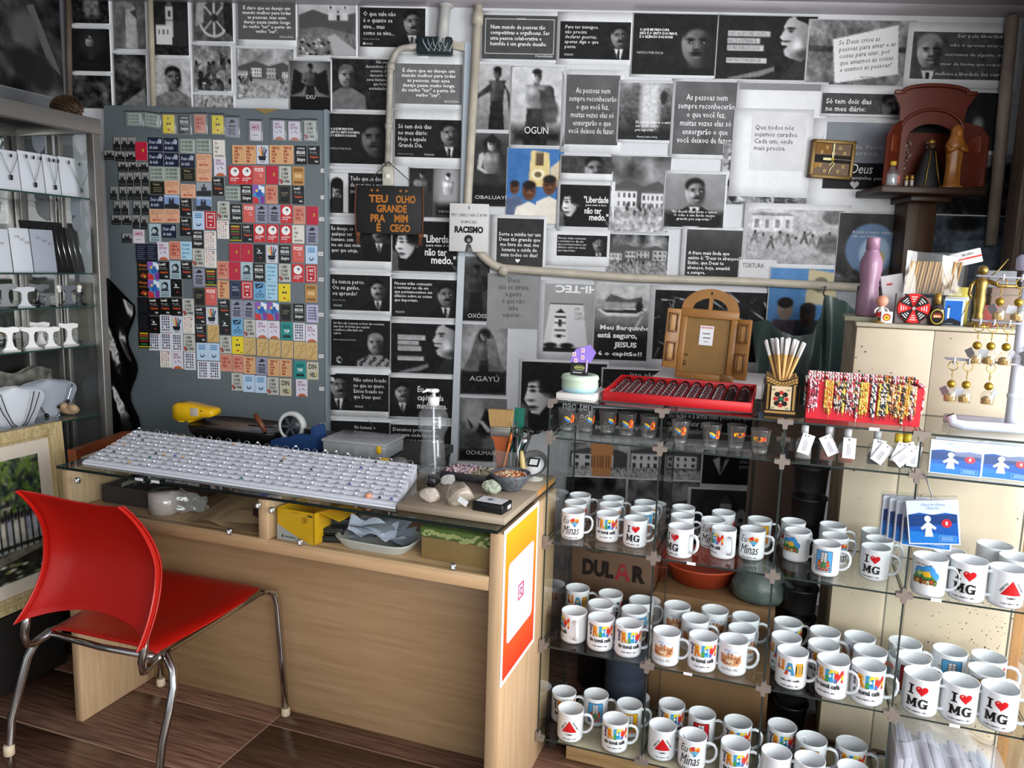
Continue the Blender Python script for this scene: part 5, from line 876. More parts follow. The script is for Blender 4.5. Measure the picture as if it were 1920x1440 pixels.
# ================================================================ PAINTINGS LEANING ON THE CASE
XP = .10
def paint_frame(label, y0, y1, z0, z1, lean, fw, mw, fm, im, x=XP, rz=0):
    c = FK.p(x, (y0+y1)/2, z0); w, h = y1-y0, z1-z0
    t = thing('framed_painting', label, 'painting', c, rot=(-lean, 0, YC+pi/2+rz))
    mb = MB()
    for r, (a0, a1, dz) in enumerate(((0, .38, .0), (.38, .8, -.008), (.8, 1., -.003))):
        o_, i_ = fw*a0, fw*a1; X, Z = w/2-o_, h-o_; x_, zi_ = w/2-i_, h-i_; d_ = -.022+(-dz)
        q = [(-X, o_), (X, o_), (X, Z), (-X, Z)]; p = [(-x_, i_), (x_, i_), (x_, zi_), (-x_, zi_)]
        V = [(a, d_, b_) for a, b_ in q]+[(a, d_+.004, b_) for a, b_ in p]+[(a, .012, b_) for a, b_ in q]+[(a, .012, b_) for a, b_ in p]
        mb.add(V, [(k, (k+1) % 4, 4+(k+1) % 4, 4+k) for k in range(4)]+[(8+k, 8+(k+1) % 4, (k+1) % 4, k) for k in range(4)]+[(4+k, 4+(k+1) % 4, 12+(k+1) % 4, 12+k) for k in range(4)]+[(12+k, 12+(k+1) % 4, 8+(k+1) % 4, 8+k) for k in range(4)])
    mb.build('frame', fm, t)
    i = fw; BX(-w/2+i, w/2-i, -.006, .008, i, h-i).build('mat_board', mat('cream_mat', '#d2c9b8', .7, noise=.04), t)
    j = fw+mw; I = Im(w-2*j, h-2*j, .2, 120); im(I)
    obj('canvas', grid_mesh('canvas', I, lambda U, V: ((U-.5)*(w-2*j), U*0-.0085, h-j-V*(h-2*j))), t); return t
def oil(I):
    A = I.A; I.grad(.5, .25); I.fill('#8d938c'); I.noise(.15, 4, 3, 3); rs = random.Random(5)
    I.r(0, 0, A, .42, '#7f8a5a', .05); I.noise(.25, 8, 4, 4)
    for k in range(4): x = .1+.16*k; I.r(x*A, .12+.02*k, (x+.13)*A, .5, '#b7b2a6', .02); I.r((x+.03)*A, .2, (x+.09)*A, .38, '#3a352f', .02)
    for k in range(150):
        x, y = rs.uniform(.4, 1)*A, rs.uniform(.0, .5); I.e(x, y, .05, .016, rs.choice(['#2c3a20', '#4f6a2c', '#1e2a22', '#3b4c38', '#6f8a3c', '#2a2f33']), .02, rs.uniform(-1.5, 1.5))
    I.r(0, .44, A, .48, '#20201f', .01); I.r(0, .7, A, .73, '#20201f', .01)
    for k in range(16): x = k/15*A; I.r(x-.008, .4, x+.008, .75, '#1b1c1d', .006); I.e(x+.03, .56, .022, .1, rs.choice(['#a7a9b4', '#c9c3b4', '#8f96ab', '#d3cfc6']), .02); I.e(x+.03, .47, .014, .03, '#262626', .01)
    I.r(0, .76, A, 1, '#2b2a24', .03); I.p([(0, .82), (A, .74), (A, .79), (0, .9)], '#6b675c')
    for k in range(40): I.e(rs.uniform(0, A), rs.uniform(.84, 1), .03, .01, rs.choice(['#7d8a4c', '#c5c7b4', '#3d4a2a', '#1c1c18', '#8d9a8a']), .01)
    I.noise(.12, 26, 7, 2)
a = kp(0, 1165, -XP); b = kp(122, 800, -XP)
paint_frame('large cream framed oil painting of a garden fence leaning on the display case', b.y-.56, b.y, .265, b.z+.02, .06, .05, .05, wood_mat('cream_gilt_wood', '#c9b88e', '#a08a5c', 2, 6), oil)
Q1 = on_pl(128, 843, (0, 2.72, 0), Vector((0, 1, 0))); Q2 = on_pl(233, 808, (0, 3.05, 0), Vector((0, 1, 0))); dv = Q2-Q1; yawq = math.atan2(dv.y, dv.x); wq = math.hypot(dv.x, dv.y); zq = (Q1.z+Q2.z)/2
t = paint_frame('orange brown framed picture leaning behind the counter end, mostly hidden', -wq/2, wq/2, .36, zq, .05, .032, .05, wood_mat('orange_brown_wood', '#8f4c2a', '#6d3519', 2, 6), lambda I: (I.fill('#b9bfc4'), I.noise(.05, 4, 3)), 0)
nq = Vector((sin(yawq), -cos(yawq), 0)); mid = (Q1+Q2)/2+nq*.03
t.location = (mid.x, mid.y, .36); t.rotation_euler = (-.05, 0, yawq)
BX(-.014, .014, -.0245, -.0225, zq-.40, zq-.382, M=TR(wq/2-.09, 0, 0)).build('sticker', mat('tag_white'), t)
o = bevel(BX(-wq/2, wq/2, -.03, .03, 0, .357).build('storage_box', mat('dark_box', '#231e1b', .8, noise=.2), None, (mid.x, mid.y, 0), yawq), .004); tag(o, 'dark storage box on the floor under the orange brown frame', 'box')
BX(-wq/2-.001, wq/2+.001, -.031, .031, 0, .03, M=TR(0, 0, .328)).build('box_lid', mat('dark_box'), o)
# ================================================================ COUNTER
M_MAPLE = wood_mat('maple_laminate', '#bb9a76', '#a98863', 0, 3.2, .42, .35)
M_MAPLEV = wood_mat('maple_edge', '#c4a683', '#b2926d', 2, 3.2, .45, .35)
M_TOPG = thin_glass('counter_glass', (.88, .93, .92), 1.1, .0, 1.5)
M_DKEDGE = mat('dark_glass_edge', '#0e1c1a', .15, spec=.7)
LC, DC, ZT_ = 1.455, .47, .842
ctr = thing('display_counter', 'maple laminate display counter with glass top and small glazed compartments', 'counter', FC.p(0, 0, 0), YC)
def cb(nm, x0, x1, y0, y1, z0, z1, m=M_MAPLE, bv=.0015): return BX(x0, x1, y0, y1, z0, z1, bev=bv, seg=1).build(nm, m, ctr)
cb('end_panel', 0, .03, 0, DC, 0, ZT_-.004, M_MAPLEV); cb('end_panel', LC-.036, LC, 0, DC, 0, ZT_-.004, M_MAPLEV)
cb('modesty_panel', .03, LC-.036, .305, .325, .0, .69); cb('front_rail', .03, LC-.036, 0, .02, .684, .722, M_MAPLE); cb('compartment_floor', .03, LC-.036, .02, DC-.02, .70, .718)
cb('back_panel', .03, LC-.036, DC-.018, DC, .69, ZT_-.01); cb('divider', .724, .757, .0, DC-.018, .722, ZT_-.006, M_MAPLEV)
g = cb('glass_top', -.008, LC-.012, -.012, DC+.03, ZT_, ZT_+.009, M_TOPG, 0)
g.data.materials.append(M_DKEDGE)
for p in g.data.polygons:
    if abs(p.normal.z) < .5: p.material_index = 1
g.data.update()
M_PANE = thin_glass('pane_glass', (.95, .97, .96), 1., .0, 1.5)
cb('glass_pane', .034, .722, -.003, .001, .716, ZT_-.008, M_PANE, 0); cb('glass_pane', .759, LC-.04, -.003, .001, .716, ZT_-.008, M_PANE, 0)
M_CLIP = mat('chrome_clip', '#c9cbcd', .18, 1.)
for px, py in ((145, 901), (430, 997), (484, 948), (510, 957), (563, 1017), (850, 1063)):
    c = FC.at(px, py, -.006); k = BX(-.008, .008, -.006, .004, -.009, .009, bev=.003).build('clip', M_CLIP, ctr, (c.x, -.004, c.z)); BX(-.004, .004, -.0075, -.005, -.005, .005, bev=.001).build('screw_cover', mat('white_plastic', '#e6e6e4', .3), k)
for x in (.3, .36): BX(x, x+.03, -.0125, -.0115, ZT_+.0005, ZT_+.0085).build('tape_bit', WHITE, ctr)
# print on the end panel
q = [on_pl(x, y, FC.p(LC, 0, 0), AX) for x, y in ((944, 999), (1009, 937), (1001, 1192), (936, 1300))]; L_ = [FC.loc(p) for p in q]
y0 = (L_[0].y+L_[3].y)/2; y1 = (L_[1].y+L_[2].y)/2; z1 = (L_[0].z+L_[1].z)/2; z0 = (L_[2].z+L_[3].z)/2
t = thing('code_poster', 'orange and red gradient sheet with blank white card on the counter end panel', 'poster', FC.p(LC+.0015, (y0+y1)/2, (z0+z1)/2), YC+pi/2)
hw_, hh_ = (y1-y0)/2, (z1-z0)/2
BX(-hw_, hw_, -.0008, .0008, -hh_, hh_).build('sheet', mat('glossy_paper', '#e9e4e4', .35), t)
I = Im(2*hw_*.9, 2*hh_*.94, .5, 80); I.g = np.array([.96, .66, .12])*(1-I.Y[..., None])+np.array([.92, .22, .12])*I.Y[..., None]
I.g = np.where((I.Y[..., None] < .12), I.g*np.array([1., 1., 1.]), I.g)
obj('print', grid_mesh('print', I, lambda U, V: ((U-.5)*2*hw_*.9, U*0-.0012, (.5-V)*2*hh_*.94)), t)
d = Decal(); w_ = hw_*.74; h_ = hh_*.52
rr = .016; pts = []
for cx, cy, a0 in ((w_-rr, h_-rr, 0), (-w_+rr, h_-rr, 90), (-w_+rr, -h_+rr, 180), (w_-rr, -h_+rr, 270)):
    for k in range(5): a_ = radians(a0+22.5*k); pts.append((cx+rr*cos(a_), cy+rr*sin(a_)))
d.poly(pts, '#dcd3ea')
PK = '#d0406c'; s_ = .022
d.frame(-s_, -s_, s_, s_, .005, PK); [d.poly([(s_*.5*cos(k*pi/8)*r1, s_*.5*sin(k*pi/8)*r1) for r1, k in ((1, j), (1, j+1), (.65, j+1), (.65, j))], PK) for j in range(16)]; d.circ(s_*.55, s_*.55, .002, PK)
o = obj('logo', d.mesh('logo', wallmap, INK_G), t, (0, -.0016, 0))
# ================================================================ RING BOARD
rb = thing('ring_board', 'long white sloping foam board full of silver rings on the counter glass', 'ring display', FC.p(0, 0, ZT_+.0095), YC)
RX0, RX1, RY0, RY1, RH, SH = .046, 1.135, .035, .335, .037, -.085
def rbp(u, v, h=0.): return (RX0+(RX1-RX0)*u+SH*v, RY0+(RY1-RY0)*v, .006+RH*v+h)
M_FOAM = mat('white_foam', '#e2e6ee', .75, noise=.03, nscale=60)
V = [rbp(0, 0), rbp(1, 0), rbp(1, 1), rbp(0, 1)]
MB().add([(p[0], p[1], 0) for p in V]+V, [(3, 2, 1, 0), (4, 5, 6, 7), (0, 1, 5, 4), (1, 2, 6, 5), (2, 3, 7, 6), (3, 0, 4, 7)]).build('wedge_base', M_FOAM, rb)
NR, NC = 10, 29
for j in range(NR):
    mb = MB()
    def fn(u, v, j=j): vv = (j+.02+.96*v)/NR; return rbp(u, vv, .0005+.0042*sin(pi*min(1, .1+v*.9))**.7*(1-.25*abs(cos(u*NC*pi))**8))
    mb.grid(NC*3, 5, fn); mb.build('foam_row', M_FOAM, rb)
M_SIL = mat('silver', '#c8c9cc', .2, 1.)
def ring_mesh(name, r, gem, gr):
    mb = MB(); mb.tube([(r*cos(a), 0, r*sin(a)) for a in [k*2*pi/16 for k in range(16)]], r*.12, 5, 0, True)
    if gem: mb.ball((0, 0, r*1.12), gr, 8, 1, sc=(1, 1, .75))
    return mb.mesh(name, [M_SIL, gem or M_SIL])
GEMS = [('clear', mat('clear_gem', '#e9edf2', .05, spec=.8)), ('clear', mat('clear_gem')), ('clear', mat('clear_gem')), ('plain', None), ('plain', None), ('black', mat('black_gem', '#0b0c0e', .1)), ('green', mat('green_gem', '#0f5c48', .1)), ('amber', mat('amber_gem', '#c49a4e', .15)), ('blue', mat('blue_gem', '#3d45a0', .12)), ('coral', mat('coral_gem', '#cf8f70', .3))]
RM = [ring_mesh('silver_ring', .0088, m, .0042 if n != 'coral' else .011) for n, m in GEMS]
rs = random.Random(11)
for j in range(NR):
    for i in range(NC):
        k = rs.choice([0, 0, 1, 2, 3, 3, 4, 4, 3]); h = rs.random()
        if h < .035: k = 5
        elif h < .045: k = 6
        elif h < .07: k = 7
        elif h < .08: k = 8
        if j == 0 and i == 26: k = 9
        if j == NR-1: k = rs.choice([3, 4, 0])
        u = (i+.5+rs.uniform(-.1, .1))/NC; p = rbp(u, (j+.96)/NR, -.001+rs.uniform(-.0035, .0005)+(.0035 if j == NR-1 else 0))
        o = obj('silver_ring', RM[k], None, FC.p(p[0], p[1], p[2]+ZT_+.0095)); o.rotation_euler = (rs.uniform(-.35, .1), 0, YC+rs.uniform(-.5, .5))
        nm = {'clear': 'with a clear stone', 'plain': 'plain band', 'black': 'with a black stone', 'green': 'with a green stone', 'amber': 'with an amber stone', 'blue': 'with a blue stone', 'coral': 'with a large coral disc'}[GEMS[k][0]]
        tag(o, 'silver ring %s, %s foam row up, %s from the plank' % (nm, nth(j+1), nth(NC-i)), 'ring', 'silver rings on the foam board')
# ================================================================ THINGS ON THE COUNTER
ZG = ZT_+.0095
M_PLANK = mat('beige_board', '#9c8d79', .5, noise=.06, nscale=8)
t = thing('plank', 'beige laminate plank carrying minerals on the counter corner', 'board', FC.p(1.142, .03, ZG), YC)
BX(0, .305, 0, .27, 0, .0185, bev=.0015, seg=1).build('board', M_PLANK, t); BX(.02, .305, .271, .455, 0, .0185, bev=.0015, seg=1).build('rear_board', M_PLANK, t); BX(.294, .3055, .2715, .44, .001, .018).build('raw_edge', wood_mat('raw_pine', '#c08b52', '#a06c38', 0), t)
ZP = ZG+.0187
def rock(name, label, px, py, r, sc, m, seed, amp=.3, n=3, lift=None):
    p = FC.atz(px, py, ZP); bm = bmesh.new(); bmesh.ops.create_icosphere(bm, subdivisions=min(n, 3), radius=r); rs = random.Random(seed); dirs = [(Vector((rs.gauss(0, 1), rs.gauss(0, 1), rs.gauss(0, 1))).normalized(), rs.uniform(.4, .8)) for _ in range(16)]
    for v in bm.verts:
        dn = v.co.normalized(); k = 1.
        for d_, c in dirs:
            q = dn.dot(d_)
            if q > 1e-3: k = min(k, c/q)
        v.co = dn*r*(1-2*amp+2*amp*k)*1.25*(1+rs.uniform(-.03, .03)); v.co = Vector((v.co.x*sc[0], v.co.y*sc[1], v.co.z*sc[2]))
    lo = min(v.co.z for v in bm.verts)
    for v in bm.verts: v.co.z = max(v.co.z, lo*.8)-lo*.8
    me = bpy.data.meshes.new(name); bm.to_mesh(me); bm.free(); me.materials.append(m); me.polygons.foreach_set('use_smooth', [False]*len(me.polygons))
    return tag(obj(name, me, None, FC.p(p.x, p.y+r*sc[1]*.7, ZP), YC), label, 'mineral')
M_QZ = mat('milky_quartz', '#c4b8aa', .35, noise=.12, nscale=40, bump=.2); M_QZ2 = mat('stained_quartz', '#b8ad9c', .3, col2='#857a6c', nscale=25, bump=.3)
rock('quartz_crystal', 'small milky pointed quartz piece at the plank edge', 803, 943, .026, (1.15, .8, .75), M_QZ, 3)
o = rock('quartz_rock', 'large stained quartz rock with a white price tag', 858, 951, .036, (1.15, .85, .95), M_QZ2, 5, .4)
BX(-.014, .014, -.001, 0, -.008, .008, M=TR(.02, -.034, .022) @ RY(.5)).build('price_tag', WHITE, o)
rock('black_mineral', 'black shiny tourmaline cluster behind the milky quartz', 806, 915, .022, (1.3, .9, 1.1), mat('black_mineral', '#17171a', .3, noise=.5, nscale=60, bump=.6), 8, .5)
rock('quartz_rock', 'clear grey quartz cluster between black cluster and chip tray', 838, 909, .022, (1.1, .8, 1.0), mat('clear_quartz', '#b5b3ae', .2, noise=.2, nscale=40), 9, .5)
rock('crystal_cluster', 'greenish white crystal cluster behind the black gem box', 917, 929, .025, (1.2, .9, .85), mat('pale_green_crystal', '#b5bba6', .5, col2='#6e7a66', nscale=70, bump=.8), 12, .3)
p = FC.atz(913, 962, ZP); t = thing('gem_box', 'small black gem box with white window on the plank', 'box', FC.p(p.x, p.y, ZP), YC-.08)
BX(-.044, .044, 0, .062, 0, .026, bev=.004).build('box_body', mat('black_leather', '#101012', .35), t); BX(-.036, .036, .008, .054, .0255, .0268).build('window', WHITE, t); BL((.0, .028, .028), .008, 8, sc=(1.4, .8, .5)).build('cut_gem', mat('grey_gem', '#6d7078', .15), t); BX(.0443, .0448, .03, .05, .008, .018).build('side_label', WHITE, t)
def chips(parent, n, fn, cols, r0, r1, seed, nm='stone_chips'):
    rs = random.Random(seed); mbs = MB(); ms = [mat('chip_%s' % c[1:], c, .35) for c in cols]
    for i in range(n):
        x, y, z = fn(rs); r = rs.uniform(r0, r1); M_ = TR(x, y, z) @ Matrix.Rotation(rs.uniform(0, 6), 4, (rs.random(), rs.random(), rs.random()+.01)) @ Matrix.Diagonal((r, r*rs.uniform(.5, .9), r*rs.uniform(.4, .8), 1))
        mbs.add([(1, 0, 0), (-1, 0, 0), (0, 1, 0), (0, -1, 0), (0, 0, 1), (0, 0, -1)], [(0, 2, 4), (2, 1, 4), (1, 3, 4), (3, 0, 4), (2, 0, 5), (1, 2, 5), (3, 1, 5), (0, 3, 5)], rs.randrange(len(ms)), False, M_)
    o = mbs.build(nm, ms, parent); o['kind'] = 'stuff'; return o
p = FC.atz(868, 903, ZP); t = thing('chip_tray', 'black dotted tray of pink and beige stone chips', 'tray', FC.p(p.x, p.y, ZP), YC-.02)
mb = MB(); mb.box(-.075, .075, 0, .1, 0, .004); [mb.box(*q, bev=.0015, seg=1) for q in ((-.075, .075, 0, .004, 0, .024), (-.075, .075, .096, .1, 0, .024), (-.075, -.071, 0, .1, 0, .024), (.071, .075, 0, .1, 0, .024))]
mb.build('tray_box', mat('black_dotted', '#18181a', .5, col2='#3a3a3c', nscale=160), t)
chips(t, 420, lambda r: (r.uniform(-.068, .02), r.uniform(.006, .094), .02+r.uniform(-.006, .008)), ['#b59aa5', '#8d6f80', '#cdbec2', '#5f4a58', '#c9b0a8'], .003, .0065, 3)
chips(t, 260, lambda r: (r.uniform(.015, .07), r.uniform(.006, .094), .02+r.uniform(-.006, .008)), ['#a3977f', '#bdb298', '#8d8268', '#c8bfa8'], .003, .006, 4)
p = FC.atz(955, 924, ZP); t = thing('stone_bowl', 'grey speckled bowl of orange stone chips on the plank', 'bowl', FC.p(p.x-.01, p.y+.035, ZP), YC)
LT([(.0, .0), (.028, .0), (.03, .004), (.045, .02), (.056, .042), (.0575, .05), (.0545, .0495), (.046, .03), (.03, .014), (0, .012)], 32).build('bowl_shell', mat('speckled_grey', '#62666d', .45, col2='#3f4348', nscale=90), t)
chips(t, 420, lambda r: (lambda a, q: (q*cos(a), q*sin(a), .038+.012*(1-q/.05)+r.uniform(-.004, .004)))(r.uniform(0, 6.283), .05*sqrt(r.random())), ['#b8703c', '#c99a6c', '#d8b894', '#8d4a28', '#e2d2bc', '#a8562c'], .003, .007, 5)
p = FC.atz(1012, 905, ZP); t = thing('pan_dish', 'grey tilted dish on a foot with white paper and a black framed label', 'dish', FC.p(p.x-.03, p.y+.03, ZP), YC)
T_ = TR(0, 0, .038) @ RX(.75)
LT([(0, 0), (.03, .002), (.046, .016), (.048, .018), (.044, .018), (.03, .006), (0, .004)], 28, M=T_).build('dish_shell', mat('dark_grey_dish', '#5c5c5a', .4), t); LT([(0, .0065), (.034, .0065), (.036, .009), (0, .0085)], 24, M=T_).build('paper_disc', WHITE, t)
BX(-.017, .017, -.006, .024, .009, .0115, M=T_).build('label_frame', MBK, t); BX(-.012, .012, -.001, .019, .0114, .0122, M=T_).build('label_face', WHITE, t); LT([(0, 0), (.03, 0), (.03, .004), (.008, .008), (.006, .034), (0, .036)], 20).build('foot', mat('pale_foot', '#b4b0a8', .4), t)
# pump bottle
p = FC.atz(812, 893, ZG); t = thing('pump_bottle', 'tall clear ribbed pump bottle behind the ring board', 'bottle', FC.p(1.085, .372, ZG), YC); t.scale = (1.2, 1.2, 1.06)
M_PET = thin_glass('clear_plastic', (.93, .95, .96), 1.6, .06, 1.45, .07)
hb = 1.
prof = [(0, 0), (.034, 0), (.037, .006), (.037, .03)]
for k in range(9): z = .032+.0095*k; prof += [(.0345-.0006*k, z), (.0315-.0006*k, z+.004)]
prof += [(.029, .122), (.03, .13), (.036, .142), (.0385, .15)]
for k in range(3): z = .154+.007*k; prof += [(.0385, z), (.0365, z+.003)]
prof += [(.038, .178), (.036, .188), (.028, .2), (.014, .208), (.0125, .216), (0, .216)]
LT(prof, 28).build('bottle_body', M_PET, t)
M_WPL = mat('white_plastic')
LT([(0, .212), (.0145, .212), (.0145, .234), (.012, .236), (0, .236)], 20).build('screw_cap', M_WPL, t)
mb = LT([(0, .236), (.005, .236), (.005, .25), (.012, .25), (.0125, .258), (0, .26)], 16); mb.tube([(0, 0, .254), (-.012, -.012, .256), (-.022, -.02, .25)], [.005, .0045, .003], 8); mb.build('pump_head', M_WPL, t)
TB([(0, 0, .212), (.004, -.004, .12), (.014, -.012, .01)], .0028, 6).build('dip_tube', mat('tube_white', '#d9dcdf', .4), t)
# tool cup
t = thing('tool_cup', 'square clear acrylic cup of brushes and tools behind the mineral bowl', 'cup', FC.p(1.315, .415, ZP), YC)
mb = MB(); [mb.box(*q) for q in ((-.035, .035, -.035, -.033, 0, .085), (-.035, .035, .033, .035, 0, .085), (-.035, -.033, -.035, .035, 0, .085), (.033, .035, -.035, .035, 0, .085), (-.035, .035, -.035, .035, 0, .003))]
mb.build('acrylic_wall', thin_glass('acrylic', (.94, .95, .95), 1.4, .02, 1.45, .05), t)
CUP = FC.p(1.315, .415, ZP)
def tool(name, label, x, y, tilt, builder, rz=0.):
    t = thing(name, label, 'tool', FC.p(1.315+x, .415+y, ZP+.005), rot=(0, tilt, YC+rz), group=None); builder(t); return t
def brush(t):
    MB().loft([[(a*q, b*.008, z) for a, b in ((-1, -1), (1, -1), (1, 1), (-1, 1))] for z, q in ((0, .012), (.06, .014), (.1, .02), (.118, .031))], sm=False).build('handle', mat('orange_wood', '#a8542a', .4), t)
    BX(-.032, .032, -.01, .01, .118, .148, bev=.002).build('ferrule', mat('tin', '#b1ada4', .3, .9), t); [BX(-.0325, .0325, -.0105, .0105, z, z+.003, bev=.001).build('ferrule_ridge', mat('tin'), t) for z in (.123, .14)]
    MB().loft([[(a*q, b*.01*w, z) for a, b in ((-1, -1), (1, -1), (1, 1), (-1, 1))] for z, q, w in ((.148, .032, 1), (.17, .035, 1.1), (.2, .038, .9))], sm=False).build('bristles', mat('tan_bristles', '#b08d5a', .85, noise=.25, nscale=90, stretch=(8, 1, .3), bump=.4), t)
tool('paint_brush', 'wide flat paint brush with tan bristles standing upright in the tool cup', -.017, -.005, -.04, brush)
def ruler(t):
    BX(-.016, .016, -.001, .001, .02, .205).build('blade', mat('green_ruler', '#1f6b5a', .35), t)
    d = Decal(); [d.rect(-.0158, .03+.008*k, -.010 if k % 5 else -.006, .0306+.008*k, '#0d3a30') for k in range(21)]; obj('marking', d.mesh('marking', wallmap), t, (0, -.0012, 0))
tool('green_ruler', 'green translucent ruler sticking out of the tool cup', .02, .02, .03, ruler)
def pliers(t):
    for s in (-1, 1): TB([(s*.016, 0, .0), (s*.019, 0, .04), (s*.008, 0, .09), (s*.003, 0, .12)], [.006, .007, .006, .005], 8).build('grip', mat('black_grip', '#131316', .5), t); TB([(s*.003, 0, .12), (s*.006, 0, .14), (s*.001, 0, .17)], [.004, .0045, .001], 6).build('jaw', mat('tool_steel', '#7d7f82', .3, .9), t)
tool('pliers', 'black handled pliers in the tool cup beside the brush', .012, -.018, .1, pliers)
def hammer(t):
    TB([(0, 0, .0), (0, 0, .06), (.003, 0, .145)], [.009, .008, .006], 8).build('handle', mat('black_grip'), t); mb = MB(); mb.tube([(-.022, 0, .148), (.012, 0, .15)], [.009, .008], 10); mb.tube([(.01, 0, .15), (.024, 0, .156), (.036, 0, .17)], [.007, .005, .0015], 6); mb.build('claw_head', mat('dark_steel', '#2c2d30', .35, .8), t); LT([(0, 0), (.009, 0), (.009, .004), (0, .004)], 12, M=TR(-.006, -.009, .12) @ RX(1.57)).build('white_sticker', WHITE, t)
tool('claw_hammer', 'small dark claw hammer leaning out of the tool cup', .022, -.004, .32, hammer)
for i, (x, y, tl, c, l, nm) in enumerate(((-.01, -.028, .22, '#c46a2c', .14, 'orange pencil'), (.0, .012, -.02, '#c9cacc', .19, 'silver pen'), (.006, .0, -.06, '#1b7a3c', .165, 'green capped pen'), (-.004, -.012, .14, '#b02c3a', .12, 'red pen'))):
    def pen(t, c=c, l=l): LT([(0, 0), (.0015, .004), (.0042, .012), (.0042, l-.03), (0.0042, l-.028)], 8, cap=True).build('barrel', mat('pen_'+c[1:], c, .35), t); LT([(0, l-.03), (.0048, l-.03), (.0046, l), (0, l)], 8).build('cap', mat('pen_'+c[1:]), t)
    tool('pen', '%s standing in the clear tool cup' % nm, x, y, tl, pen)
def scissors(t):
    for s in (-1, 1): TB([(s*.014+.012*cos(a), .0, .14+.014*sin(a)) for a in [k*pi/7 for k in range(14)]], .0028, 6, 0, True).build('finger_loop', mat('bronze_loop', '#3d382f', .4), t); TB([(s*.008, 0, .13), (-s*.004, 0, .06), (-s*.006, 0, .0)], [.004, .004, .001], 6).build('blade', mat('tool_steel'), t)
tool('scissors', 'scissors with dark loops hanging over the tool cup rim', .03, -.03, .12, scissors)
t = thing('wooden_handle_tool', 'pale wooden handled awl standing beside the tool cup', 'tool', FC.p(1.372, .40, ZP), rot=(0, -.12, YC)); LT([(0, .0), (.004, .002), (.0085, .02), (.009, .06), (.006, .085), (0, .09)], 12).build('handle', mat('pale_wood_handle', '#b9a56c', .5), t); TB([(0, 0, .09), (0, 0, .13)], .002, 6).build('shaft', mat('tool_steel'), t)
# ================================================================ INSIDE THE COMPARTMENTS
ZF = .7185
def fl_(px, py, y=None):
    p = FC.atz(px, py, ZF); return p
t = thing('paper_box', 'dark shallow box full of loose pale slips in the counter compartment', 'box', FC.p(.06, .09, ZF), YC)
mb = MB(); mb.box(0, .26, 0, .25, 0, .003); [mb.box(*q) for q in ((0, .26, 0, .004, 0, .055), (0, .26, .246, .25, 0, .055), (0, .004, 0, .25, 0, .055), (.256, .26, 0, .25, 0, .055))]; mb.build('carton', mat('brown_black_card', '#332822', .8), t)
rs = random.Random(3)
for k in range(12): GD(4, 2, lambda u, v: ((u-.5)*.13, (v-.5)*.05, .012*sin(u*3)), ).build('paper_slip', mat('aged_slip', '#b9bdb0', .7), t, (.09+.012*k, .1+rs.uniform(-.04, .05), .054+.0028*k), (rs.uniform(-.2, .2), rs.uniform(-.2, .1), rs.uniform(.3, 1.0)))
p = fl_(322, 968); t = thing('wrapped_pack', 'roll of tissue wrapped in crinkled clear plastic in the counter compartment', 'package', FC.p(.315, .04, ZF), YC)
LT([(0, 0), (.042, 0), (.045, .006), (.045, .06), (.042, .066), (0, .066)], 24).build('roll', mat('pinkish_tissue', '#c4aca8', .8, noise=.08), t, (0, .045, 0))
GD(12, 8, lambda u, v: (.03+.11*u+.006*sin(v*14), .03+.05*sin(u*2.2)+.004*sin(u*21+v*9), .004+v*.07*(1-.35*u)+.004*sin(u*17))).grid(12, 8, lambda u, v: (.13-.1*u, .075+.004*sin(u*17+v*11), .004+v*.07*(.65+.35*u))).build('plastic_wrap', thin_glass('crinkled_film', (.9, .9, .9), 2.5, .15, 1.5, .22), t)
LT([(.0, -.001), (.0465, -.001), (.0475, .03), (.0465, .0675), (0, .0675)], 24).build('film_sleeve', MC['crinkled_film'], t, (0, .045, 0))
t = thing('paper_bag', 'flattened brown paper bag lying in the counter compartment', 'paper bag', FC.p(.42, .03, ZF), YC)
GD(16, 12, lambda u, v: (.02+.3*u, .0+.36*v, .006+.055*v**1.5+.012*sin(u*7)*v*(1-v)*3+.012*max(0, sin(u*9-1))*(1-v))).grid(16, 12, lambda u, v: (.3-.28*u, .012+.34*v, .002+.03*v)).build('bag_sheet', mat('kraft_paper', '#a58a68', .75, noise=.1, nscale=12, bump=.15), t)
GD(8, 4, lambda u, v: (.08+.2*u, .01+.06*v+.012*u, .014+.02*v*sin(u*3.1)+.01*u)).build('folded_flap', mat('kraft_paper'), t)
o = tag(bevel(BX(0, .085, 0, .12, 0, .05).build('black_carton', mat('matte_black_card', '#1b1818', .7), None, FC.p(.635, .09, ZF), YC-.2), .002), 'small matte black carton beside the counter divider', 'box'); BX(.002, .083, .002, .118, .05, .0512).build('lid_flap', mat('matte_black_card'), o)
t = thing('yellow_box', 'open yellow and grey cardboard box beside the counter divider', 'box', FC.p(.772, .02, ZF), YC-.05)
Y_ = mat('yellow_card', '#d9a514', .5); GY = mat('grey_card', '#a9a8a6', .5)
w_, d_, h_ = .125, .17, .094
mb = MB(); mb.box(0, w_, 0, .003, 0, h_).box(0, w_, d_-.003, d_, 0, h_).box(0, .003, 0, d_, 0, h_).box(w_-.003, w_, 0, d_, 0, h_).box(0, w_, 0, d_, 0, .003); mb.build('carton', Y_, t)
MB().add([(0, 0, h_), (w_, 0, h_), (w_+.02, -.0, h_-.0), (w_+.05, .09, h_+.012), (w_, .12, h_)], [(1, 3, 4)]).box(w_, w_+.07, .02, .14, h_-.001, h_+.001, M=TR(w_, 0, h_) @ RY(.25) @ TR(-w_, 0, -h_)).build('flap', Y_, t)
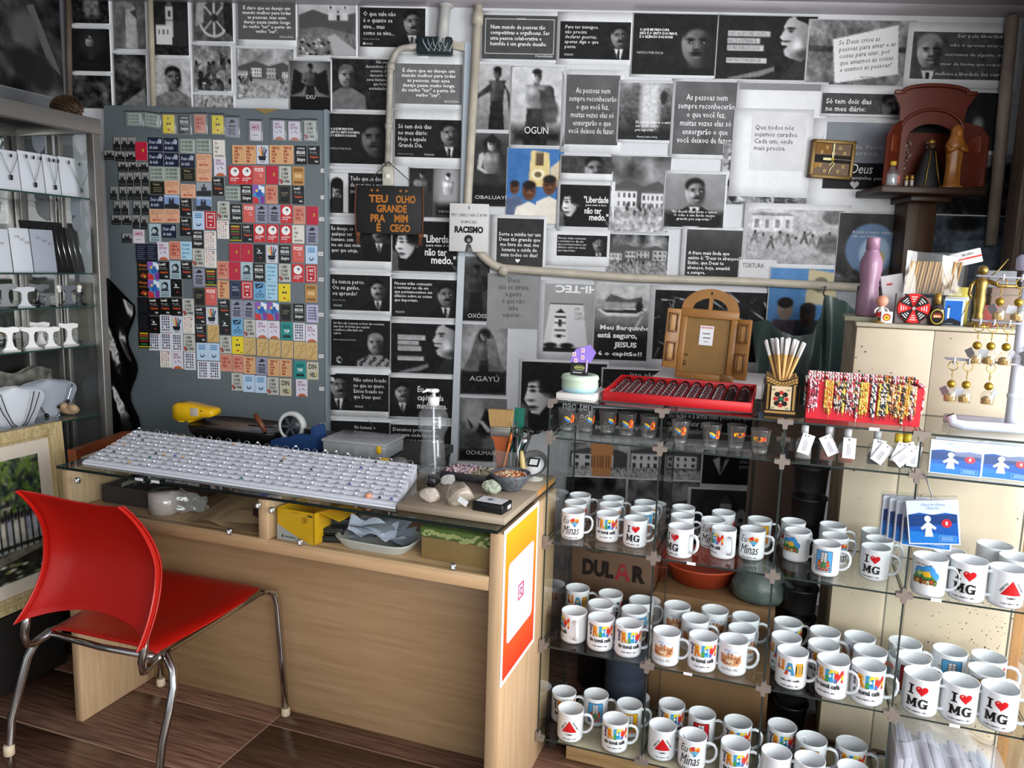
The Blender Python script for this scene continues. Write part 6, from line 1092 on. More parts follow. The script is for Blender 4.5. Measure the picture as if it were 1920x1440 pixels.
d = Decal(); d.poly([(0, 0), (w_*.98, 0), (w_*.6, .016), (0, .048)], '#a9a8a6').text("minizinha", .026, .012, .062, .019, '#333', .02).poly([(.014, .012), (.02, .022), (.022, .012)], '#222').text("pagamento", .055, .086, .075, .089, '#5d4708').text("1", .094, .068, .097, .075, '#5d3c08', .03)
[d.poly([(.0955+.0085*cos(j*pi/8)*q, .0715+.0085*sin(j*pi/8)*q) for q, j in ((1, k), (1, k+1), (.82, k+1), (.82, k))], '#5d3c08') for k in range(16)]; d.rect(.108, .083, .113, .089, '#222').rect(.1145, .083, .122, .088, '#333')
obj('lettering', d.mesh('lettering', wallmap), t, (0, -.0006, 0))
for i, (x, y, z, rz_) in enumerate(((.895, .05, 0, .28), (.897, .055, .021, .3), (.91, .08, .042, .36))):
    t = thing('black_case', 'flat black plastic case, %s up in the pile beside the yellow box' % nth(i+1), 'case', FC.p(x, y, ZF+z), YC+rz_, 'flat black cases in the compartment'); BX(0, .058, 0, .15, 0, .0195, bev=.002).build('case_shell', mat('black_case', '#17181a', .4), t); BX(-.0006, .0586, -.0006, .1506, .0092, .0105).build('seam', mat('case_seam', '#55585c', .3), t)
    if i == 2: BX(.012, .046, .09, .14, .0195, .0198).build('label', WHITE, t)
t = thing('foam_tray', 'white foam tray heaped with folded papers in the counter compartment', 'tray', FC.p(1.055, .10, ZF), YC-.02)
MB().loft([[(a*.115*q, .0+b*.075*q, z) for a, b in [(copysign(abs(cos(k*pi/12))**.45, cos(k*pi/12)), copysign(abs(sin(k*pi/12))**.45, sin(k*pi/12))) for k in range(24)]] for z, q in ((0, .82), (.004, .86), (.026, 1), (.03, 1.03), (.03, .98), (.012, .84), (.006, .8))]).build('tray_shell', mat('white_foam_tray', '#cfccc6', .6), t)
rs = random.Random(5)
for k in range(6): GD(10, 6, lambda u, v, k=k: ((u-.5)*.17, (v-.5)*.09, .016*sin(u*4+k)+.03*abs(v-.5)**1.5*(1+sin(k)))).build('folded_paper', mat('printed_paper_%d' % (k % 2), ['#b9bfd0', '#8f949f'][k % 2], .6, noise=.2, nscale=30), t, (rs.uniform(-.015, .015), rs.uniform(-.01, .02), .02+.008*k), (rs.uniform(-.15, .15), rs.uniform(-.1, .1), rs.uniform(-.5, .5)))
GD(10, 4, lambda u, v: ((u-.5)*.15, -.05+.02*v, .03+.04*v+.02*abs(cos(u*6)))).build('curled_paper', mat('printed_paper_0'), t)
t = thing('leaf_box', 'wooden box with green leaf patterned lid at the compartment end', 'box', FC.p(1.2, .06, ZF), YC-.03)
BX(0, .205, 0, .2, 0, .06, bev=.002).build('box_body', mat('raw_wood_box', '#97784a', .6, noise=.08), t); BX(-.004, .209, -.004, .204, .06, .088, bev=.006).build('lid', mat('green_cloth_lid', '#5c7336', .8, noise=.25, nscale=40, bump=.2), t)
d = Decal(); rs = random.Random(9)
for k in range(34):
    x, y = rs.uniform(.01, .19), rs.uniform(.01, .19); a_ = rs.uniform(0, 6.28); l = rs.uniform(.012, .022)
    d.poly([(x, y), (x+l*.5*cos(a_+.4), y+l*.5*sin(a_+.4)), (x+l*cos(a_), y+l*sin(a_)), (x+l*.5*cos(a_-.4), y+l*.5*sin(a_-.4))], rs.choice(['#a9ad72', '#8f9c58', '#b9b88a']))
obj('leaf_print', d.mesh('leaf_print', topmap, INK_M), t, (0, 0, .0884))
d2 = Decal()
for k in range(34):
    x, y = .002+.0058*k, rs.uniform(.002, .018); a_ = rs.uniform(-.6, .6); l = .02; d2.poly([(x, y), (x+l*.5*cos(a_+.5), y+l*.5*sin(a_+.5)), (x+l*cos(a_), y+l*sin(a_)), (x+l*.5*cos(a_-.5), y+l*.5*sin(a_-.5))], '#a9ad72')
obj('leaf_print', d2.mesh('leaf_print', wallmap, INK_M), t, (0, -.0046, .064))
# ================================================================ BEHIND THE COUNTER
t = thing('work_table', 'black topped work table standing behind the counter', 'table', FC.p(-.02, .53, 0), YC)
BX(0, .95, 0, .36, .80, .83, bev=.002).build('table_top', mat('black_laminate', '#151414', .35), t)
for x in (.03, .92):
    for y in (.03, .33): BX(x-.018, x+.018, y-.018, y+.018, 0, .80).build('leg', mat('black_laminate'), t)
ZW = .83
def onw(px, py, z=ZW): return FC.atz(px, py, z)
t = thing('black_tray', 'wide black tray with rounded corners under the yellow card reader', 'tray', FC.p(.16, .66, ZW), YC)
MB().loft([[(a*.2*q, b*.11*q, z) for a, b in [(copysign(abs(cos(k*pi/12))**.4, cos(k*pi/12)), copysign(abs(sin(k*pi/12))**.4, sin(k*pi/12))) for k in range(24)]] for z, q in ((0, .92), (.02, .97), (.042, 1), (.046, .99), (.04, .95), (.036, .3))]).build('tray_body', mat('glossy_black', '#121010', .25), t)
P = FC.at(357, 806, .62); t = thing('card_reader', 'bright yellow card payment terminal lying behind the ring board', 'card reader', FC.p(P.x-.004, .66, .872), YC+.1)
YEL = mat('yellow_plastic', '#e0b00f', .35)
MB().loft([[(x, s_*.035*q, z) for s_, z in ((-1, z0_), (-1, z1_-.008), (-.8, z1_), (.8, z1_), (1, z1_-.008), (1, z0_))] for x, z0_, z1_, q in ((-.088, .012, .05, .7), (-.082, .004, .06, .95), (-.06, .0, .068, 1), (-.015, .0, .066, 1), (.02, .012, .06, 1), (.05, .02, .056, .98), (.08, .022, .052, .96), (.088, .026, .048, .9))]).build('housing', YEL, t)
BX(-.002, .032, -.0365, -.034, .022, .054, bev=.001).build('side_label', mat('grey_label', '#b9aca0', .5), t); BX(-.06, -.035, -.034, .034, -.006, .002, bev=.002).box(-.018, .0, -.034, .034, -.006, .002, bev=.002).build('foot', YEL, t); BX(-.07, -.05, -.02, .02, .0675, .0685).build('paper_slot', mat('dark_slot', '#5d4a08', .5), t); BL((.045, -.0345, .045), .003, 8).build('screw', MBK, t)
t = thing('mallet', 'short wooden handled steel rod tool resting on the black tray', 'tool', FC.p(.30, .605, .872), YC)
TB([(-.045, 0, .062), (-.022, 0, .03), (0, 0, .0)], [.0085, .01, .0085], 10).build('handle', mat('red_brown_wood', '#6d3a22', .4, noise=.2), t)
TB([(-.11, .05, .006), (.0, .03, .012), (.03, .03, .02)], .0045, 8).build('steel_rod', mat('tool_steel'), t)
t = thing('tape_dispenser', 'blue weighted tape dispenser with a large white tape wheel', 'tape dispenser', FC.p(.44, .60, ZW), YC)
PR([(-.09, 0), (.10, 0), (.10, .058), (.092, .09), (.082, .09), (.08, .06), (.03, .058), (-.02, .04), (-.07, .03), (-.09, .02)], -.035, .035, M=RX(pi/2)).build('body', mat('blue_plastic', '#22406e', .4), t)
LT([(.052, -.012), (.054, -.01), (.054, .01), (.052, .012), (.04, .012), (.04, -.012)], 30, M=TR(-.02, -.0, .075) @ RX(pi/2), cap=False).build('tape_roll', mat('white_tape', '#c4c6c2', .5), t)
LT([(0, -.013), (.039, -.013), (.039, .013), (0, .013)], 26, M=TR(-.02, 0, .075) @ RX(pi/2)).build('wheel_core', mat('dark_core', '#1b2026', .4), t); mb = MB(); [mb.box(-.036, .036, -.0145, -.013, -.004, .004, M=TR(-.02, 0, .075) @ RY(k*pi/3)) for k in range(3)]; mb.build('spoke', mat('grey_spoke', '#43484d', .5), t); BX(.05, .08, -.03, .03, .06, .078).build('cutter', MBK, t)
P = FC.atz(600, 845, .835); t = thing('organiser_box', 'translucent plastic organiser box with yellow latch behind the ring board', 'storage box', FC.p(.70, .56, ZW), YC+.06)
BX(-.12, .12, -.01, .15, 0, .052, bev=.008).build('box_shell', thin_glass('frosted_plastic', (.85, .85, .86), 1.2, .2, 1.45, .45, (.62, .64, .66)), t); BX(-.123, .123, -.013, .153, .046, .058, bev=.004).build('lid', MC['frosted_plastic'], t); BX(.09, .106, -.018, -.009, .024, .05, bev=.003).build('latch', YEL, t)
mb = MB(); [mb.box(-.11+.055*k, -.108+.055*k, 0, .14, .004, .044) for k in range(1, 4)]; mb.build('partition', MC['frosted_plastic'], t)
o = rock('bagged_trinkets', 'small heap of yellow and grey trinkets behind the ring board', 626, 846, .022, (1.4, .9, .8), mat('grey_trinket', '#6d6d6a', .5, noise=.4, nscale=40), 21); o.location = FC.p(.93, .44, ZG); BL((-.045, -.004, .014), .016, 10, sc=(1.6, .8, .6)).build('yellow_piece', YEL, o)
# ================================================================ RED CHAIR
CO = Vector((-1.112, 2.056, 0)); CY = math.atan2(.949, .313)-pi/2
RED = mat('red_plastic', '#a8140b', .33, noise=.06, nscale=6, spec=.5, coat=.15); CHR = mat('polished_steel', '#c6c4c0', .16, 1.)
ch = thing('chair', 'red plastic chair with chrome tube legs before the counter', 'chair', CO, CY)
def solid(nu, nv, fn, th, nm, m, par):
    """sheet with thickness th along a fixed depth direction given by fn2"""
    mb = MB(); V = []; F = []
    for k in (0, 1):
        for j in range(nv+1):
            for i in range(nu+1): V.append(fn(i/nu, j/nv, k*th))
    n = (nu+1)*(nv+1)
    for j in range(nv):
        for i in range(nu): q = j*(nu+1)+i; F += [(q, q+1, q+nu+2, q+nu+1), (n+q, n+q+nu+1, n+q+nu+2, n+q+1)]
    rim = [i for i in range(nu+1)]+[j*(nu+1)+nu for j in range(1, nv+1)]+[nv*(nu+1)+i for i in range(nu-1, -1, -1)]+[j*(nu+1) for j in range(nv-1, 0, -1)]
    for a, b in zip(rim, rim[1:]+rim[:1]): F.append((b, a, n+a, n+b))
    o = mb.add(V, F, 0, True).build(nm, m, par)
    md = o.modifiers.new('soft_edges', 'BEVEL'); md.width = .0025; md.segments = 2; md.limit_method = 'ANGLE'; md.angle_limit = .9
    return o
def backf(u, v, t):
    q = 2*u-1; zb = .515+.036*(1-abs(q)**1.9); zt = .888-.034*(1-q*q); z = zb+(zt-zb)*v; s_ = (z-.49)/.4
    d = -.105+.105*(1-abs(2*s_-1.02)**2.0)-.026*abs(q)**7*(1-.6*v)-.02*(abs(q)**2)*(.4+.6*v)
    w = q*(.212-.02*sin(pi*min(1, max(0, s_))*.9)-.035*max(0, s_-.55)/.45)
    return (w+.043, d+t, z)
solid(18, 18, backf, .007, 'backrest', RED, ch)
for s_ in (-1, 1): solid(3, 14, lambda u, v, t, s_=s_: (lambda P: (P[0]+s_*(t-.007)*.9, P[1]-.022*u*(1-.5*v), P[2]))(backf(1.0 if s_ > 0 else 0.0, v, 0)), .006, 'back_flange', RED, ch)
def seatf(u, v, t):
    q = 2*u-1; w = q*(.188+.04*v-.012*max(0, v-.9)*10*.3); y = -.005+.455*v
    z = .452+.022*v-.018*(1-q*q)*sin(pi*min(1, v*1.05))-.030*max(0, (v-.88)/.12)**2-.012*abs(q)**8
    return (w, y, z-t)
solid(16, 18, seatf, .009, 'seat', RED, ch)
for s_ in (-1, 1):
    TB([(s_*.2+.03, -.088, .535), (s_*.2+.03, -.094, .50), (s_*.2+.025, -.098, .465), (s_*.2+.014, -.083, .43), (s_*.197, -.055, .416), (s_*.19, -.025, .424), (s_*.188, .01, .430), (s_*.2, .22, .438), (s_*.218, .40, .452)], .0105, 10).build('frame_tube', CHR, ch)
    lp = [(.19, .03, .428), (.206, .01, .425), (.236, -.003, .40), (.25, -.018, .36), (.246, -.035, .29), (.237, -.05, .22), (.229, -.06, .12), (.224, -.066, 0)] if s_ > 0 else [(s_*.19, .03, .428), (s_*.205, .005, .424), (s_*.226, -.02, .402), (s_*.24, -.04, .36), (s_*.252, -.062, .27), (s_*.264, -.082, .19), (s_*.268, -.09, .1), (s_*.268, -.09, 0)]
    lg = TB(lp, .0112, 10).build('leg', CHR, ch); a_ = Vector(lp[-2]); b_ = Vector(lp[-1])
    z_ = .1 if s_ < 0 else .03
    LT([(.0115, -.016), (.0145, -.014), (.0145, .014), (.0115, .016)], 12, M=TR(lp[-2][0], lp[-2][1]-.002, z_)).build('rubber_cap', mat('cream_rubber', '#c9b89c', .6), lg)
    lf = [(s_*.205, .36, .448), (s_*.222, .42, .452), (s_*.236, .45, .437), (s_*.242, .457, .40), (s_*.25, .468, .2), (s_*.257, .477, .0)]
    lg = TB(lf, .0112, 10).build('leg', CHR, ch); LT([(0, 0), (.014, 0), (.0155, .006), (.014, .026), (.0115, .028)], 12, M=TR(s_*.2565, .477, 0)).build('rubber_cap', mat('cream_rubber'), lg)
TB([(-.2, -.004, .426), (0, -.012, .424), (.2, -.004, .426)], .0095, 8).build('cross_tube', CHR, ch)
# ================================================================ GLASS SHELF UNIT
CW, NB, DS_ = .3165, 4, .30
TZ = [.09, .388, .710, 1.022, 1.128]
unit = thing('glass_shelf_unit', 'modular glass shelf unit joined by grey cross clips, full of mugs', 'shelf unit', FS.p(0, 0, 0), YC)
M_SG = thin_glass('shelf_pane', (.955, .975, .968), .9, .0, 1.5); M_SE = mat('pane_edge', '#43615a', .15, spec=.7); M_SED = mat('pane_edge_dark', '#27302e', .2, spec=.6)
def pane(nm, x0, x1, y0, y1, z0, z1, axis, loc):
    me = BX(x0, x1, y0, y1, z0, z1).mesh(nm, [M_SG, M_SED]); 
    for p in me.polygons: p.material_index = 0 if abs(p.normal[axis]) > .5 else 1
    return obj(nm, me, unit, loc)
for k, z in enumerate(TZ):
    for i in range(NB): pane('shelf_pane', .004, CW-.004, .0, DS_, -.005, 0, 2, (i*CW, 0, z))
for i in range(NB+1):
    for k in range(4): pane('upright_pane', -.0025, .0025, .0, DS_, TZ[k]+.004, TZ[k+1]-.009, 0, (i*CW, 0, 0))
M_CLIPG = mat('grey_clip', '#857a72', .4, .3)
def clip_mesh(l, r, u, dn):
    A, h = .0195, .0055; k = .004; P = []
    for on, ang in ((r, 0), (u, 90), (l, 180), (dn, 270)):
        e = A if on else h
        for x, y in (((e, -h), (e, h)) if on else ((h, -h), (h, h))):
            c, s_ = round(cos(radians(ang))), round(sin(radians(ang))); P.append((x*c-y*s_, x*s_+y*c))
        a2 = radians(ang+45); P.append(((h+k*.35)*copysign(1, cos(a2)), (h+k*.35)*copysign(1, sin(a2))))
    mb = MB(); mb.prism(P, -.012, .007, M=RX(pi/2)); return mb.mesh('clip', M_CLIPG)
CM = {}
for i in range(NB+1):
    for k, z in enumerate(TZ):
        key = (i > 0, i < NB, k < 4, k > 0)
        if key not in CM: CM[key] = clip_mesh(*key)
        for y, rz in ((0, 0), (DS_, pi)):
            if rz and i < NB+1: kk = (key[1], key[0], key[2], key[3]); CM.setdefault(kk, clip_mesh(*kk)); obj('clip', CM[kk], unit, (i*CW, y, z-.002), rz)
            else: obj('clip', CM[key], unit, (i*CW, y, z-.002))
for px, py, k in ((1290, 1257, 1), (1296, 1055, 2), (1243, 762, 4), (1640, 797, 4), (1790, 1359, 1), (1755, 1128, 2)):
    q = FS.at(px, py, -.001); BX(-.012, .012, -.0012, 0, -.0045, .0035).build('price_strip', WHITE, unit, (q.x, -.0005, TZ[k]-.001))
t = thing('wooden_plinth', 'low wooden base board raising the glass shelf unit off the floor', 'base', FS.p(0, 0, 0), YC)
BX(.075, 1.24, .06, .30, .0, .083, bev=.002).build('plinth_board', wood_mat('blond_wood', '#b59a70', '#96794f', 0, 4), t)
for x in (.02, 1.25): BX(x-.012, x+.012, .1, .28, 0, .083).build('side_block', mat('dark_block', '#2b2420', .7), t)
BX(.06, 1.24, .005, .298, .0835, .0838).build('top_paper', mat('yellowed_paper', '#b5a88e', .7, noise=.08), t)
# ================================================================ MUGS
M_CER = mat('white_ceramic', '#d5d9dc', .12, spec=.55, coat=.3)
MR, MH = .041, .095
mb = MB(); mb.lathe([(0, .003), (.034, .003), (.0355, 0), (.038, 0), (.0405, .006), (.041, .012), (.041, .09), (.0415, .0935), (.0408, .095), (.039, .0945), (.0382, .09), (.038, .01), (.034, .0065), (0, .006)], 40, cap=False); BODY = mb.mesh('body', M_CER)
hp = [(.0395, 0, .076), (.05, 0, .079), (.062, 0, .076), (.069, 0, .065), (.070, 0, .05), (.066, 0, .035), (.057, 0, .024), (.047, 0, .019), (.0395, 0, .019)]
def handle():
    mb = MB(); P = [Vector(p) for p in hp]; rings = []
    for i, p in enumerate(P):
        d = (P[min(i+1, len(P)-1)]-P[max(i-1, 0)]).normalized(); n = Vector((d.z, 0, -d.x))
        rings.append([p+n*.0042*cos(a)+Vector((0, .0062, 0))*sin(a) for a in [k*2*pi/10 for k in range(10)]])
    return mb.loft(rings).mesh('handle', M_CER)
HAND = handle()
K = '#141414'
def slab(d, ch, x, y, w, h, c):
    if ch == 'I': d.rect(x+w*.28, y, x+w*.72, y+h, c).rect(x, y, x+w, y+h*.14, c).rect(x, y+h*.86, x+w, y+h, c)
    elif ch == 'M':
        d.rect(x+w*.06, y, x+w*.28, y+h, c).rect(x+w*.72, y, x+w*.94, y+h, c).poly([(x+w*.06, y+h), (x+w*.3, y+h), (x+w*.54, y+h*.3), (x+w*.46, y+h*.1)], c).poly([(x+w*.94, y+h), (x+w*.7, y+h), (x+w*.46, y+h*.3), (x+w*.54, y+h*.1)], c)
        for a, b in ((-.02, .34), (.64, 1.02)): d.rect(x+w*a, y, x+w*b, y+h*.12, c)
        d.rect(x-.02*w, y+h*.88, x+w*.2, y+h, c).rect(x+w*.8, y+h*.88, x+w*1.02, y+h, c)
    else:
        n = 20; P = [(x+w*.5+w*.5*cos(a), y+h*.5+h*.52*sin(a)) for a in [radians(40+280*k/n) for k in range(n+1)]]; Q = [(x+w*.5+w*.24*cos(a), y+h*.5+h*.38*sin(a)) for a in [radians(40+280*k/n) for k in range(n+1)]]
        for k in range(n): d.poly([P[k], P[k+1], Q[k+1], Q[k]], c)
        d.rect(x+w*.55, y+h*.38, x+w*1.05, y+h*.5, c).rect(x+w*.7, y, x+w*.95, y+h*.45, c).rect(x+w*.82, y+h*.68, x+w*.95, y+h*.98, c)
    return d
def OP(d, y=-36, x=0): return d.text("OURO PRETO - MG", x-20, y, x+20, y+3.2, K, .03)
MD = {}
def img(s=1., x=0):
    d = Decal(); slab(d, 'I', x-18*s, 4*s, 11*s, 20*s, K); d.heart(x+8*s, 15*s, 23*s, '#c8161d'); d.poly([(x-1*s, 19*s), (x+2*s, 22*s), (x+4*s, 20*s), (x+1*s, 17*s)], '#e88a8a'); slab(d, 'M', x-20*s, -21*s, 21*s, 19*s, K); slab(d, 'G', x+3*s, -21*s, 17*s, 19*s, K); return OP(d, -31, x)
MD['img'] = (img(), 'white mug with black capitals and a red heart')
d = Decal(); d.text("Eu", -26, 8, -6, 27, K, .0, shear=.25); d.heart(10, 14, 27, '#d9742a'); d.poly([(-1, 20), (8, 12), (10, 26), (4, 25)], '#c93427').poly([(10, 22), (21, 24), (23, 16), (14, 12)], '#e39a2f').poly([(0, 12), (10, 15), (22, 12), (17, 5), (5, 6)], '#5aa7c7').poly([(5, 6), (16, 4), (10, -2)], '#2f7fae').poly([(12, 16), (22, 20), (18, 10)], '#c8501f'); d.text("Minas", -25, -24, 24, 2, K, .0, shear=.3); MD['eu'] = (OP(d, -35), 'white mug with handwritten words and a patchwork heart')
def trem(s=1.):
    d = Decal(); y0, h = 0, 26
    d.rect(-33, y0+20, -16, y0+26, '#7d7a8f').rect(-28, y0, -21, y0+20, '#5a4a5c').rect(-28, y0+6, -21, y0+9, '#8f8aa3').rect(-33, y0+23, -16, y0+24, '#3a3648')
    d.text("R", -17, y0, 1, y0+26, '#e0a11f', .06).text("R", -16, y0, -4, y0+20, '#c9571f', .0); d.rect(-8, y0+15, -5, y0+20, '#f2d36a')
    d.poly([(1, y0), (19, y0), (19, y0+5), (8, y0+5), (8, y0+10), (17, y0+10), (17, y0+16), (8, y0+16), (8, y0+21), (19, y0+21), (19, y0+26), (1, y0+26)], '#3b9ccc').poly([(1, y0), (8, y0), (8, y0+14), (1, y0+10)], '#4c9a4a').poly([(6, y0+16), (19, y0+21), (19, y0+26), (10, y0+26)], '#e6cf3a').circ(11, y0+13, 3, '#f3f3ee')
    d.poly([(21, y0), (26, y0), (26, y0+15), (31, y0+6), (36, y0+15), (36, y0), (41, y0), (41, y0+26), (36, y0+26), (31, y0+16), (26, y0+26), (21, y0+26)], '#d3322b').rect(21, y0, 26, y0+8, '#3c6fc2').rect(36, y0+6, 41, y0+16, '#efb52a').poly([(21, y0+20), (26, y0+20), (26, y0+26), (21, y0+26)], '#f0c63a')
    for a, b in ((-33, y0+26), (-17, y0), (1, y0), (20, y0)): d.rect(a, b-.5, a+8, b+.5, K)
    d.text("de tomá café", -26, -14, 34, -4, K, .03); return OP(d, -25, 4)
MD['trem'] = (trem(), 'white mug with big multicoloured capitals')
d = Decal(); d.poly([(-30, 26), (-23, 26), (-23, 8), (-18, 8), (-18, 26), (-11, 26), (-11, 2), (-30, 2)], '#d9862a').poly([(-30, 12), (-23, 12), (-23, 2), (-30, 2)], '#8f3a24').poly([(-10, -6), (-3, 22), (6, 22), (14, -6), (6, -6), (4, 2), (-1, 2), (-3, -6)], '#4a8fb8').poly([(-3, 8), (2, 16), (6, 8)], '#e9c04a').poly([(-10, -6), (-3, -6), (-1, 4), (-7, 4)], '#c9482e').poly([(15, -8), (33, -8), (33, -2), (28, -2), (28, 16), (33, 16), (33, 22), (15, 22), (15, 16), (20, 16), (20, -2), (15, -2)], '#cf9a2e'); [d.rect(21.5, 0+6*k, 26.5, 2+6*k, '#2f6f9e') for k in range(3)]; d.text("uai, só café", -18, -21, 26, -15, K, .03); MD['uai'] = (OP(d, -32, 4), 'white mug with three bright patterned capitals')
d = Decal(); d.poly([(-22, -12), (22, -12), (0, 22)], '#c81d20').text("LIBERTAS", -30, 4, -4, 9, K, .02, rot=.98).text("QUAE SERA", 4, 4, 32, 9, K, .02, rot=-.98).text("TAMEN", -9, -21, 9, -16, K, .02); MD['tri'] = (OP(d, -33), 'white mug with a red triangle')
def win(bg, bd):
    d = Decal(); n = 6
    def rr(x0, y0, x1, y1, r, c):
        P = []
        for cx, cy, a0 in ((x1-r, y1-r, 0), (x0+r, y1-r, 90), (x0+r, y0+r, 180), (x1-r, y0+r, 270)): P += [(cx+r*cos(radians(a0+18*k)), cy+r*sin(radians(a0+18*k))) for k in range(n)]
        d.poly(P, c)
    rr(-25, -34, 25, 34, 5, bd); rr(-23.4, -32.4, 23.4, 32.4, 4, bg)
    d.rect(-10, -4, 10, 29, '#6b4a34').rect(-8, -2, 8, 27, '#cfd8dc').rect(-.8, -2, .8, 27, '#6b4a34'); [d.rect(-8, y, 8, y+1.4, '#6b4a34') for y in (5, 12, 19)]
    d.poly([(-20, -16), (-14, 2), (-8, 4), (-8, -18)], '#c9642c').poly([(20, -16), (14, 2), (8, 4), (8, -18)], '#c9642c').poly([(-10, -20), (0, 6), (10, -20)], '#4c7a4a').circ(-12, 0, 4, '#a8482c').circ(12, 0, 4, '#a8482c').circ(0, 2, 3, '#7fa05a')
    d.poly([(-21, -20), (21, -20), (16, -29), (-16, -29)], '#8f3328'); [d.circ(-15+5*k, -24+(k % 2)*2, 1.8, '#d9b89a', 8) for k in range(7)]; d.rect(-16, -31, 16, -29.4, '#f0e6d8'); return d
MD['blue'] = (win('#4f9fd0', '#1d2a44'), 'white mug with a blue window panel'); MD['yellow'] = (win('#e0a721', '#3a2c14'), 'white mug with a yellow window panel'); MD['red'] = (win('#b5202a', '#2c1214'), 'white mug with a red window panel')
for k in ('blue', 'yellow', 'red'): MD[k][0].text("OURO PRETO - MG", -44, -2, -14, 2, K, .03, rot=pi/2)
d = Decal(); rs = random.Random(6)
d.poly([(-28, -8), (-22, 14), (-6, 8), (8, 14), (26, 8), (30, -6), (20, -16), (-18, -15)], '#d8ab83').poly([(-27, 12), (-10, 4), (-8, -14), (-24, -12)], '#b06a44').poly([(28, 14), (10, 2), (8, -12), (26, -10)], '#c08258').poly([(-8, 2), (8, 2), (10, -10), (-10, -10)], '#e3c9a6').poly([(-20, 22), (-2, 18), (4, 22), (-6, 26)], '#b9c3dc').poly([(4, 20), (22, 18), (18, 24)], '#c3cbe0')
for k in range(30): x, y = rs.uniform(-25, 26), rs.uniform(-13, 10); d.rect(x, y, x+rs.uniform(1.5, 5), y+rs.uniform(1, 4), rs.choice(['#8a4a2c', '#c97a4a', '#e0b088', '#6d4434', '#d9925c', '#f0dcc0']))
for x in (-4, 4): d.rect(x-2, 0, x+2, 14, '#cf8a5c').poly([(x-2.6, 14), (x, 19), (x+2.6, 14)], '#8a4a2c').rect(x-.9, 5, x+.9, 9, '#5a3424')
d.text("Ouro Preto - MG", -22, -28, 20, -21, '#3a2c24', 0, shear=.3); MD['town'] = (d, 'white mug with a brown watercolour town view')
d = Decal(); d.circ(-12, 14, 14, '#3f8fd0').circ(8, 16, 17, '#3f8fd0').circ(22, 6, 12, '#3f8fd0').rect(-24, -2, 32, 12, '#3f8fd0').poly([(-30, -4), (-18, 14), (-4, 18), (14, 10), (30, -6), (30, -16), (-30, -16)], '#3c7d43').poly([(-8, 14), (10, 18), (16, 4), (0, 2)], '#e6b327').circ(-12, 10, 6, '#9cc07a')
for k in range(7): x = -26+8*k; d.rect(x, -18+(k % 2)*3, x+6, -8+(k % 3)*2, ['#c8572b', '#d9a12c', '#9c3f2a', '#cf7a3a', '#d9c39a', '#b9482c', '#6d8a4a'][k]).poly([(x-1, -8+(k % 3)*2), (x+3, -3+(k % 3)*2), (x+7, -8+(k % 3)*2)], '#5d2f1c').rect(x+2, -16, x+4, -12, '#2c2018')
MD['land'] = (OP(d, 32, -4) and d, 'white mug with a green hill picture'); MD['none'] = (None, 'plain looking white mug')
MM = {}
for k, (d, n) in MD.items():
    if d is None: MM[k] = (None, n); continue
    sx, sy = {'trem': (1.12, 1.3), 'img': (1.2, 1.22), 'eu': (1.22, 1.2), 'uai': (1.15, 1.25), 'tri': (1.1, 1.12), 'town': (1.1, 1.15)}.get(k, (1, 1))
    d.it = [(P*np.array([sx, sy])*.001+np.array([-.0015 if k == 'trem' else 0, 0]), f, tuple(v*.82 for v in c)) for P, f, c in d.it]
    def cyl(x, y, l): a = x/MR; r = MR+.00035+l; return (r*sin(a), -r*cos(a), y+.049)
    MM[k] = (d.mesh('print', cyl, INK_G, cuts=.005, eps=.00006), n)
TN = {0: 'top', 1: 'middle', 2: 'lowest'}; TZI = [TZ[2], TZ[1], TZ[0]]
MUGS = []
def mg5(tier, ox, oy, sc, L):
    for x, y, w, k, e, r in L: MUGS.append((tier, ox+x/sc, oy+y/sc, w/sc, k, e, r))
F_, M_, B_ = 0, 1, 2
mg5(0, 1000, 720, 4, [(300, 950, 168, 'eu', -8, F_), (562, 968, 165, 'trem', -12, F_), (770, 1005, 170, 'img', -12, F_), (318, 884, 160, 'img', 60, M_), (580, 900, 160, 'eu', 40, M_), (812, 935, 162, 'blue', 30, M_), (345, 828, 158, 'none', 0, B_), (610, 842, 158, 'none', 0, B_), (842, 885, 160, 'eu', 30, B_),
  (1110, 1065, 192, 'img', -40, F_), (1432, 1080, 185, 'trem', -62, F_), (1648, 1085, 188, 'eu', -10, F_), (1120, 985, 170, 'img', -10, M_), (1350, 1015, 172, 'eu', -10, M_), (1700, 1012, 172, 'yellow', 15, M_), (1133, 910, 165, 'none', 0, B_), (1428, 960, 168, 'tri', 70, B_)])
mg5(0, 1440, 720, 4, [(222, 1098, 188, 'land', -30, F_), (445, 1195, 198, 'blue', -8, F_), (812, 1220, 205, 'img', -12, F_), (505, 1135, 192, 'eu', 25, M_), (828, 1140, 192, 'img', 10, M_), (192, 1012, 170, 'tri', -30, M_), (488, 1050, 188, 'none', 0, B_), (800, 1080, 185, 'none', 0, B_),
  (1235, 1312, 245, 'land', -14, F_), (1582, 1362, 262, 'img', -6, F_), (1850, 1440, 250, 'tri', 20, F_), (1385, 1265, 225, 'img', 15, M_), (1830, 1310, 262, 'blue', 55, M_), (1740, 1225, 255, 'none', 0, B_)])
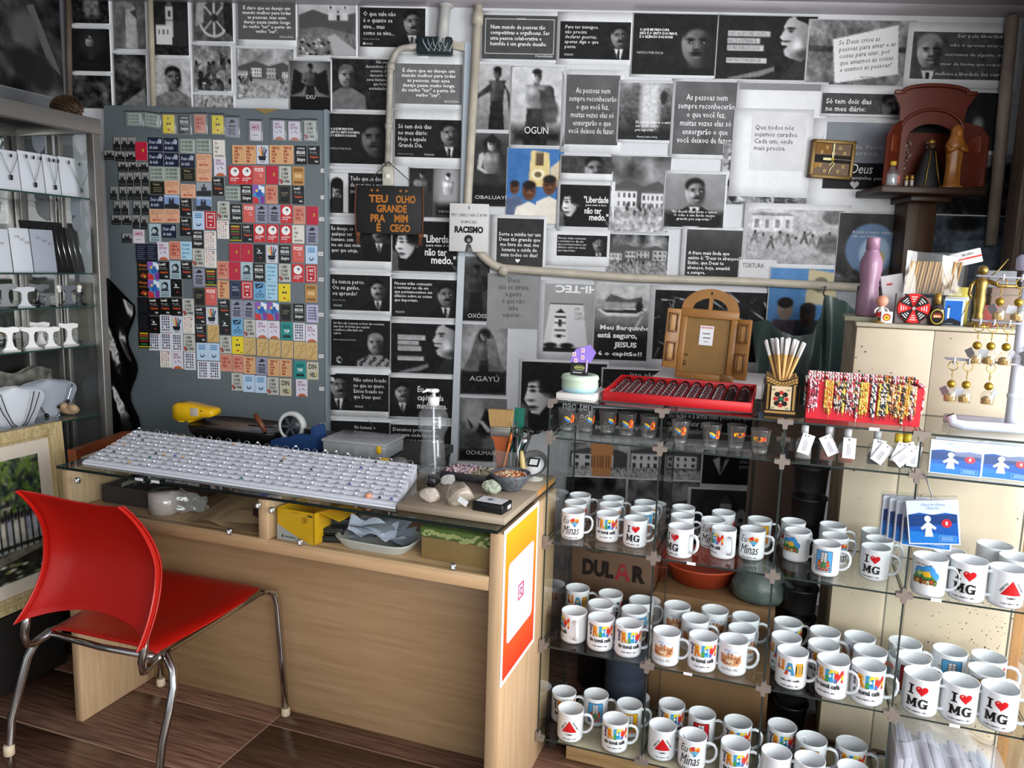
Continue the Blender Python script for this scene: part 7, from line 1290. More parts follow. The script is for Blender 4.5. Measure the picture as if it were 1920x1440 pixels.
mg5(1, 1000, 1060, 3.79, [(293, 320, 183, 'trem', -82, F_), (484, 366, 190, 'trem', -6, F_), (680, 408, 192, 'trem', 0, F_), (480, 270, 182, 'img', 30, M_), (718, 312, 183, 'blue', 40, M_), (315, 150, 170, 'uai', 0, B_), (550, 198, 174, 'img', 60, B_), (770, 243, 178, 'none', 0, B_),
  (950, 465, 195, 'town', -12, F_), (1213, 498, 203, 'trem', -2, F_), (1420, 520, 205, 'town', -8, F_), (1152, 373, 194, 'town', -10, M_), (1485, 445, 192, 'town', 50, M_), (1023, 282, 185, 'town', -5, B_), (1293, 305, 188, 'town', 5, B_), (1510, 362, 190, 'none', 0, B_)])
mg5(1, 1400, 1060, 3.692, [(320, 588, 208, 'uai', -8, F_), (598, 692, 220, 'trem', -22, F_), (855, 718, 226, 'trem', -4, F_), (277, 492, 200, 'uai', -30, M_), (563, 572, 210, 'trem', -8, M_), (868, 612, 220, 'eu', 60, M_), (288, 390, 190, 'trem', 30, B_), (545, 482, 204, 'town', -20, B_), (798, 512, 206, 'town', -30, B_),
  (1240, 818, 240, 'img', -8, F_), (1485, 798, 240, 'img', 8, M_), (1785, 925, 255, 'img', -4, F_), (1170, 662, 230, 'red', -4, M_), (1693, 765, 242, 'trem', 8, M_), (1100, 535, 216, 'none', 0, B_), (1410, 585, 220, 'blue', 12, B_), (1680, 628, 230, 'trem', 0, B_)])
mg5(2, 1000, 1060, 3.79, [(253, 1042, 187, 'tri', -4, F_), (585, 1087, 186, 'trem', -4, F_), (920, 1132, 194, 'tri', 4, F_), (1132, 1218, 198, 'eu', -6, F_), (1437, 1270, 205, 'trem', -2, F_), (218, 893, 175, 'trem', 0, B_), (447, 912, 176, 'blue', 0, B_), (683, 982, 182, 'yellow', 8, B_), (985, 983, 186, 'trem', 0, B_), (1200, 1048, 190, 'red', 0, B_), (1455, 1108, 196, 'trem', 0, B_)])
mg5(2, 1400, 1060, 3.692, [(247, 1105, 195, 'trem', -2, B_), (450, 1198, 205, 'yellow', -2, B_), (727, 1232, 206, 'trem', -2, B_), (207, 1312, 205, 'none', 0, F_), (440, 1392, 210, 'none', 0, F_), (745, 1450, 215, 'trem', 0, F_)])
RN = ['front', 'second', 'back']; placed = []
for tier, px, py, w, k, ex, row in MUGS:
    s = 1.
    for _ in range(4):
        P = on_z(px, py, TZI[tier]+MH*s); dep = (P-EYE).dot(FWD); s = max(.84, min(1.06, w*dep/(F_PX*2*MR)))
    placed.append([tier, P, s, k, ex, row])
for _ in range(60):      # let neighbours stand clear of one another, the uprights and the shelf edge
    for a in range(len(placed)):
        A = placed[a]; L = FS.loc(A[1]); r = MR*A[2]
        bay = max(0, min(3, int(L.x/CW))); L.x = min(max(L.x, bay*CW+r+.004), (bay+1)*CW-r-.004); L.y = min(max(L.y, r+.004), DS_-r-.012)
        A[1] = FS.p(L.x, L.y, A[1].z)
        for b in range(a+1, len(placed)):
            B = placed[b]
            if B[0] != A[0]: continue
            dv = Vector((B[1].x-A[1].x, B[1].y-A[1].y, 0)); need = MR*(A[2]+B[2])+.002
            if 1e-6 < dv.length < need: q = dv.normalized()*(need-dv.length)/2; A[1] = A[1]-q; B[1] = B[1]+q
def mugname(tier, bay, row, idx): return '%s shelf, %s bay from the counter, %s row, number %s' % (TN[tier], nth(bay+1), RN[row], idx)
pos = {}
for A in sorted(placed, key=lambda A: FS.loc(A[1]).x):
    tier, P, s, k, ex, row = A; L = FS.loc(P); bay = max(0, min(3, int(L.x/CW))); key = (tier, bay, row); pos[key] = pos.get(key, 0)+1
    me, n = MM[k]; a = math.atan2(EYE.y-P.y, EYE.x-P.x)
    lab = '%s, %s shelf, %s bay, %s in %s row' % (n.replace('white mug', 'mug'), TN[tier], nth(bay+1), nth(pos[key]), RN[row])
    t = thing('mug', lab, 'mug', FS.p(L.x, L.y, TZI[tier]+.0003), a+pi/2+radians(ex), 'souvenir mugs on the glass shelves'); t.scale = (s, s, s)
    obj('body', BODY, t); obj('handle', HAND, t)
    if me: obj('print', me, t)
# ================================================================ SHOT GLASSES AND SMALL BOTTLES
M_SHOT = thin_glass('shot_glass_clear', (.95, .96, .96), 1.6, .0, 1.5, .03)
SG = LT([(0, .001), (.0165, 0), (.0175, .002), (.0235, .056), (.0238, .058), (.0228, .058), (.0172, .012), (0, .0105)], 24, cap=False).mesh('glass_wall', M_SHOT)
SBASE = LT([(0, .0008), (.0162, .0008), (.0168, .0095), (0, .0095)], 20).mesh('thick_base', thin_glass('thick_glass', (.86, .89, .88), 2.2, .0, 1.5, .12, (.55, .58, .57)))
def shotprint(kind):
    d = Decal()
    if kind: d.text("TREM", -15, 0, 15, 10, '#e0811f', .05).poly([(-15, 6), (-9, 10), (-9, 4), (-15, 0)], '#e6c02f').poly([(6, 1), (15, 3), (15, 10), (8, 8)], '#d3332a').rect(-4, 1, 2, 9, '#3a3a3a').rect(-4, -2, 4, 0, '#d9581f')
    else: d.poly([(-14, 6), (-2, 2), (2, -4), (-4, -6), (-14, 0)], '#3f7fc2').poly([(-14, 9), (-6, 8), (2, 1), (-2, -1), (-14, 6)], '#e0b52a').poly([(2, -5), (14, -4), (14, 10), (6, 14), (2, 6)], '#d9571f').rect(4, 0, 7, 6, '#3a2a20').rect(9, 1, 12, 7, '#e9b24a').poly([(2, -8), (14, -7), (14, -5), (2, -5)], '#e07a2a')
    d.text("OURO PRETO", -11, -16, 10, -13, '#222', .03)
    d.it = [(P*.001, f, c) for P, f, c in d.it]
    def cone(x, y, l): z = y+.032; r = .0176+(.0236-.0176)*(z/.058)+.0004+l; a = x/.021; return (r*sin(a), -r*cos(a), z)
    return d.mesh('print', cone, INK_G, cuts=.004, eps=.00005)
SP = [shotprint(0), shotprint(1)]
for i, (px, py, k, ex) in enumerate(((1064, 771, 0, 20), (1100, 773, 0, 45), (1140, 775, 0, 45), (1177, 780, 0, 5), (1218, 784, 0, 5), (1277, 793, 0, 0), (1335, 800, 0, 25), (1382, 802, 1, 25), (1427, 810, 1, -5))):
    P = on_z(px, py, TZ[3]+.058); L = FS.loc(P); L.y = min(max(L.y, .03), .26)
    a = math.atan2(EYE.y-P.y, EYE.x-P.x)
    t = thing('shot_glass', 'clear shot glass with orange print on the upper glass shelf, %s from the counter' % nth(i+1), 'glass', FS.p(L.x, L.y, TZ[3]+.0003), a+pi/2+radians(ex), 'shot glasses on the upper glass shelf')
    t.scale = (1.14, 1.14, 1.14); obj('glass_wall', SG, t); obj('thick_base', SBASE, t); obj('print', SP[k], t)
M_BG = thin_glass('bottle_glass', (.88, .9, .9), 1.8, .02, 1.5, .06)
def flask(liq, cap):
    w, d, h = .017, .011, .058; R = []
    for z, q in ((0, .9), (.003, 1), (h*.62, 1), (h*.74, .85), (h*.85, .42), (h, .38)):
        rd = .35 if q < .5 else 0
        R.append([(copysign(abs(cos(a))**(.55+.45*rd), cos(a))*w*q, copysign(abs(sin(a))**(.55+.45*rd), sin(a))*(d*q if q > .5 else w*q), z) for a in [k*pi/10 for k in range(20)]])
    return R
FL_ = MB().loft(flask(0, 0), cap=False).mesh('flask', M_BG)
LQ = {}
def tagmesh(seed):
    d = Decal(); d.rect(-.0125, -.022, .0125, .022, '#e6e6ea').circ(0, .018, .0014, '#444'); rs = random.Random(seed)
    d.text("lembranca de\nOuro Preto", -.004, -.017, .003, .013, '#555', .02, rot=1.57) if 0 else [d.rect(-.004+.003*q, -.016, -.003+.003*q, .006+rs.uniform(-.004, .004), '#8a8a92') for q in range(3)]
    return d.mesh('lettering', wallmap, INK)
for i, (px, py, liq, rz, ry, n2) in enumerate(((1505, 857, '#8c8c8c', 0, .25, 0), (1550, 862, '#7d4338', .1, -.5, 1), (1585, 866, '#8f4a34', 0, .0, 2), (1640, 872, '#5d5f63', -.1, .1, 0), (1680, 872, '#6a5c44', 0, .35, 3), (1708, 876, '#2f2c2a', .15, -.3, 2))):
    P = on_z(px, py, TZ[3]); L = FS.loc(P); x = .655+.052*i; L.y = .05+.012*(i % 2)
    L.x = max(2*CW+.022, min(3*CW-.022, FS.at(px, py, L.y).x))
    t = thing('mini_bottle', 'small flask with a white hang tag below the bracelet rack, %s from the counter' % nth(i+1), 'bottle', FS.p(L.x, L.y, TZ[3]+.0003), YC+rz, 'tagged flasks under the bracelet rack')
    obj('flask', FL_, t); t.scale = (1.2, 1.2, 1.2)
    if liq not in LQ: LQ[liq] = MB().loft([[(p[0]*.9, p[1]*.88, max(.003, p[2]*.6)) for p in r] for r in flask(0, 0)[:4]]).mesh('contents', mat('liquid_'+liq[1:], liq, .3))
    obj('contents', LQ[liq], t)
    LT([(0, .056), (.0078, .056), (.0078, .074), (0, .075)], 14).build('bottle_cap', mat('cap_%d' % (n2 == 3 or i == 5), ['#a9abad', '#c9b02f'][n2 == 3 or i == 5], .35), t)
    for q in range(1+(i in (3, 4, 5))):
        g = BX(-.0127, .0127, .0001, .0007, -.0222, .0222).build('hang_tag', WHITE, t, (.004+.008*q-.004*(i == 1), -.0145-.003*q, .036-.006*q), (-.08, ry+(.45 if q else 0), .1*q)); obj('lettering', tagmesh(i), g)
    TB([(0, -.009, .058), (.002, -.0135, .056), (.003, -.0142, .052)], .0006, 5).build('tag_string', MBK, t)
# ================================================================ CREAM CABINET AND THINGS ON IT
BY, BX0, BX1, BZ = .345, .807, 1.285, 1.372
M_CREAM = mat('cream_paint', '#c8baa3', .4, col2='#b5a68e', nscale=4)
M_STAIN = mat('stained_cream', '#b9ad92', .6, col2='#8d8068', nscale=11, bump=.05)
cab = thing('cream_cabinet', 'old cream painted metal cabinet with chipped edges behind the glass shelves', 'cabinet', FS.p(BX0, BY, 0), YC)
W_ = BX1-BX0
BX(0, W_, .018, .55, 0.06, BZ-.012, bev=.004).build('body', M_STAIN, cab)
BX(0, .2, 0, .017, .08, BZ-.014, bev=.0015).build('door', M_CREAM, cab); BX(.2008, W_, 0, .017, .08, BZ-.014, bev=.0015).build('door', M_CREAM, cab)
BX(-.004, W_+.004, -.004, .555, BZ-.012, BZ, bev=.003).build('top_plate', mat('cream_top', '#b4aa94', .5, noise=.1), cab)
rs = random.Random(2); d = Decal()
for k in range(26):
    x, z = rs.choice([rs.uniform(0, W_), rs.uniform(0, .03)]), rs.uniform(.8, BZ-.03); r = rs.uniform(.0012, .003); d.poly([(x+r*rs.uniform(.6, 1.4)*cos(a), z+r*rs.uniform(.6, 1.4)*sin(a)) for a in [j*1.05 for j in range(6)]], '#2b2620')
for k in range(260):
    x, z = W_-abs(rs.gauss(0, .13)), rs.uniform(.15, .76); r = rs.uniform(.0008, .0024)
    if 0 < x < W_: d.poly([(x+r*rs.uniform(.4, 1.6)*cos(a), z+r*rs.uniform(.4, 1.6)*sin(a)) for a in [j*1.26 for j in range(5)]], rs.choice(['#4b4336', '#6d634f', '#3a332a']))
obj('stain', d.mesh('stain', wallmap, INK_M), cab, (0, -.0006, 0))['kind'] = 'stuff'
t = thing('wood_post', 'orange brown wooden post standing beside the cream cabinet', 'post', FS.p(BX1+.006, BY+.02, 0), YC)
BX(0, .028, 0, .05, 0, .8, bev=.002).build('post_face', wood_mat('orange_post_wood', '#b07a3c', '#8d5c28', 2, 4), t); BX(.029, .15, .012, .05, 0, .8, bev=.002).build('side_board', wood_mat('pale_board', '#b59a72', '#9c7f58', 2, 4), t)
ZB = BZ+.0005
def bx(px, py, y): p = FS.at(px, py, y); return p
def onbox(name, label, cat, px, y, rz=0., rot=None):
    p = FS.at(px, 590, y); return thing(name, label, cat, FS.p(p.x, y, ZB), YC+rz, rot=rot)
t = thing('ledge_board', 'small grey green board under the mauve squeeze bottle', 'board', FS.p(.775, .40, ZB), YC); BX(0, .075, 0, .12, .0, .013, bev=.001).build('board', mat('grey_green_board', '#7d7c68', .6), t)
t = thing('squeeze_bottle', 'tall mauve plastic water bottle on top of the cream cabinet', 'bottle', FS.p(.838, .455, ZB+.0135), YC); t.scale = (.8, .8, .93)
M_MV = mat('mauve_plastic', '#8d6b7f', .3, spec=.5)
R = []
for z, r in ((0, .034), (.004, .038), (.05, .037), (.09, .031), (.11, .031), (.15, .038), (.175, .037), (.2, .026), (.208, .021), (.21, .0215)):
    R.append([(r*(1+.05*cos(4*a)*(1 if z < .2 else 0))*cos(a), r*(1+.05*cos(4*a)*(1 if z < .2 else 0))*sin(a), z) for a in [k*pi/16 for k in range(32)]])
MB().loft(R).build('bottle_body', M_MV, t); LT([(0, .21), (.0235, .21), (.0235, .245), (.022, .248), (0, .248)], 28).build('cap', M_MV, t)
t = onbox('doll_figurine', 'tiny round headed doll figurine with red skirt beside the spinner wheel', 'figurine', 1652, .37)
BL((0, 0, .062), .0165, 14).build('head', mat('peach_skin', '#cf8d74', .5), t); LT([(0, .016), (.014, .016), (.013, .026), (.007, .04), (.006, .05), (0, .05)], 14).build('torso', mat('doll_white', '#d5d0c8', .5), t); LT([(0, .018), (.018, .018), (.008, .036), (0, .036)], 14).build('skirt', mat('doll_red', '#b3222a', .5), t); LT([(0, 0), (.02, 0), (.02, .004), (.008, .008), (.007, .02), (0, .02)], 14).build('foot_base', mat('gold_paint', '#a3823c', .4, .6), t)
for s in (-1, 1): TB([(s*.008, 0, .044), (s*.017, -.004, .036), (s*.018, -.008, .028)], .0028, 6).build('arm', mat('doll_white'), t)
t = onbox('souvenir_box', 'small white box with a yellow and red round emblem before the doll', 'box', 1663, .352); BX(-.015, .015, 0, .02, 0, .033, bev=.001).build('carton', WHITE, t); d = Decal(); d.circ(0, .017, .0105, '#b3222a').circ(0, .016, .0075, '#e0b92c').circ(0, .016, .003, '#8d5a1c'); obj('logo', d.mesh('logo', wallmap), t, (0, -.0004, 0))
t = onbox('spinner_wheel', 'round red and black game wheel with white text on a grey stand', 'game wheel', 1712, .36)
BX(-.045, .045, .01, .05, 0, .02, bev=.002).box(-.045, -.03, .01, .05, .02, .085).box(.03, .045, .012, .05, .02, .075).build('stand', mat('grey_stand', '#77706e', .5), t)
T_ = TR(0, .004, .045); LT([(0, -.002), (.042, -.002), (.042, .002), (0, .002)], 40, M=T_ @ RX(pi/2)).build('disc', mat('disc_red', '#c02a26', .4), t)
d = Decal()
for k in range(8):
    a0, a1 = radians(67.5+45*k), radians(112.5+45*k); d.poly([(0, 0)]+[(.0405*cos(a0+(a1-a0)*j/6), .0405*sin(a0+(a1-a0)*j/6)) for j in range(7)], ['#cf2724', '#191717'][k % 2]); am = (a0+a1)/2
    for q in range(3): r_ = .02+.006*q; w_ = .0035+.0022*q; cx, cy = r_*cos(am), r_*sin(am); d.line(cx-w_*sin(am), cy+w_*cos(am), cx+w_*sin(am), cy-w_*cos(am), .0022, '#e9e4e0')
d.circ(0, 0, .004, '#ddd').circ(0, 0, .002, '#222'); obj('dial_print', d.mesh('dial_print', wallmap), t, (0, .0015, .045))
d = Decal(); d.rect(-.022, 0, .022, .013, '#2a1a14').text("CACHAÇA", -.02, .002, .02, .011, '#c9823c', .03); obj('lettering', d.mesh('lettering', wallmap), t, (0, .0095, .003))
t = onbox('oval_bottle', 'small dark liqueur bottle with yellow ringed oval label and gold neck', 'bottle', 1756, .365)
MB().loft([[(.021*q*cos(a), .012*q*sin(a), z) for a in [k*pi/12 for k in range(24)]] for z, q in ((0, .8), (.004, .95), (.02, 1.05), (.042, 1.0), (.055, .7), (.06, .35), (.085, .33))]).build('flask', mat('dark_liqueur', '#1c1210', .1, coat=.5), t)
LT([(0, .06), (.0085, .06), (.0085, .09), (0, .09)], 14).build('gold_neck', mat('gold_paint'), t); d = Decal(); d.circ(0, 0, .0165, '#d9b92c', 24, .021).circ(0, 0, .0148, '#141110', 24, .019).rect(-.011, -.003, .011, .005, '#b3391f').text("SERRA", -.009, -.002, .009, .004, '#e8d29a', .03).rect(-.008, .006, .008, .01, '#7d2a1c'); obj('label_print', d.mesh('label_print', wallmap), t, (0, -.0135, .025))
t = onbox('blue_box', 'blue souvenir box showing a lighthouse beside the brass figure', 'box', 1788, .39)
BX(-.026, .026, 0, .03, 0, .075, bev=.001).build('carton', mat('pale_blue_card', '#b9cbd6', .5), t); d = Decal(); d.rect(-.024, .001, .02, .07, '#1d5fb0').poly([(-.024, .001), (.02, .001), (.02, .012), (.0, .02), (-.01, .022), (-.024, .012)], '#1a1f2a').rect(-.016, .02, -.011, .05, '#cfd3d6').rect(-.0165, .05, -.0105, .055, '#1a1f2a').text("LAMPIÃO", -.02, .004, .0, .008, '#8f949c', .02); obj('print', d.mesh('print', wallmap), t, (0, -.0004, 0))
t = onbox('yellow_card', 'yellow card box standing behind the blue lighthouse box', 'box', 1792, .45); BX(-.03, .03, 0, .03, 0, .108, bev=.001).build('carton', mat('pale_yellow_card', '#c9b84a', .5), t); BX(-.0305, .0305, -.0005, .0305, .07, .08).build('band', WHITE, t)
# incense sticks in a bag
t = onbox('incense_pack', 'clear bag of pale wooden incense sticks above the game wheel', 'incense', 1742, .43)
for k in range(17):
    x = -.066+.0079*k; TB([(x-.004, .0+.003*(k % 2), .088), (x+.008, .003*(k % 2), .178)], .0037, 6).build('stick', mat('pale_stick', '#b08d58', .6, noise=.15, nscale=20), t)
GD(10, 4, lambda u, v: (-.074+.15*u, -.008+.012*sin(u*9)*v, .084+.125*v-.02*u*v)).grid(10, 4, lambda u, v: (.08-.152*u, .012, .084+.12*v)).build('plastic_bag', thin_glass('bag_film', (.95, .95, .95), 2.2, .1, 1.45, .06), t)
BX(-.05, .05, .02, .05, 0, .086, bev=.002).build('carton_stand', mat('case_base'), t)
t = onbox('label_roll', 'white folded carton with red stripe lying over the incense bag', 'carton', 1792, .46); T_ = TR(.0, 0, .19) @ RY(-.28); BX(-.03, .05, 0, .04, -.022, .018, M=T_, bev=.002).build('carton', mat('white_card', '#c4c2c2', .5), t); d = Decal(); d.rect(-.03, -.006, .05, -.001, '#c0392b').text("SILVIO", .0, .004, .03, .011, '#444', .02); o = obj('print', d.mesh('print', wallmap), t, (0, -.0005, .19), (0, -.28, 0)); BX(-.02, .02, .01, .05, 0, .17).build('prop_box', mat('case_base'), t)
t = onbox('white_packet', 'small white striped packet between bottle and incense sticks', 'packet', 1683, .46); BX(-.03, .03, 0, .02, 0, .14, bev=.002, M=RY(-.2)).build('packet_body', mat('white_card'), t); BX(-.015, .0, -.0008, 0, .11, .116, M=RY(-.2)).build('red_mark', mat('doll_red'), t)
# brass figure
t = onbox('brass_figure', 'brass figurine with outstretched arms and thin sword on the cabinet', 'figurine', 1834, .40)
M_BR = mat('aged_brass', '#8f7640', .35, .85, noise=.3, nscale=30)
mb = MB(); mb.lathe([(0, 0), (.036, 0), (.03, .006), (.015, .014), (.0145, .03), (.012, .04), (.0155, .075), (.0125, .1), (.017, .122), (.014, .132), (.005, .138), (.005, .145), (0, .145)], 16); mb.build('body', M_BR, t)
BL((0, 0, .157), .014, 14).build('head', M_BR, t)
for P in ([(-.014, 0, .128), (-.026, -.004, .115), (-.03, -.012, .09), (-.026, -.02, .08)], [(.014, 0, .128), (.045, -.004, .115), (.085, -.006, .116)]): TB(P, [.006, .0055, .0045, .004][:len(P)], 8).build('arm', M_BR, t)
TB([(-.024, -.021, .084), (-.05, -.03, .02)], [.0025, .0006], 6).build('sword', M_BR, t); TB([(.0, .004, .12), (.04, .01, .16), (.06, .012, .19)], .002, 6).build('bow', M_BR, t)
for i, (px, y, w, h, c, l) in enumerate(((1852, .43, .05, .06, '#8d3a34', 'dark red carton behind the brass figure on the cabinet'), (1880, .47, .07, .11, '#7d6a5c', 'brown wrapped parcel at the cabinet end behind the key chains'), (1862, .62, .1, .16, '#6b6e70', 'grey crate behind the brass figure'), (1700, .70, .3, .1, '#2f2b29', 'long dark carton at the rear of the cabinet top'))):
    p = FS.at(px, 590, y); o = BX(-w/2, w/2, 0, .06, 0, h, bev=.003).build('carton', mat('carton_%d' % i, c, .7, noise=.15), None, FS.p(p.x, y, ZB), YC); tag(o, l, 'box'); BX(-w/2-.001, w/2+.001, -.001, .061, h*.8, h*.83).build('tape_band', mat('tape_%d' % i, '#5d5148', .4), o)
# ================================================================ ON TOP OF THE GLASS SHELVES
ZS = TZ[4]+.0004
t = thing('white_block', 'flat white box under the pastel pot at the shelf end', 'box', FS.p(.012, .012, ZS), YC); BX(0, .112, 0, .15, 0, .021, bev=.002).build('box_body', mat('white_box', '#d9d7d2', .4), t); BX(-.0004, .1124, -.0004, .1504, .0045, .0058).build('seam', mat('grey_seam', '#8f8c88', .5), t)
t = thing('pastel_pot', 'round pastel green and blue pot holding cards on the white box', 'pot', FS.p(.066, .07, ZS+.0213), YC)
def pastel():
    if 'pastel' in MC: return MC['pastel']
    m = mat('pastel', '#c6dcc4', .35); nt = m.node_tree; b = nt.nodes['Principled BSDF']; tc = nt.nodes.new('ShaderNodeTexCoord'); sx = nt.nodes.new('ShaderNodeSeparateXYZ'); r = nt.nodes.new('ShaderNodeValToRGB'); mr = nt.nodes.new('ShaderNodeMapRange'); mr.inputs[2].default_value = .05
    nt.links.new(tc.outputs['Object'], sx.inputs[0]); nt.links.new(sx.outputs[2], mr.inputs[0]); nt.links.new(mr.outputs[0], r.inputs[0]); nt.links.new(r.outputs[0], b.inputs['Base Color']); e = r.color_ramp.elements; e[0].position = .12; e[0].color = (*hx('#9cc4d0'), 1); e[1].position = .4; e[1].color = (*hx('#c4d9c0'), 1); return m
LT([(0, 0), (.046, 0), (.051, .006), (.0525, .01), (.0525, .034), (.0545, .036), (.0545, .041), (.0515, .047), (.046, .049), (.03, .0495), (.029, .046), (.029, .01), (0, .01)], 40).build('pot_body', pastel(), t)
t = thing('card_holder', 'black business card with oval gold emblem in the pastel pot', 'card', FS.p(.064, .06, ZS+.032), rot=(-.12, 0, YC+.05)); BX(-.026, .026, -.001, .001, 0, .078).build('card', mat('black_card', '#141012', .4), t)
d = Decal(); d.circ(0, .058, .0155, '#c9c07a', 24, .0065).circ(0, .058, .014, '#4b5a1f', 24, .0055).text("Papelaria", -.011, .0555, .011, .061, '#c9c98a', .02).rect(-.02, .049, .02, .0498, '#888').rect(-.018, .0425, .008, .0448, '#ccc'); obj('logo', d.mesh('logo', wallmap), t, (0, -.0013, 0))
t = thing('house_card', 'violet house shaped card with small pink windows on a stick', 'card', FS.p(.084, .068, ZS+.034), YC+.05)
TB([(0, 0, 0), (0, 0, .08)], .003, 8).build('stick', mat('lilac_stick', '#b9a5c4', .4), t); PR([(-.05, .07), (.012, .072), (.026, .102), (.008, .124), (-.034, .108)], -.001, .001, M=RX(pi/2)).build('house_plate', mat('violet_card', '#9479d2', .5), t)
d = Decal(); [d.rect(x-.0052, z-.006, x+.0052, z+.006, '#e9c9d2').rect(x-.0025, z-.003, x+.0025, z+.003, '#b98aa0') for x, z in ((-.037, .094), (-.012, .106), (-.012, .086), (-.032, .076))]; obj('window_print', d.mesh('window_print', wallmap), t, (0, -.0014, 0))
t = thing('spectacles', 'folded wire spectacles behind the pastel pot', 'spectacles', FS.p(.13, .12, ZS+.024), YC)
for k in (0, 1): TB([(.014*cos(a)+.03*k, .006, .014+.011*sin(a)) for a in [j*pi/7 for j in range(14)]], .0008, 5, 0, True).build('rim', MBK, t)
TB([(-.014, .006, .018), (-.02, -.0, .02), (.03, -.004, -.02)], .001, 5).build('temple_arm', MBK, t); BX(-.03, .03, .012, .05, -.024, -.004, bev=.002).build('pink_case', mat('pink_case', '#c9a3a0', .5), t)
# red tray of bands
RTX0, RTX1, RTY0 = .137, .546, .055
t = thing('ring_tray', 'long red velvet tray of dark rings on the glass shelf top', 'ring display', FS.p(RTX0, RTY0, ZS), rot=(.0, 0, YC))
M_RV = mat('red_card', '#b8121a', .5); M_RF = mat('red_velvet', '#6d0f18', .95)
w_ = RTX1-RTX0; dpt = .26
T_ = TR(0, 0, .003) @ RX(radians(3.6))
BX(0, w_, 0, dpt, 0, .003, M=T_).build('tray_base', M_RV, t)
for q in ((0, w_, 0, .004, .0, .027), (0, w_, dpt-.004, dpt, .0, .027), (0, .004, .0, dpt, .0, .027), (w_-.004, w_, .0, dpt, .0, .027)): BX(*q, M=T_, bev=.001, seg=1).build('side_wall', M_RV, t)
BX(.02, w_-.02, dpt-.03, dpt+.02, -.0, .016, M=TR(0, 0, 0)).build('rear_prop', M_RV, t)
NRC = 11
mb = MB()
for k in range(NRC): x = .012+(w_-.024)*(k+.5)/NRC; mb.box(x-.0165, x+.0165, .008, dpt-.008, .003, .012, M=T_, bev=.004)
mb.build('velvet_groove', M_RF, t)
DRK = mat('dark_band_steel', '#8a8688', .22, .9); BM = TB([(.0095*cos(a), 0, .0095*sin(a)) for a in [k*pi/9 for k in range(18)]], .0017, 5, 0, True).mesh('band_ring', DRK)
BM2 = TB([(.0098*cos(a), 0, .0098*sin(a)) for a in [k*pi/9 for k in range(18)]], .0028, 5, 0, True).mesh('band_ring', mat('black_band', '#1b1718', .2, .6))
for k in range(NRC):
    for j in range(7):
        v = T_ @ Vector((.012+(w_-.024)*(k+.5)/NRC, .022+.033*j, .0175)); o = obj('band_ring', BM2 if j == 6 or k > 8 and j < 5 else BM, None, FS.p(RTX0+v.x, RTY0+v.y, ZS+v.z)); o.rotation_euler = (-.5, 0, YC+random.uniform(-.15, .15))
        tag(o, '%s ring in the red tray, %s groove from the pastel pot, %s row back' % ('black' if o.data == BM2 else 'steel', nth(k+1), nth(j+1)), 'ring', 'band rings in the red tray')
# pencil box
PX = FS.p(.615, .115, ZS); t = thing('pencil_box', 'carved ornamental pencil box with wavy rim and jewelled flower', 'pencil holder', PX, YC+.05); t.scale = (1.15, 1.15, 1.13)
hw_ = .034
def wavy(x): return .088+.006*cos(x/hw_*pi*.95)*-1
M_TAN = mat('carved_tan', '#a8844e', .5, noise=.25, nscale=60)
for k in range(4):
    pol = [(-hw_, 0), (hw_, 0)]+[(hw_-2*hw_*j/10, wavy(hw_-2*hw_*j/10)) for j in range(11)]
    PR(pol, -.002, .002, M=RZ(k*pi/2) @ TR(0, -hw_+.002, 0) @ RX(pi/2)).build('side_panel', M_TAN, t)
    d = Decal()
    d.rect(-hw_, 0, hw_, .013, '#17120e').rect(-hw_, .004, hw_, .0095, '#9c7840').rect(-hw_, .013, -hw_+.011, .072, '#17120e').rect(hw_-.011, .013, hw_, .072, '#17120e').rect(-hw_+.003, .013, -hw_+.008, .072, '#9c7840').rect(hw_-.008, .013, hw_-.003, .072, '#9c7840')
    for j in range(10):
        x0, x1 = -hw_+2*hw_*j/10, -hw_+2*hw_*(j+1)/10; a_, b_ = wavy(x0), wavy(x1); d.poly([(x0, a_-.018), (x1, b_-.018), (x1, b_), (x0, a_)], '#17120e').poly([(x0, a_-.015), (x1, b_-.015), (x1, b_-.003), (x0, a_-.003)], '#9c7840').line(x0, a_-.013, x1, b_-.005, .0016, '#3a2a18')
    d.rect(-hw_+.012, .014, hw_-.012, .07, '#bfa888')
    for j in range(8): a_ = j*pi/4; d.circ(.012*cos(a_), .04+.015*sin(a_), .0062 if j % 2 else .005, '#17120e' if j % 2 else '#9c2a22', 8)
    d.rect(-.006, .034, .006, .046, '#17120e').circ(0, .04, .0042, '#1d6b4c', 8)
    for s1 in (-1, 1): [d.circ(s1*.016, .04+s2*.022, .003, '#7d8a6a', 8) for s2 in (-1, 1)]
    o = obj('carving_print', d.mesh('carving_print', wallmap), t); q = RZ(k*pi/2) @ Vector((0, -hw_-.0004, 0)); o.location = q; o.rotation_euler = (0, 0, k*pi/2)
BX(-hw_, hw_, -hw_, hw_, 0, .003).build('bottom', M_TAN, t)
rs = random.Random(4); PM = None
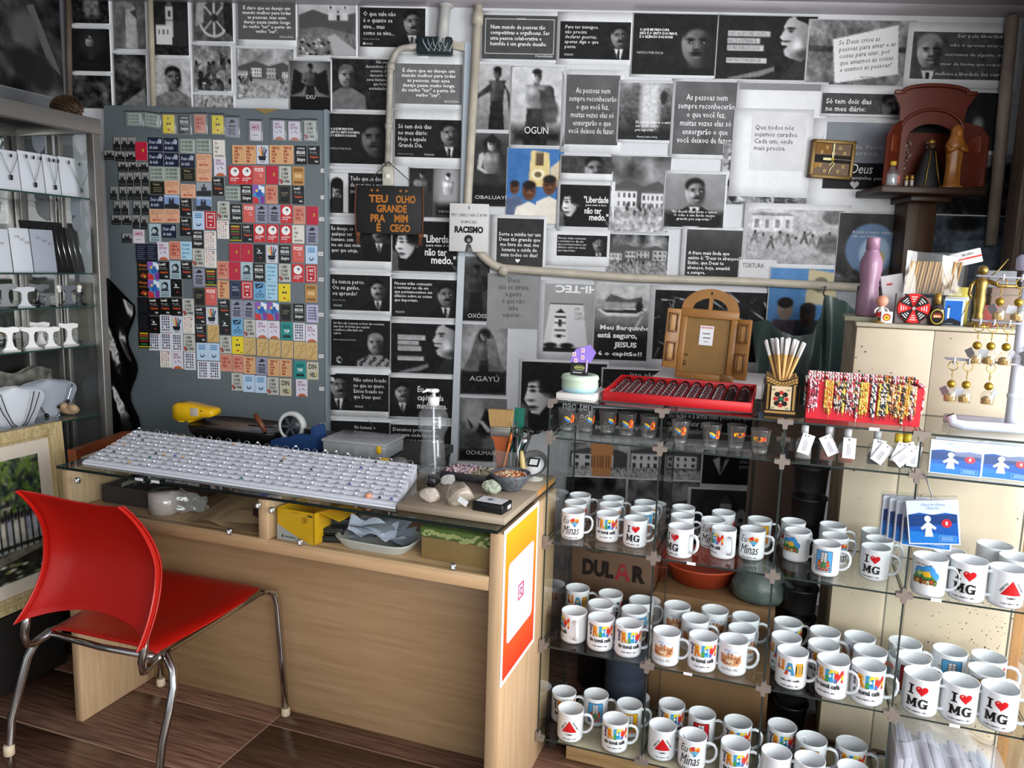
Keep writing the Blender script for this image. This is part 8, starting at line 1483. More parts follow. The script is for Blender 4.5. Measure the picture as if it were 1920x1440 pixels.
for k in range(18):
    ax_ = -.5+1.0*(k/17)+rs.uniform(-.07, .07); ay_ = rs.uniform(-.16, .14); l = rs.uniform(.15, .178)
    if PM is None: PM = LT([(0, 0), (.0034, 0), (.0034, .13), (0, .13)], 7).mesh('barrel', mat('natural_pencil', '#c39a5c', .5)); PT = LT([(0, .13), (.0036, .13), (.0036, .162), (.003, .166), (0, .166)], 7).mesh('white_end', mat('white_pencil_end', '#d8d6d2', .5))
    t = thing('pencil', 'natural wood pencil with white end in the carved box, %s along the fan' % nth(k+1), 'pencil', PX+AX*(.014-.028*k/17)+AY*rs.uniform(-.012, .012)+Vector((0, 0, .006)), rot=(ay_, ax_*.62, YC), group='pencils in the carved box'); t.scale = (1.1, 1.1, 1.2); obj('barrel', PM, t); obj('white_end', PT, t)
# bracelet rack
RX0_, RX1_ = .682, .953; RYf, HR = .07, .099
t = thing('bracelet_rack', 'red box rack hung all over with braided bracelets', 'bracelet display', FS.p(RX0_, RYf, ZS), YC)
w_ = RX1_-RX0_; BX(0, w_, 0, .005, 0, HR).build('front_board', M_RV2 if 0 else mat('bright_red_board', '#c81226', .55), t); BX(0, w_, .085, .09, 0, HR+.012).build('rear_board', mat('bright_red_board'), t); [BX(x, x+.004, .005, .085, 0, HR).build('end_board', mat('bright_red_board'), t) for x in (0, w_-.004)]
PAL = [['#d9c3c8', '#b03a56', '#e8e0dc', '#5a2430'], ['#d9a441', '#b8862c', '#e6c87a', '#c94a2a'], ['#17161a', '#d9d6cf', '#8f8a80', '#b03a3a'], ['#e0d6c0', '#2a2a2c', '#c9a45a', '#4a4038'], ['#c23a4a', '#efe6e0', '#7d2a3a', '#e8b0b8'], ['#e6cf62', '#a8842c', '#2c281c', '#d9b94a'], ['#e9e2d6', '#1f3a5a', '#c9bfae', '#141416'], ['#6d3424', '#d98a4a', '#1c1412', '#e0c9a0']]
BRM = {}
def bracelet(p, L, back, seed):
    rs = random.Random(seed); mb = MB(); r = .0023; M_ = [mat('thread_%s' % c[1:], c, .7) for c in PAL[p]]
    n = int(L/.0042)
    for q in (0, 1, 2):
        P = []
        for i in range(n*2+1):
            s = i/(n*2)*(L+.012); ph = i*.9+q*2.094; off = .0019*cos(ph); dy = .0012*sin(ph)
            if s < .012: P.append((off, .006-s*.75-.003+dy*.2, HR+.003+.0015*sin(s/.012*3.1)+dy*.3))
            else: P.append((off, -.0042+dy, HR+.003-(s-.012)))
        k = len(P)
        for i0 in range(0, k-1, 3): mb.tube(P[i0:i0+4], r, 4, rs.randrange(4), sm=True, cap=False)
    z = HR+.003-L; mb.tube([(0, -.004, z), (.0004, -.005, z-.006), (0, -.005, z-.012)], .0009, 4, 1)
    if rs.random() < .35: mb.ball((0, -.0055, HR-.02-L*.4*rs.random()), .0036, 7, rs.randrange(4))
    return mb.mesh('bracelet', M_)
xs = [.006, .012, .018, .023]+[.044, .049, .054, .059]+[.068, .073, .078, .083, .088]+[.096, .101, .106, .111, .116, .121]+[.129, .134, .139, .143]+[.155, .161]+[.172, .177, .182, .187, .192, .197]+[.203, .208, .213, .218, .223, .228, .233]+[.239, .244, .249, .254]
pl = [4, 0, 4, 0]+[1]*4+[2, 3, 2, 3, 5]+[2, 2, 4, 2, 3, 2]+[5, 1, 5, 1]+[6, 6]+[5, 3, 6, 3, 5, 7]+[7, 7, 3, 1, 7, 3, 1]+[1, 3, 0, 7]
rs = random.Random(13)
for i, (x, p) in enumerate(zip(xs, pl)):
    L = rs.choice([.064, .07, .074, .08])+(.016 if i in (6, 18, 24, 36, 40) else 0); key = (p, round(L, 3), i % 2)
    if key not in BRM: BRM[key] = bracelet(p, L, 0, i)
    o = obj('bracelet', BRM[key], None, FS.p(RX0_+x, RYf, ZS), YC); tag(o, '%s braided bracelet on the rack front, %s from the pencil box' % (['pink', 'gold and orange', 'black and white', 'cream and black', 'red and white', 'yellow', 'navy and white', 'brown'][p], nth(i+1)), 'bracelet', 'bracelets on the red rack front')
for i in range(40):
    x = .004+.0066*i; p = [0, 4, 7, 4, 3, 2, 7, 1][(i*3) % 8] if i > 22 else [4, 0, 0, 4, 6, 2, 4][(i*2) % 7]; key = (p, .062, 9)
    if key not in BRM: BRM[key] = bracelet(p, .062, 0, 60+p)
    o = obj('bracelet', BRM[key], None, FS.p(RX0_+x, RYf+.085, ZS+.012), YC); tag(o, '%s bracelet on the rear board of the rack, %s from the pencil box' % (['pink', 'gold and orange', 'black and white', 'cream and black', 'red and white', 'yellow', 'navy and white', 'brown'][p], nth(i+1)), 'bracelet', 'bracelets on the rack rear board')
for i in range(8):
    e = i % 2; y = .02+.016*(i//2); o = obj('bracelet', BRM[(2, .062, 9)] if e == 0 and (2, .062, 9) in BRM else BRM[(4, .062, 9)], None, FS.p(RX0_+(-.0004 if e == 0 else w_+.0004), RYf+y, ZS)); o.rotation_euler = (0, 0, YC+(-pi/2 if e == 0 else pi/2)); tag(o, 'bracelet on the %s end board of the rack, %s back' % (['pencil box', 'key chain'][e], nth(i//2+1)), 'bracelet', 'bracelets on the rack ends')
# key chain stand
KX, KY = 1.165, .13
ks = thing('keychain_stand', 'white tubular tree stand hung with gold key chains', 'display stand', FS.p(KX, KY, ZS), YC)
M_WT = mat('white_enamel', '#cfd3dd', .25, spec=.5)
TB([(-.14, -.03, .032), (-.132, -.035, .014), (-.11, -.045, .0125), (.0, -.03, .0125), (.2, -.03, .0125)], .0125, 12).build('base_tube', M_WT, ks); TB([(-.14, .05, .0125), (.2, .05, .0125)], .0125, 12).build('base_tube', M_WT, ks)
TB([(-.14, -.03, .032), (-.1415, -.0297, .035)], .0105, 12).build('tube_plug', MBK, ks)
TB([(0, 0, .012), (0, 0, .19), (.0, 0, .40)], .0135, 14).build('pole', M_WT, ks); [LT([(.0137, z-.006), (.0158, z-.005), (.0158, z+.005), (.0137, z+.006)], 14).build('collar', M_WT, ks) for z in (.09, .19, .285, .385)]
LT([(0, .4), (.026, .4), (.03, .404), (.03, .43), (.022, .438), (0, .44)], 20).build('top_cap', mat('lilac_cap', '#b9b9d2', .35), ks)
gb = mat('gold_ball', '#a8872c', .25, .7); GBALL = BL((0, 0, 0), .0105, 12).mesh('gold_ball', gb)
GB = LT([(0, -.034), (.0115, -.034), (.013, -.03), (.013, -.016), (.008, -.009), (0, -.009)], 14).mesh('tiny_bottle', thin_glass('keychain_glass', (.93, .93, .9), 1.6, .02, 1.5, .06)); GF = LT([(0, -.0325), (.011, -.0325), (.0115, -.022), (.007, -.019), (0, -.02)], 9).mesh('gold_flakes', mat('gold_flakes', '#c9a04a', .3, .6, noise=.4, nscale=300, bump=1.))
def link(mb, z, r, tw): mb.tube([(r*.55*cos(a)*cos(tw), r*.55*cos(a)*sin(tw), z+r*sin(a)) for a in [k*pi/4 for k in range(8)]], .0007, 4, 0, True)
mb = MB(); mb.tube([(.011*cos(a), 0, .046+.011*sin(a)) for a in [k*pi/8 for k in range(16)]], .0011, 5, 0, True); [link(mb, .033-.0056*k, .0036, (k % 2)*1.57) for k in range(4)]; GCH = mb.mesh('ring_and_chain', mat('gold_chain', '#b08f3c', .25, .9))
TAGM = BX(-.011, .011, -.0005, .0005, -.016, .004).mesh('price_tag', mat('grey_tag', '#8f8f94', .5))
n_k = 0
for z, items, lbl in ((.378, [(-.06, -1), (-.02, .3)], 'top'), (.268, [(-.098, -1), (-.068, .2), (-.035, 1), (.02, -1)], 'second'), (.168, [(-.145, -1), (-.112, .3), (-.062, 1), (.05, -1), (.075, 1)], 'lowest')):
    TB([(-.16 if z < .2 else -.11, -.012, z+.006), (.12, -.012, z-.002)], .0026, 6).build('arm', M_WT, ks); TB([(-.16 if z < .2 else -.11, .012, z+.006), (.12, .012, z-.002)], .0026, 6).build('arm', M_WT, ks)
    for x, s in items: TB([(x, -.012, z), (x, -.022, z-.004), (x, -.032, z+.002), (x, -.034, z+.012)], .0022, 6).build('hook', M_WT, ks)
    for i, (x, s) in enumerate(items):
        t = thing('key_chain', 'gold key chain with tiny bottle on the %s white arm, %s from the rack' % (lbl, nth(i+1)), 'key chain', FS.p(KX+x, KY-.024, ZS+z-.0555), YC+.3*s, 'gold key chains on the white stand')
        obj('ring_and_chain', GCH, t); obj('gold_ball', GBALL, t); obj('tiny_bottle', GB, t).scale = obj('gold_flakes', GF, t).scale = (1.2, 1.2, 1.35); obj('price_tag', TAGM, t, (-.016 if s < 1 else .014, -.008, -.012), (.2, .5*s, .6*s))
# ================================================================ RAIN PONCHO PACKS
BLU = '#0f58b0'
def packmesh(w, h):
    d = Decal(); d.rect(-w, 0, w, 2*h, '#d3dae3').poly([(-w*.94, h*.06), (w*.94, h*.06), (w*.94, h*1.38), (w*.5, h*1.46), (0, h*1.36), (-w*.5, h*1.46), (-w*.94, h*1.36)], BLU).poly([(-w*.94, h*.06), (w*.94, h*.06), (w*.94, h*.4), (-w*.94, h*.62)], '#1a78cc').poly([(-w*.94, h*.8), (w*.9, h*1.0), (w*.94, h*1.38), (-w*.94, h*1.36)], '#143d7a')
    d.circ(-w*.2, h*1.18, w*.13, '#dcdcda', 14, h*.15).poly([(-w*.2, h*1.08), (-w*.5, h*.76), (-w*.44, h*.66), (-w*.3, h*.76), (-w*.36, h*.36), (-w*.02, h*.36), (-w*.08, h*.76), (w*.08, h*.68), (w*.12, h*.78)], '#d6d8d8').circ(w*.52, h*.98, w*.2, '#c9283a', 18, h*.2).text("1", w*.48, h*.9, w*.56, h*1.06, '#f0e6e6', .04)
    d.frame(w*.2, h*.16, w*.82, h*.42, h*.016, '#8fc0e6'); [d.rect(w*.28, h*(.22+.06*k), w*.74, h*(.24+.06*k), '#a9d0ee') for k in range(3)]; d.text("Capa de Chuva\nEsperta", -w*.4, h*1.6, w*.5, h*1.9, '#5f97c9', .0, 'CENTER', .25); return d.mesh('print', wallmap, INK_G)
PKP = packmesh(.058, .042); PKB = BX(-.058, .058, 0, .02, 0, .084, bev=.004).mesh('pack_body', mat('white_pack', '#ccd2da', .4))
PKF = BX(-.061, .061, -.003, .023, -.001, .09, bev=.005).mesh('plastic_film', thin_glass('pack_film', (.97, .98, .99), 1.0, .08, 1.45))
def pack(label, loc, rot, group, sc=1.):
    t = thing('poncho_pack', label, 'package', loc, rot=rot, group=group); t.scale = (sc, sc, sc); obj('pack_body', PKB, t); obj('print', PKP, t, (0, -.0008, 0)); obj('plastic_film', PKF, t); return t
for i, (px, py) in enumerate(((1786, 893), (1880, 905))):
    p = FS.atz(px, py, TZ[3]); x = FS.at(px, py, .05).x; pack('blue rain poncho pack standing on the upper shelf, %s from the bottles' % nth(i+1), FS.p(x, .03+.004*i, TZ[3]+.0015), (-.1, 0, YC-.04), 'poncho packs standing on the upper shelf', 1.0)
    pack('blue rain poncho pack in the rear row, %s from the bottles' % nth(i+1), FS.p(x+.015, .066+.004*i, TZ[3]+.0015), (-.1, 0, YC-.04), 'poncho packs standing on the upper shelf', 1.0)
hx_ = 3*CW+.03; hz = .885
t = thing('hanging_hook', 'bent wire hook clipped to the shelf joint carrying poncho packs', 'hook', FS.p(3*CW+.012, -.012, TZ[3]-.002), YC); TB([(0, .004, .006), (.004, -.006, .004), (.012, -.01, -.018), (.02, -.02, -.04), (.019, -.03, -.062)], .0014, 6).build('wire', mat('tool_steel'), t)
for i in range(5):
    a_ = FS.at(1762+(-14*i if i else 6), 1018, -.03)
    pack('rain poncho pack in the hanging bundle, %s from the street side' % nth(i+1), FS.p(hx_+.015-.014*i, -.048+.021*i-(.0 if i else .008), hz-.038*(1 if i else .45)), (.02*i, -.16 if i == 0 else -.02, YC-.12+.05*i), 'poncho packs hanging from the hook', .98).scale = (.95, 1, 1.28)
t = thing('poncho_bundle', 'clear bag filled with upright white poncho packs on the lowest shelf', 'bundle', FS.p(3*CW+.02, .02, TZ[0]+.0012), YC)
for k in range(13): BX(.012+.0185*k, .0285+.0185*k, .02, .2, 0, .15+.012*sin(k*1.7)-.003*k, bev=.003).build('pack_edge', mat('pinkish_white_pack', '#b9b3b8', .5), t)
rs = random.Random(1)
GD(20, 10, lambda u, v: (.005+.265*u, .012-.006*sin(u*23), .0+(.215-.07*u**2)*v+.008*sin(u*15+v*4)*v)).grid(20, 8, lambda u, v: (.005+.265*u, .012+.2*v, .215-.07*u**2+.02*sin(v*3)+.008*sin(u*15+4))).build('clear_bag', thin_glass('bluish_film', (.92, .94, .98), 2.4, .12, 1.45, .22, (.72, .78, .9)), t)
# ================================================================ BEHIND THE GLASS SHELVES
KR = mat('kraft_carton', '#8a6a48', .75, noise=.1, nscale=6); 
t = thing('large_carton', 'large brown cardboard carton on the floor behind the second shelf bay', 'carton', FS.p(.262, .43, 0), YC); BX(0, .39, 0, .33, 0, .43, bev=.004).build('carton_body', KR, t); BX(-.002, .392, -.003, -.0005, .3, .36).build('packing_tape', mat('brown_tape', '#76583a', .35), t); BX(.2, .235, -.004, -.0005, .33, .42).build('paper_strip', WHITE, t); BX(0, .39, -.06, 0, .0, .003, M=TR(0, 0, .43) @ RX(.9)).build('flap', KR, t)
t = thing('water_carton', 'brown carton printed with water lettering behind the first shelf bay', 'carton', FS.p(-.03, .44, .352), YC); BX(0, .285, 0, .22, 0, .29, bev=.003).build('carton_body', mat('dim_carton', '#6b5240', .8, noise=.1), t)
d = Decal(); d.text("ÁGUA", .05, .178, .11, .205, '#3a2c24', .01).text("DUL", .04, .095, .15, .155, '#241c18', .06).text("R", .215, .095, .26, .155, '#241c18', .06).poly([(.155, .095), (.173, .155), (.187, .155), (.21, .095), (.195, .095), (.19, .112), (.173, .112), (.168, .095)], '#8d2f30').circ(.181, .134, .009, '#6b5240', 10); obj('lettering', d.mesh('lettering', wallmap, INK_M), t, (0, -.0006, 0))
o = tag(LT([(0, 0), (.12, 0), (.135, .32), (.14, .348), (.125, .349), (.11, .02), (0, .02)], 28).build('black_bin', mat('black_bin', '#171516', .4), None, FS.p(.1, .58, 0)), 'black plastic bin carrying the water carton', 'bin'); LT([(.135, .31), (.142, .312), (.142, .33), (.135, .332)], 28, cap=False).build('rim_band', mat('black_bin'), o)
t = thing('water_jug', 'bluish grey water jug on the floor beside the large carton', 'jug', FS.p(.19, .375, 0), YC); LT([(0, 0), (.062, 0), (.068, .01), (.068, .14), (.064, .15), (.068, .16), (.068, .24), (.055, .29), (.03, .33), (.026, .37), (0, .37)], 26).build('jug_body', mat('blue_grey_plastic', '#3c4250', .3, spec=.5), t); LT([(0, .37), (.029, .37), (.029, .395), (0, .395)], 20).build('cap', mat('blue_cap', '#2c3f6b', .4), t)
t = thing('orange_basin', 'shallow orange plastic basin resting on the large carton', 'basin', FS.p(.40, .60, .432), YC); LT([(0, .0), (.09, .0), (.125, .07), (.135, .075), (.137, .07), (.13, .066), (.1, .006), (0, .006)][:], 36).build('basin_shell', mat('orange_plastic', '#b5482a', .35), t); TB([(.137*cos(a), .137*sin(a), .073) for a in [k*pi/14 for k in range(28)]], .004, 6, 0, True).build('rim', mat('orange_plastic'), t)
t = thing('grey_cloth_bag', 'crumpled grey green plastic bag on the carton behind the third bay', 'bag', FS.p(.60, .51, .432), YC)
rs = random.Random(3); MB().loft([[(r*(1+.16*sin(5*a+z*30))*cos(a)*1.15, r*(1+.12*sin(3*a+z*20))*sin(a)*.8, z) for a in [k*pi/14 for k in range(28)]] for z, r in ((0, .07), (.02, .085), (.06, .08), (.1, .06), (.13, .03), (.14, .01))]).build('bag_body', mat('grey_green_film', '#59655f', .35, noise=.3, nscale=18, bump=.4), t)
mb = MB()
t = thing('stacked_buckets', 'tall pile of nested black buckets beside the cream cabinet', 'buckets', FS.p(.725, .48, 0), YC)
for k in range(9): LT([(.0, .0), (.043, .0), (.052, .1), (.056, .103), (.056, .11), (.05, .11), (.042, .008), (0, .008)] if k < 1 else [(.0485, .03), (.052, .1), (.056, .103), (.056, .11), (.05, .11), (.0465, .03)], 24, cap=False).build('bucket', mat('black_plastic', '#151618', .4), t, (0, 0, .1*k))
o = tag(bevel(BX(-.14, .14, 0, .012, 0, 1.02).build('brown_board', mat('brown_grey_board', '#6d5b4f', .7, noise=.15, nscale=7), None, FS.p(.66, .94, 0), YC), .002), 'brown grey board standing near the wall behind the third bay', 'board'); BX(-.14, .14, -.012, 0, .96, 1.02).build('batten', mat('brown_grey_board'), o)
# ================================================================ THINGS ON THE WALL
def wth(name, label, cat, px, py, d=-.03, rot=None): P = FW.at(px, py, d); return thing(name, label, cat, FW.p(*P), rot=rot or (0, 0, YW)), P
def wsz(x0, y0, x1, y1, d): a = FW.at(x0, y0, d); b = FW.at(x1, y1, d); return b.x-a.x, a.z-b.z
w_, h_ = wsz(668, 347, 792, 441, -.05)
t, P = wth('hanging_sign', 'black wooden sign with carved orange letters hung by cords', 'sign', 730, 394, -.055)
BX(-w_/2, w_/2, 0, .014, -h_/2, h_/2, bev=.002).build('board', mat('black_painted_wood', '#161313', .6, noise=.2, nscale=20), t)
d = Decal(); OG = '#b5702c'
for s, x0, x1, r in (("TEU", -.29, .02, 0), ("OLHO", .15, .47, 0), ("GRANDE", -.16, .33, 1), ("PRA", -.26, -.02, 2), ("MIM", .13, .35, 2), ("É", -.16, -.09, 3), ("CEGO", .06, .39, 3)): z = .27-.2*r; d.text(s, x0*.92*w_-.012, (z-.12 if r < 9 else z)*h_, x1*.92*w_-.012, (z+.04+(.05 if s == 'É' else 0))*h_, OG, .035)
for x in (-.27, -.17, .16, .26): d.poly([(x*w_-.006, .43*h_), (x*w_+.006, .40*h_), (x*w_-.006, .37*h_)] if x in (-.17, .26) else [(x*w_+.006, .43*h_), (x*w_-.006, .40*h_), (x*w_+.006, .37*h_)], OG)
obj('lettering', d.mesh('lettering', wallmap), t, (0, -.0006, 0))
top = FW.at(728, 303, -.055)-P
for s in (-1, 1):
    TB([(top.x, .006, top.z), (s*w_*.39, .006, h_/2)], .0022, 6).build('cord', mat('twine', '#4a3c30', .8), t)
    TB([(s*w_/2*1.0, -.003, h_/2), (s*(w_/2+.004), -.004, 0), (s*w_/2, -.003, -h_/2-.012)], .0032, 6).build('side_cord', mat('brown_cord', '#6b3f26', .8), t)
    mb = MB(); mb.ball((s*w_*.47, -.004, -h_/2-.004), .012, 8); [mb.tube([(s*w_*.47+.004*k, -.004, -h_/2-.008), (s*w_*.47+.007*k, -.004, -h_/2-.045)], .0022, 5) for k in (-1, 0, 1)]; mb.build('tassel', mat('brown_cord'), t)
w_, h_ = wsz(844, 381, 915, 473, -.05); t, P = wth('canvas_print', 'white hanging print with bold black word and a small afro haired girl', 'print', 879, 427, -.068)
BX(-w_/2, w_/2, 0, .012, -h_/2, h_/2, bev=.002).build('stretched_canvas', mat('white_canvas', '#cfcdca', .7), t)
d = Decal(); d.text("MEU CABELO NÃO É RUIM", -w_*.45, h_*.23, w_*.45, h_*.31, '#3a3a3a', .0).text("RUIM É SEU", -w_*.19, h_*.09, w_*.2, h_*.16, '#3a3a3a', .0).text("RACISMO", -w_*.36, -h_*.11, w_*.37, h_*.03, '#141414', .05).circ(w_*.0, -h_*.24, w_*.11, '#2b2b2b', 20).circ(w_*.01, -h_*.26, w_*.05, '#8a8a8a', 14).poly([(-w_*.08, -h_*.5), (-w_*.05, -h_*.36), (w_*.0, -h_*.32), (w_*.06, -h_*.36), (w_*.12, -h_*.5)], '#4a4a4a').poly([(-w_*.02, -h_*.5), (w_*.0, -h_*.4), (w_*.1, -h_*.44), (w_*.12, -h_*.5)], '#707070').rect(-.002, h_*.38, .001, h_*.45, '#333'); obj('lettering', d.mesh('lettering', wallmap), t, (0, -.0006, 0))
# square clock
w_, h_ = wsz(1526, 262, 1600, 336, -.035); t, P = wth('wall_clock', 'square brown wooden clock with cream hands', 'clock', 1561, 299, -.04, (0, .04, YW))
M_CW = wood_mat('clock_wood', '#6b4a1e', '#4a3012', 0, 6); BX(-w_/2+.01, w_/2-.01, .004, .022, -h_/2+.01, h_/2-.01).build('clock_face', M_CW, t)
for q in ((-w_/2, w_/2, h_/2-.014, h_/2), (-w_/2, w_/2, -h_/2, -h_/2+.014), (-w_/2, -w_/2+.014, -h_/2, h_/2), (w_/2-.014, w_/2, -h_/2, h_/2)): BX(q[0], q[1], -.006, .024, q[2], q[3], bev=.002).build('frame', mat('clock_frame', '#70551f', .4, .3, noise=.2), t)
d = Decal(); k_ = w_/2; d.rect(-k_*.86, -k_*.16, k_*.86, k_*.2, '#120d08').poly([(-k_*.8, k_*.84), (-k_*.1, k_*.84), (-k_*.1, k_*.24), (-k_*.8, k_*.24)], '#7d5520').poly([(-k_*.86, -k_*.5), (-k_*.4, -k_*.18), (-k_*.86, -k_*.18)], '#9c7228')
for a in range(12):
    if a in (0, 3, 6, 9): continue
    x, z = k_*.62*sin(a*pi/6), k_*.62*cos(a*pi/6); d.rect(x-.005, z-.006, x+.005, z+.006, '#c9b070').rect(x-.0025, z-.003, x+.0025, z+.003, '#6b4a1e')
obj('dial_print', d.mesh('dial_print', wallmap), t, (0, .0032, 0)); M_HAND = mat('cream_hand', '#d6cd92', .4)
mb = MB(); mb.box(-.003, .003, -.002, 0, 0, k_*.78).box(-.006, .006, -.002, 0, k_*.2, k_*.32); mb.build('minute_hand', M_HAND, t); BX(-k_*.45, 0, -.004, -.002, -.005, .005).build('hour_hand', M_HAND, t); BX(0, k_*1.1, -.006, -.005, -.001, .001).build('second_hand', mat('thin_hand', '#7a6a50', .4), t); BL((0, -.004, 0), .007, 10, sc=(1, .6, 1)).build('centre_cap', mat('yellow_cap', '#b09a28', .4), t)
mb = MB(); mb.tube([(0, 0, -.01), (.01, 0, -k_*.2), (-.006, 0, -k_*.45), (-.01, 0, -k_*.66)], .003, 5); mb.tube([(0, 0, -.012), (-.014, 0, -k_*.3)], .0025, 5); mb.build('dancer_figure', M_HAND, t)
# shrine on its wooden bracket
D0 = -.17
sw, _ = wsz(1632, 360, 1822, 366, D0); t, P = wth('wall_bracket_shelf', 'dark wooden bracket shelf with a broad post below, carrying the shrine', 'shelf', 1728, 368, 0.)
M_SHR = wood_mat('walnut_shelf', '#3d2414', '#22130a', 0, 5)
c = FW.at(1728, 362, D0); o3 = c-P; o3.y = 0
BX(o3.x-sw/2, o3.x+sw/2, -.27, .0, o3.z-.012, o3.z+.016, bev=.004).build('shelf_board', M_SHR, t)
a = FW.at(1690, 440, -.1)-P; b = FW.at(1745, 440, -.1)-P
zb = FW.at(1715, 545, -.1).z-P.z
BX(a.x, b.x, -.13, -.002, zb, o3.z-.012, bev=.003).build('post', wood_mat('walnut_post', '#47301c', '#2a1a0e', 2, 4), t)
BX(a.x-.02, b.x+.02, -.2, 0, o3.z-.035, o3.z-.012, bev=.003).build('bearer', M_SHR, t)
ZSH = P.z+o3.z+.0165; XS = FW.loc(FW.p(P.x+o3.x, 0, 0)).x
def onsh(name, label, cat, px, dep, rz=0): x = FW.at(px, 355, -dep).x; return thing(name, label, cat, FW.p(x, -dep, ZSH), YW+rz)
t = onsh('shrine', 'reddish brown wooden oratory with arched pediment and open doors', 'shrine', 1735, .13)
M_OR = mat('red_brown_lacquer', '#5c2413', .4, noise=.12, nscale=8)
u = FW.at(1800, 250, -.13).x-FW.at(1735, 250, -.13).x; hz = FW.at(1735, 158, -.13).z-ZSH; hw_ = u*.92
zz = lambda py: FW.at(1735, py, -.13).z-ZSH
pol = [(-hw_, 0), (hw_, 0), (hw_, zz(245)), (hw_*.98, zz(225)), (hw_*1.05, zz(200)), (hw_*1.25, zz(180)), (hw_*1.25, zz(172))]+[(hw_*.95*cos(a), zz(172)+(hz-zz(172))*sin(a)) for a in [pi*k/12 for k in range(1, 12)]]+[(-hw_*1.25, zz(172)), (-hw_*1.25, zz(180)), (-hw_*1.05, zz(200)), (-hw_*.98, zz(225)), (-hw_, zz(245))]
PR([(-hw_, 0), (hw_, 0), (hw_, zz(240)), (-hw_, zz(240))], -.125, -.112, M=RX(pi/2)).build('back_board', M_OR, t)
arch = [(hw_*.76*cos(a), zz(262)+(zz(232)-zz(262))*sin(a)) for a in [pi*k/12 for k in range(13)]]
pol2 = [(hw_, 0), (hw_, zz(245))]+[p for p in pol[3:-2]]+[(-hw_, zz(245)), (-hw_, 0), (-hw_*.76, 0)]+arch[::-1]+[(hw_*.76, 0)]
PR(pol2, -.012, .0, M=RX(pi/2)).build('front_arch', M_OR, t)
for s in (-1, 1): BX(s*hw_-.008, s*hw_+.008, .0, .11, 0, zz(245)).build('side_wall', M_OR, t)
TB([(hw_*1.0*cos(a), -.004, zz(248)+(zz(205)-zz(248))*sin(a)) for a in [pi*k/14 for k in range(15)]], .007, 8).build('arch_moulding', M_OR, t); TB([(hw_*1.02*cos(a), -.006, zz(173)+(hz-zz(173)-.004)*sin(a)) for a in [pi*k/14 for k in range(15)]], .008, 8).build('crown_moulding', M_OR, t)
BX(-hw_*1.28, -hw_*.95, -.01, .0, zz(177), zz(170), bev=.002).box(hw_*.95, hw_*1.28, -.01, .0, zz(177), zz(170), bev=.002).build('cornice', M_OR, t)
for s in (-1, 1):
    dr = obj('door', PR([(0, .01), (hw_*.8, .01), (hw_*.8, zz(262)), (hw_*.5, zz(240)), (.0, zz(228))], -.006, .006, M=RX(pi/2)).mesh('door', M_OR), t, (s*hw_, -.006, 0), (0, 0, (pi+.75) if s < 0 else -.95))
    BX(hw_*.2, hw_*.6, -.009, .009, zz(290), zz(258), bev=.003).build('raised_panel', mat('brighter_lacquer', '#6b2d18', .4), dr)
rs = random.Random(2); d = Decal()
for k in range(110):
    a = rs.uniform(.2, pi-.2); r = rs.uniform(.6, .95); x, z = hw_*.74*r*cos(a), .05+(zz(245)-.05)*r*sin(a)
    if abs(x) > hw_*.25: [d.circ(x+rs.uniform(-.004, .004), z+rs.uniform(-.004, .004), rs.uniform(.003, .006), '#8d8880', 6)]
obj('lace_print', d.mesh('lace_print', wallmap), t, (0, .108, 0))['kind'] = 'stuff'
t = onsh('madonna_figure', 'small dark robed madonna statuette with gold trim inside the shrine', 'statuette', 1738, .10); t.scale = (1.3, 1.2, 1.3)
mb = MB().loft([[(r*q*cos(a), r*sin(a)*.6, z) for a in [k*pi/10 for k in range(20)]] for z, r, q in ((0, .055, 1), (.01, .058, 1), (.05, .04, 1), (.1, .026, 1), (.125, .014, 1), (.14, .004, 1))]); mb.build('cloak', mat('black_blue_cloak', '#12100f', .6), t); BL((0, -.006, .135), .011, 12).build('head', mat('dark_skin', '#4a2c1c', .5), t); LT([(0, .142), (.009, .142), (.012, .152), (.004, .156), (.0, .166)], 12).build('crown', mat('gold_paint'), t); TB([(.056*cos(a), .036*sin(a)-.0, .006) for a in [k*pi/10 for k in range(20)]], .004, 6, 0, True).build('gold_hem', mat('gold_paint'), t)
for s in (-1, 1): TB([(s*.007, -.017, .12), (s*.015, -.026, .06), (s*.024, -.036, .01)], .0022, 5).build('gold_braid', mat('gold_paint'), t)
t = onsh('saint_statue', 'amber brown robed saint statuette standing before the shrine door', 'statuette', 1783, .21)
M_AM = mat('amber_resin', '#8f5a22', .35, noise=.35, nscale=25); hs = FW.at(1783, 233, -.21).z-ZSH
R = []
for zf, r, sx in ((0, .034, 1.2), (.03, .036, 1.2), (.05, .028, 1.1), (.3, .027, 1), (.55, .03, 1.05), (.66, .036, 1.1), (.72, .033, 1.05), (.8, .025, 1), (.86, .024, 1), (.93, .021, 1), (.985, .012, 1), (1, .003, 1)): R.append([(r*sx*(1+.06*sin(7*a)*(zf < .6))*cos(a), r*.8*(1+.06*sin(7*a)*(zf < .6))*sin(a), zf*hs) for a in [k*pi/14 for k in range(28)]])
MB().loft(R).build('robe', M_AM, t); BL((0, -.017, hs*.85), .015, 12, sc=(.9, .7, 1.25)).build('face', mat('amber_face', '#a3672a', .4), t)
for s in (-1, 1): TB([(s*.034, -.004, hs*.68), (s*.03, -.024, hs*.58), (s*.004, -.034, hs*.62)], [.01, .01, .007], 8).build('arm', M_AM, t)
t = onsh('oil_bottle', 'small clear bottle of white liquid with yellow cap on the bracket shelf', 'bottle', 1670, .2)
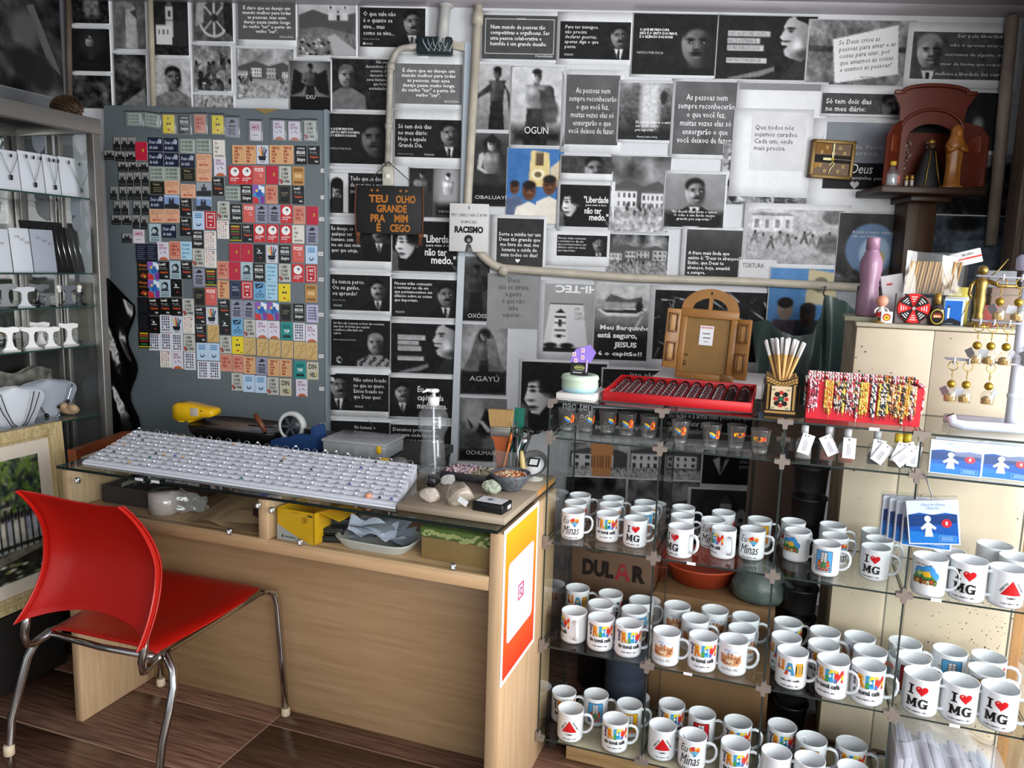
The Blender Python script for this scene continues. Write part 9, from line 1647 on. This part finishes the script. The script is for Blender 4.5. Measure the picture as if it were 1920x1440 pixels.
LT([(0, 0), (.024, 0), (.026, .004), (.026, .055), (.022, .064), (.01, .076), (.01, .084), (0, .084)], 20).build('glass_body', thin_glass('bottle_glass'), t); LT([(0, .002), (.0235, .002), (.0235, .05), (0, .05)], 18).build('contents', mat('pale_liquid', '#a9a9a8', .4), t); LT([(0, .084), (.0125, .084), (.0125, .1), (0, .101)], 16).build('cap', mat('yellow_lid', '#c9a63a', .4), t); BX(.012, .0245, -.018, -.006, .014, .045).build('red_label', mat('red_label', '#a8473a', .5), t)
for i, (px, dp) in enumerate(((1698, .22), (1708, .235))): t = onsh('tiny_vial', 'tiny gold capped vial on the bracket shelf, %s from the clear bottle' % nth(i+1), 'vial', px, dp); LT([(0, 0), (.007, 0), (.007, .026), (0, .026)], 12).build('vial_glass', mat('cloudy_vial', '#a39f92', .3), t); LT([(0, .026), (.0075, .026), (.0065, .044), (0, .046)], 12).build('gold_cap', mat('gold_paint'), t)
# arched door ornament standing on a white shelf behind the red tray
yd = .52
t0 = thing('white_ledge', 'white box shelf behind the red tray carrying the arched door', 'shelf', FS.p(.2, yd-.04, 0), YC)
BX(-.0, .36, 0, .34, 1.105, 1.148, bev=.003).build('box_body', mat('white_box'), t0); [BX(x, x+.012, .31, .322, 0, 1.105).build('leg', mat('dark_block'), t0) for x in (.01, .335)]
pa = FS.at(1318, 705, yd); pt = FS.at(1318, 541, yd); zt = pt.z-1.149; M_KD = mat('varnished_card', '#8d602c', .35, noise=.2, nscale=14); M_KD2 = mat('dark_varnish_card', '#6d4721', .35, noise=.2)
fx = lambda px: FS.at(px, 620, yd).x-pa.x; fz = lambda py: FS.at(1318, py, yd).z-1.149
t = thing('arched_door', 'varnished cardboard model of an arched door with open shutters', 'ornament', FS.p(pa.x, yd, 1.149), rot=(-.08, .035, YC))
aw = (fx(1376)-fx(1268))/2; zc = fz(582); zs = fz(588)
def arcp(r, rz, a0, a1, n=10): return [(r*cos(radians(a0+(a1-a0)*k/n)), zc+rz*sin(radians(a0+(a1-a0)*k/n))) for k in range(n+1)]
ro = zt-zc; ri = ro*.56
for a0, a1 in ((4, 84), (96, 176)): PR(arcp(aw, ro, 0 if a0 < 90 else 90, 90 if a0 < 90 else 180)+arcp(aw*.62, ri, a1, a0), -.006, .006, M=RX(pi/2)).build('arch', M_KD, t)
BX(-.006, .006, -.006, .006, zc, zc+ri+.012).build('mullion', M_KD, t); BX(-aw*1.02, aw*1.02, -.009, .008, zc-.026, zc+.003, bev=.003).build('lintel', M_KD, t); BX(-aw, aw, .002, .012, .02, zc-.02).build('door_leaf', mat('hardboard', '#7d5c2a', .6, noise=.12, nscale=20), t)
for s in (-1, 1): BX(s*aw-.011*(1+s), s*aw+.011*(1-s), -.008, .008, .015, zc-.024, bev=.003).build('jamb', M_KD, t)
BX(-aw*1.0, aw*1.05, -.014, .01, 0, .022, bev=.004).build('sill', M_KD, t); BX(aw*.6, aw*1.0, -.017, -.012, .002, .026, bev=.003).build('tape_patch', M_KD2, t)
BX(-.026, .018, .0, .0016, zc*.50, zc*.78).build('paper_note', WHITE, t); d = Decal(); d.rect(-.023, zc*.74, .015, zc*.765, '#c98a8a').rect(-.016, zc*.66, .008, zc*.675, '#666').rect(-.014, zc*.6, .01, zc*.615, '#666').rect(-.01, zc*.55, .004, zc*.558, '#666'); obj('lettering', d.mesh('lettering', wallmap), t, (0, -.0005, 0)); BX(-aw*.82, -aw*.62, -.003, .002, zc*.33, zc*.352).ball((-aw*.74, .002, zc*.22), .009, 8, sc=(1, .3, 1)).build('latch', mat('dark_brass', '#4a3a1c', .4, .5), t)
for s in (-1, 1):
    sh_w = .046; hg = obj('shutter', BX(0, sh_w, -.005, .005, 0, zc*.86, bev=.002).mesh('shutter', M_KD), t, (s*aw, -.004, .03 if s < 0 else .012), (0, 0, (pi+.25) if s < 0 else -.25))
    for k in (0, 1):
        z0, z1 = zc*(.1+.42*k), zc*(.38+.42*k); sg = 1 if s < 0 else -1
        for q in ((.008, .038, z0, z0+.005), (.008, .038, z1-.005, z1), (.008, .0125, z0, z1), (.0335, .038, z0, z1)): BX(q[0], q[1], sg*.009-.0045, sg*.009+.0045, q[2], q[3], bev=.001, seg=1).build('panel_moulding', M_KD2, hg)
        BX(.014, .032, sg*.006-.002, sg*.006+.002, z0+.008, z1-.008, bev=.001).build('raised_field', mat('light_card', '#a87c48', .4, noise=.2), hg)
# green bag hanging at the cabinet
P0 = FW.at(1548, 556, -.25); 
def bagpt(px, py, dp): q = FW.at(px, py, -dp); return q-P0
t = thing('green_plastic_bag', 'large dark green plastic bag hanging from the conduit beside the cream cabinet', 'bag', FW.p(*P0), YW)
TE = [(1410, 604), (1438, 600), (1466, 622), (1492, 630), (1522, 626), (1537, 598), (1547, 553), (1580, 563), (1610, 586)]
def bagf(u, v, dd=0):
    k = min(7.999, u*8); i = int(k); f = k-i; f = f*f*(3-2*f); tx_ = TE[i][0]+(TE[i+1][0]-TE[i][0])*(k-i); ty = TE[i][1]+(TE[i+1][1]-TE[i][1])*f
    bx_ = 1428+170*u; w1 = max(0, u-.6)/.4
    return tuple(bagpt(tx_+(bx_-tx_)*v, ty+(800-ty)*v, .24+.05*sin(u*pi)*(1 if dd == 0 else -.3)+(.012+.03*w1*(1-v*.5))*sin(u*26+v*(3-6*w1))*min(1, .25+v*3)+.012*sin(u*9-v*6)))
M_GB = mat('green_film', '#4a5850', .32, col2='#24403f', nscale=3.2, bump=.25, spec=.6); GD(56, 26, lambda u, v: bagf(u, v)).grid(20, 12, lambda u, v: bagf(1-u, v, 1)).build('bag_film', M_GB, t)
q = bagpt(1547, 537, .035); TB([(q.x, q.y, q.z+.02), (q.x, q.y-.01, q.z), (0, .03, .012), (0, 0, -.005)], .003, 6).build('hanging_string', MBK, t)
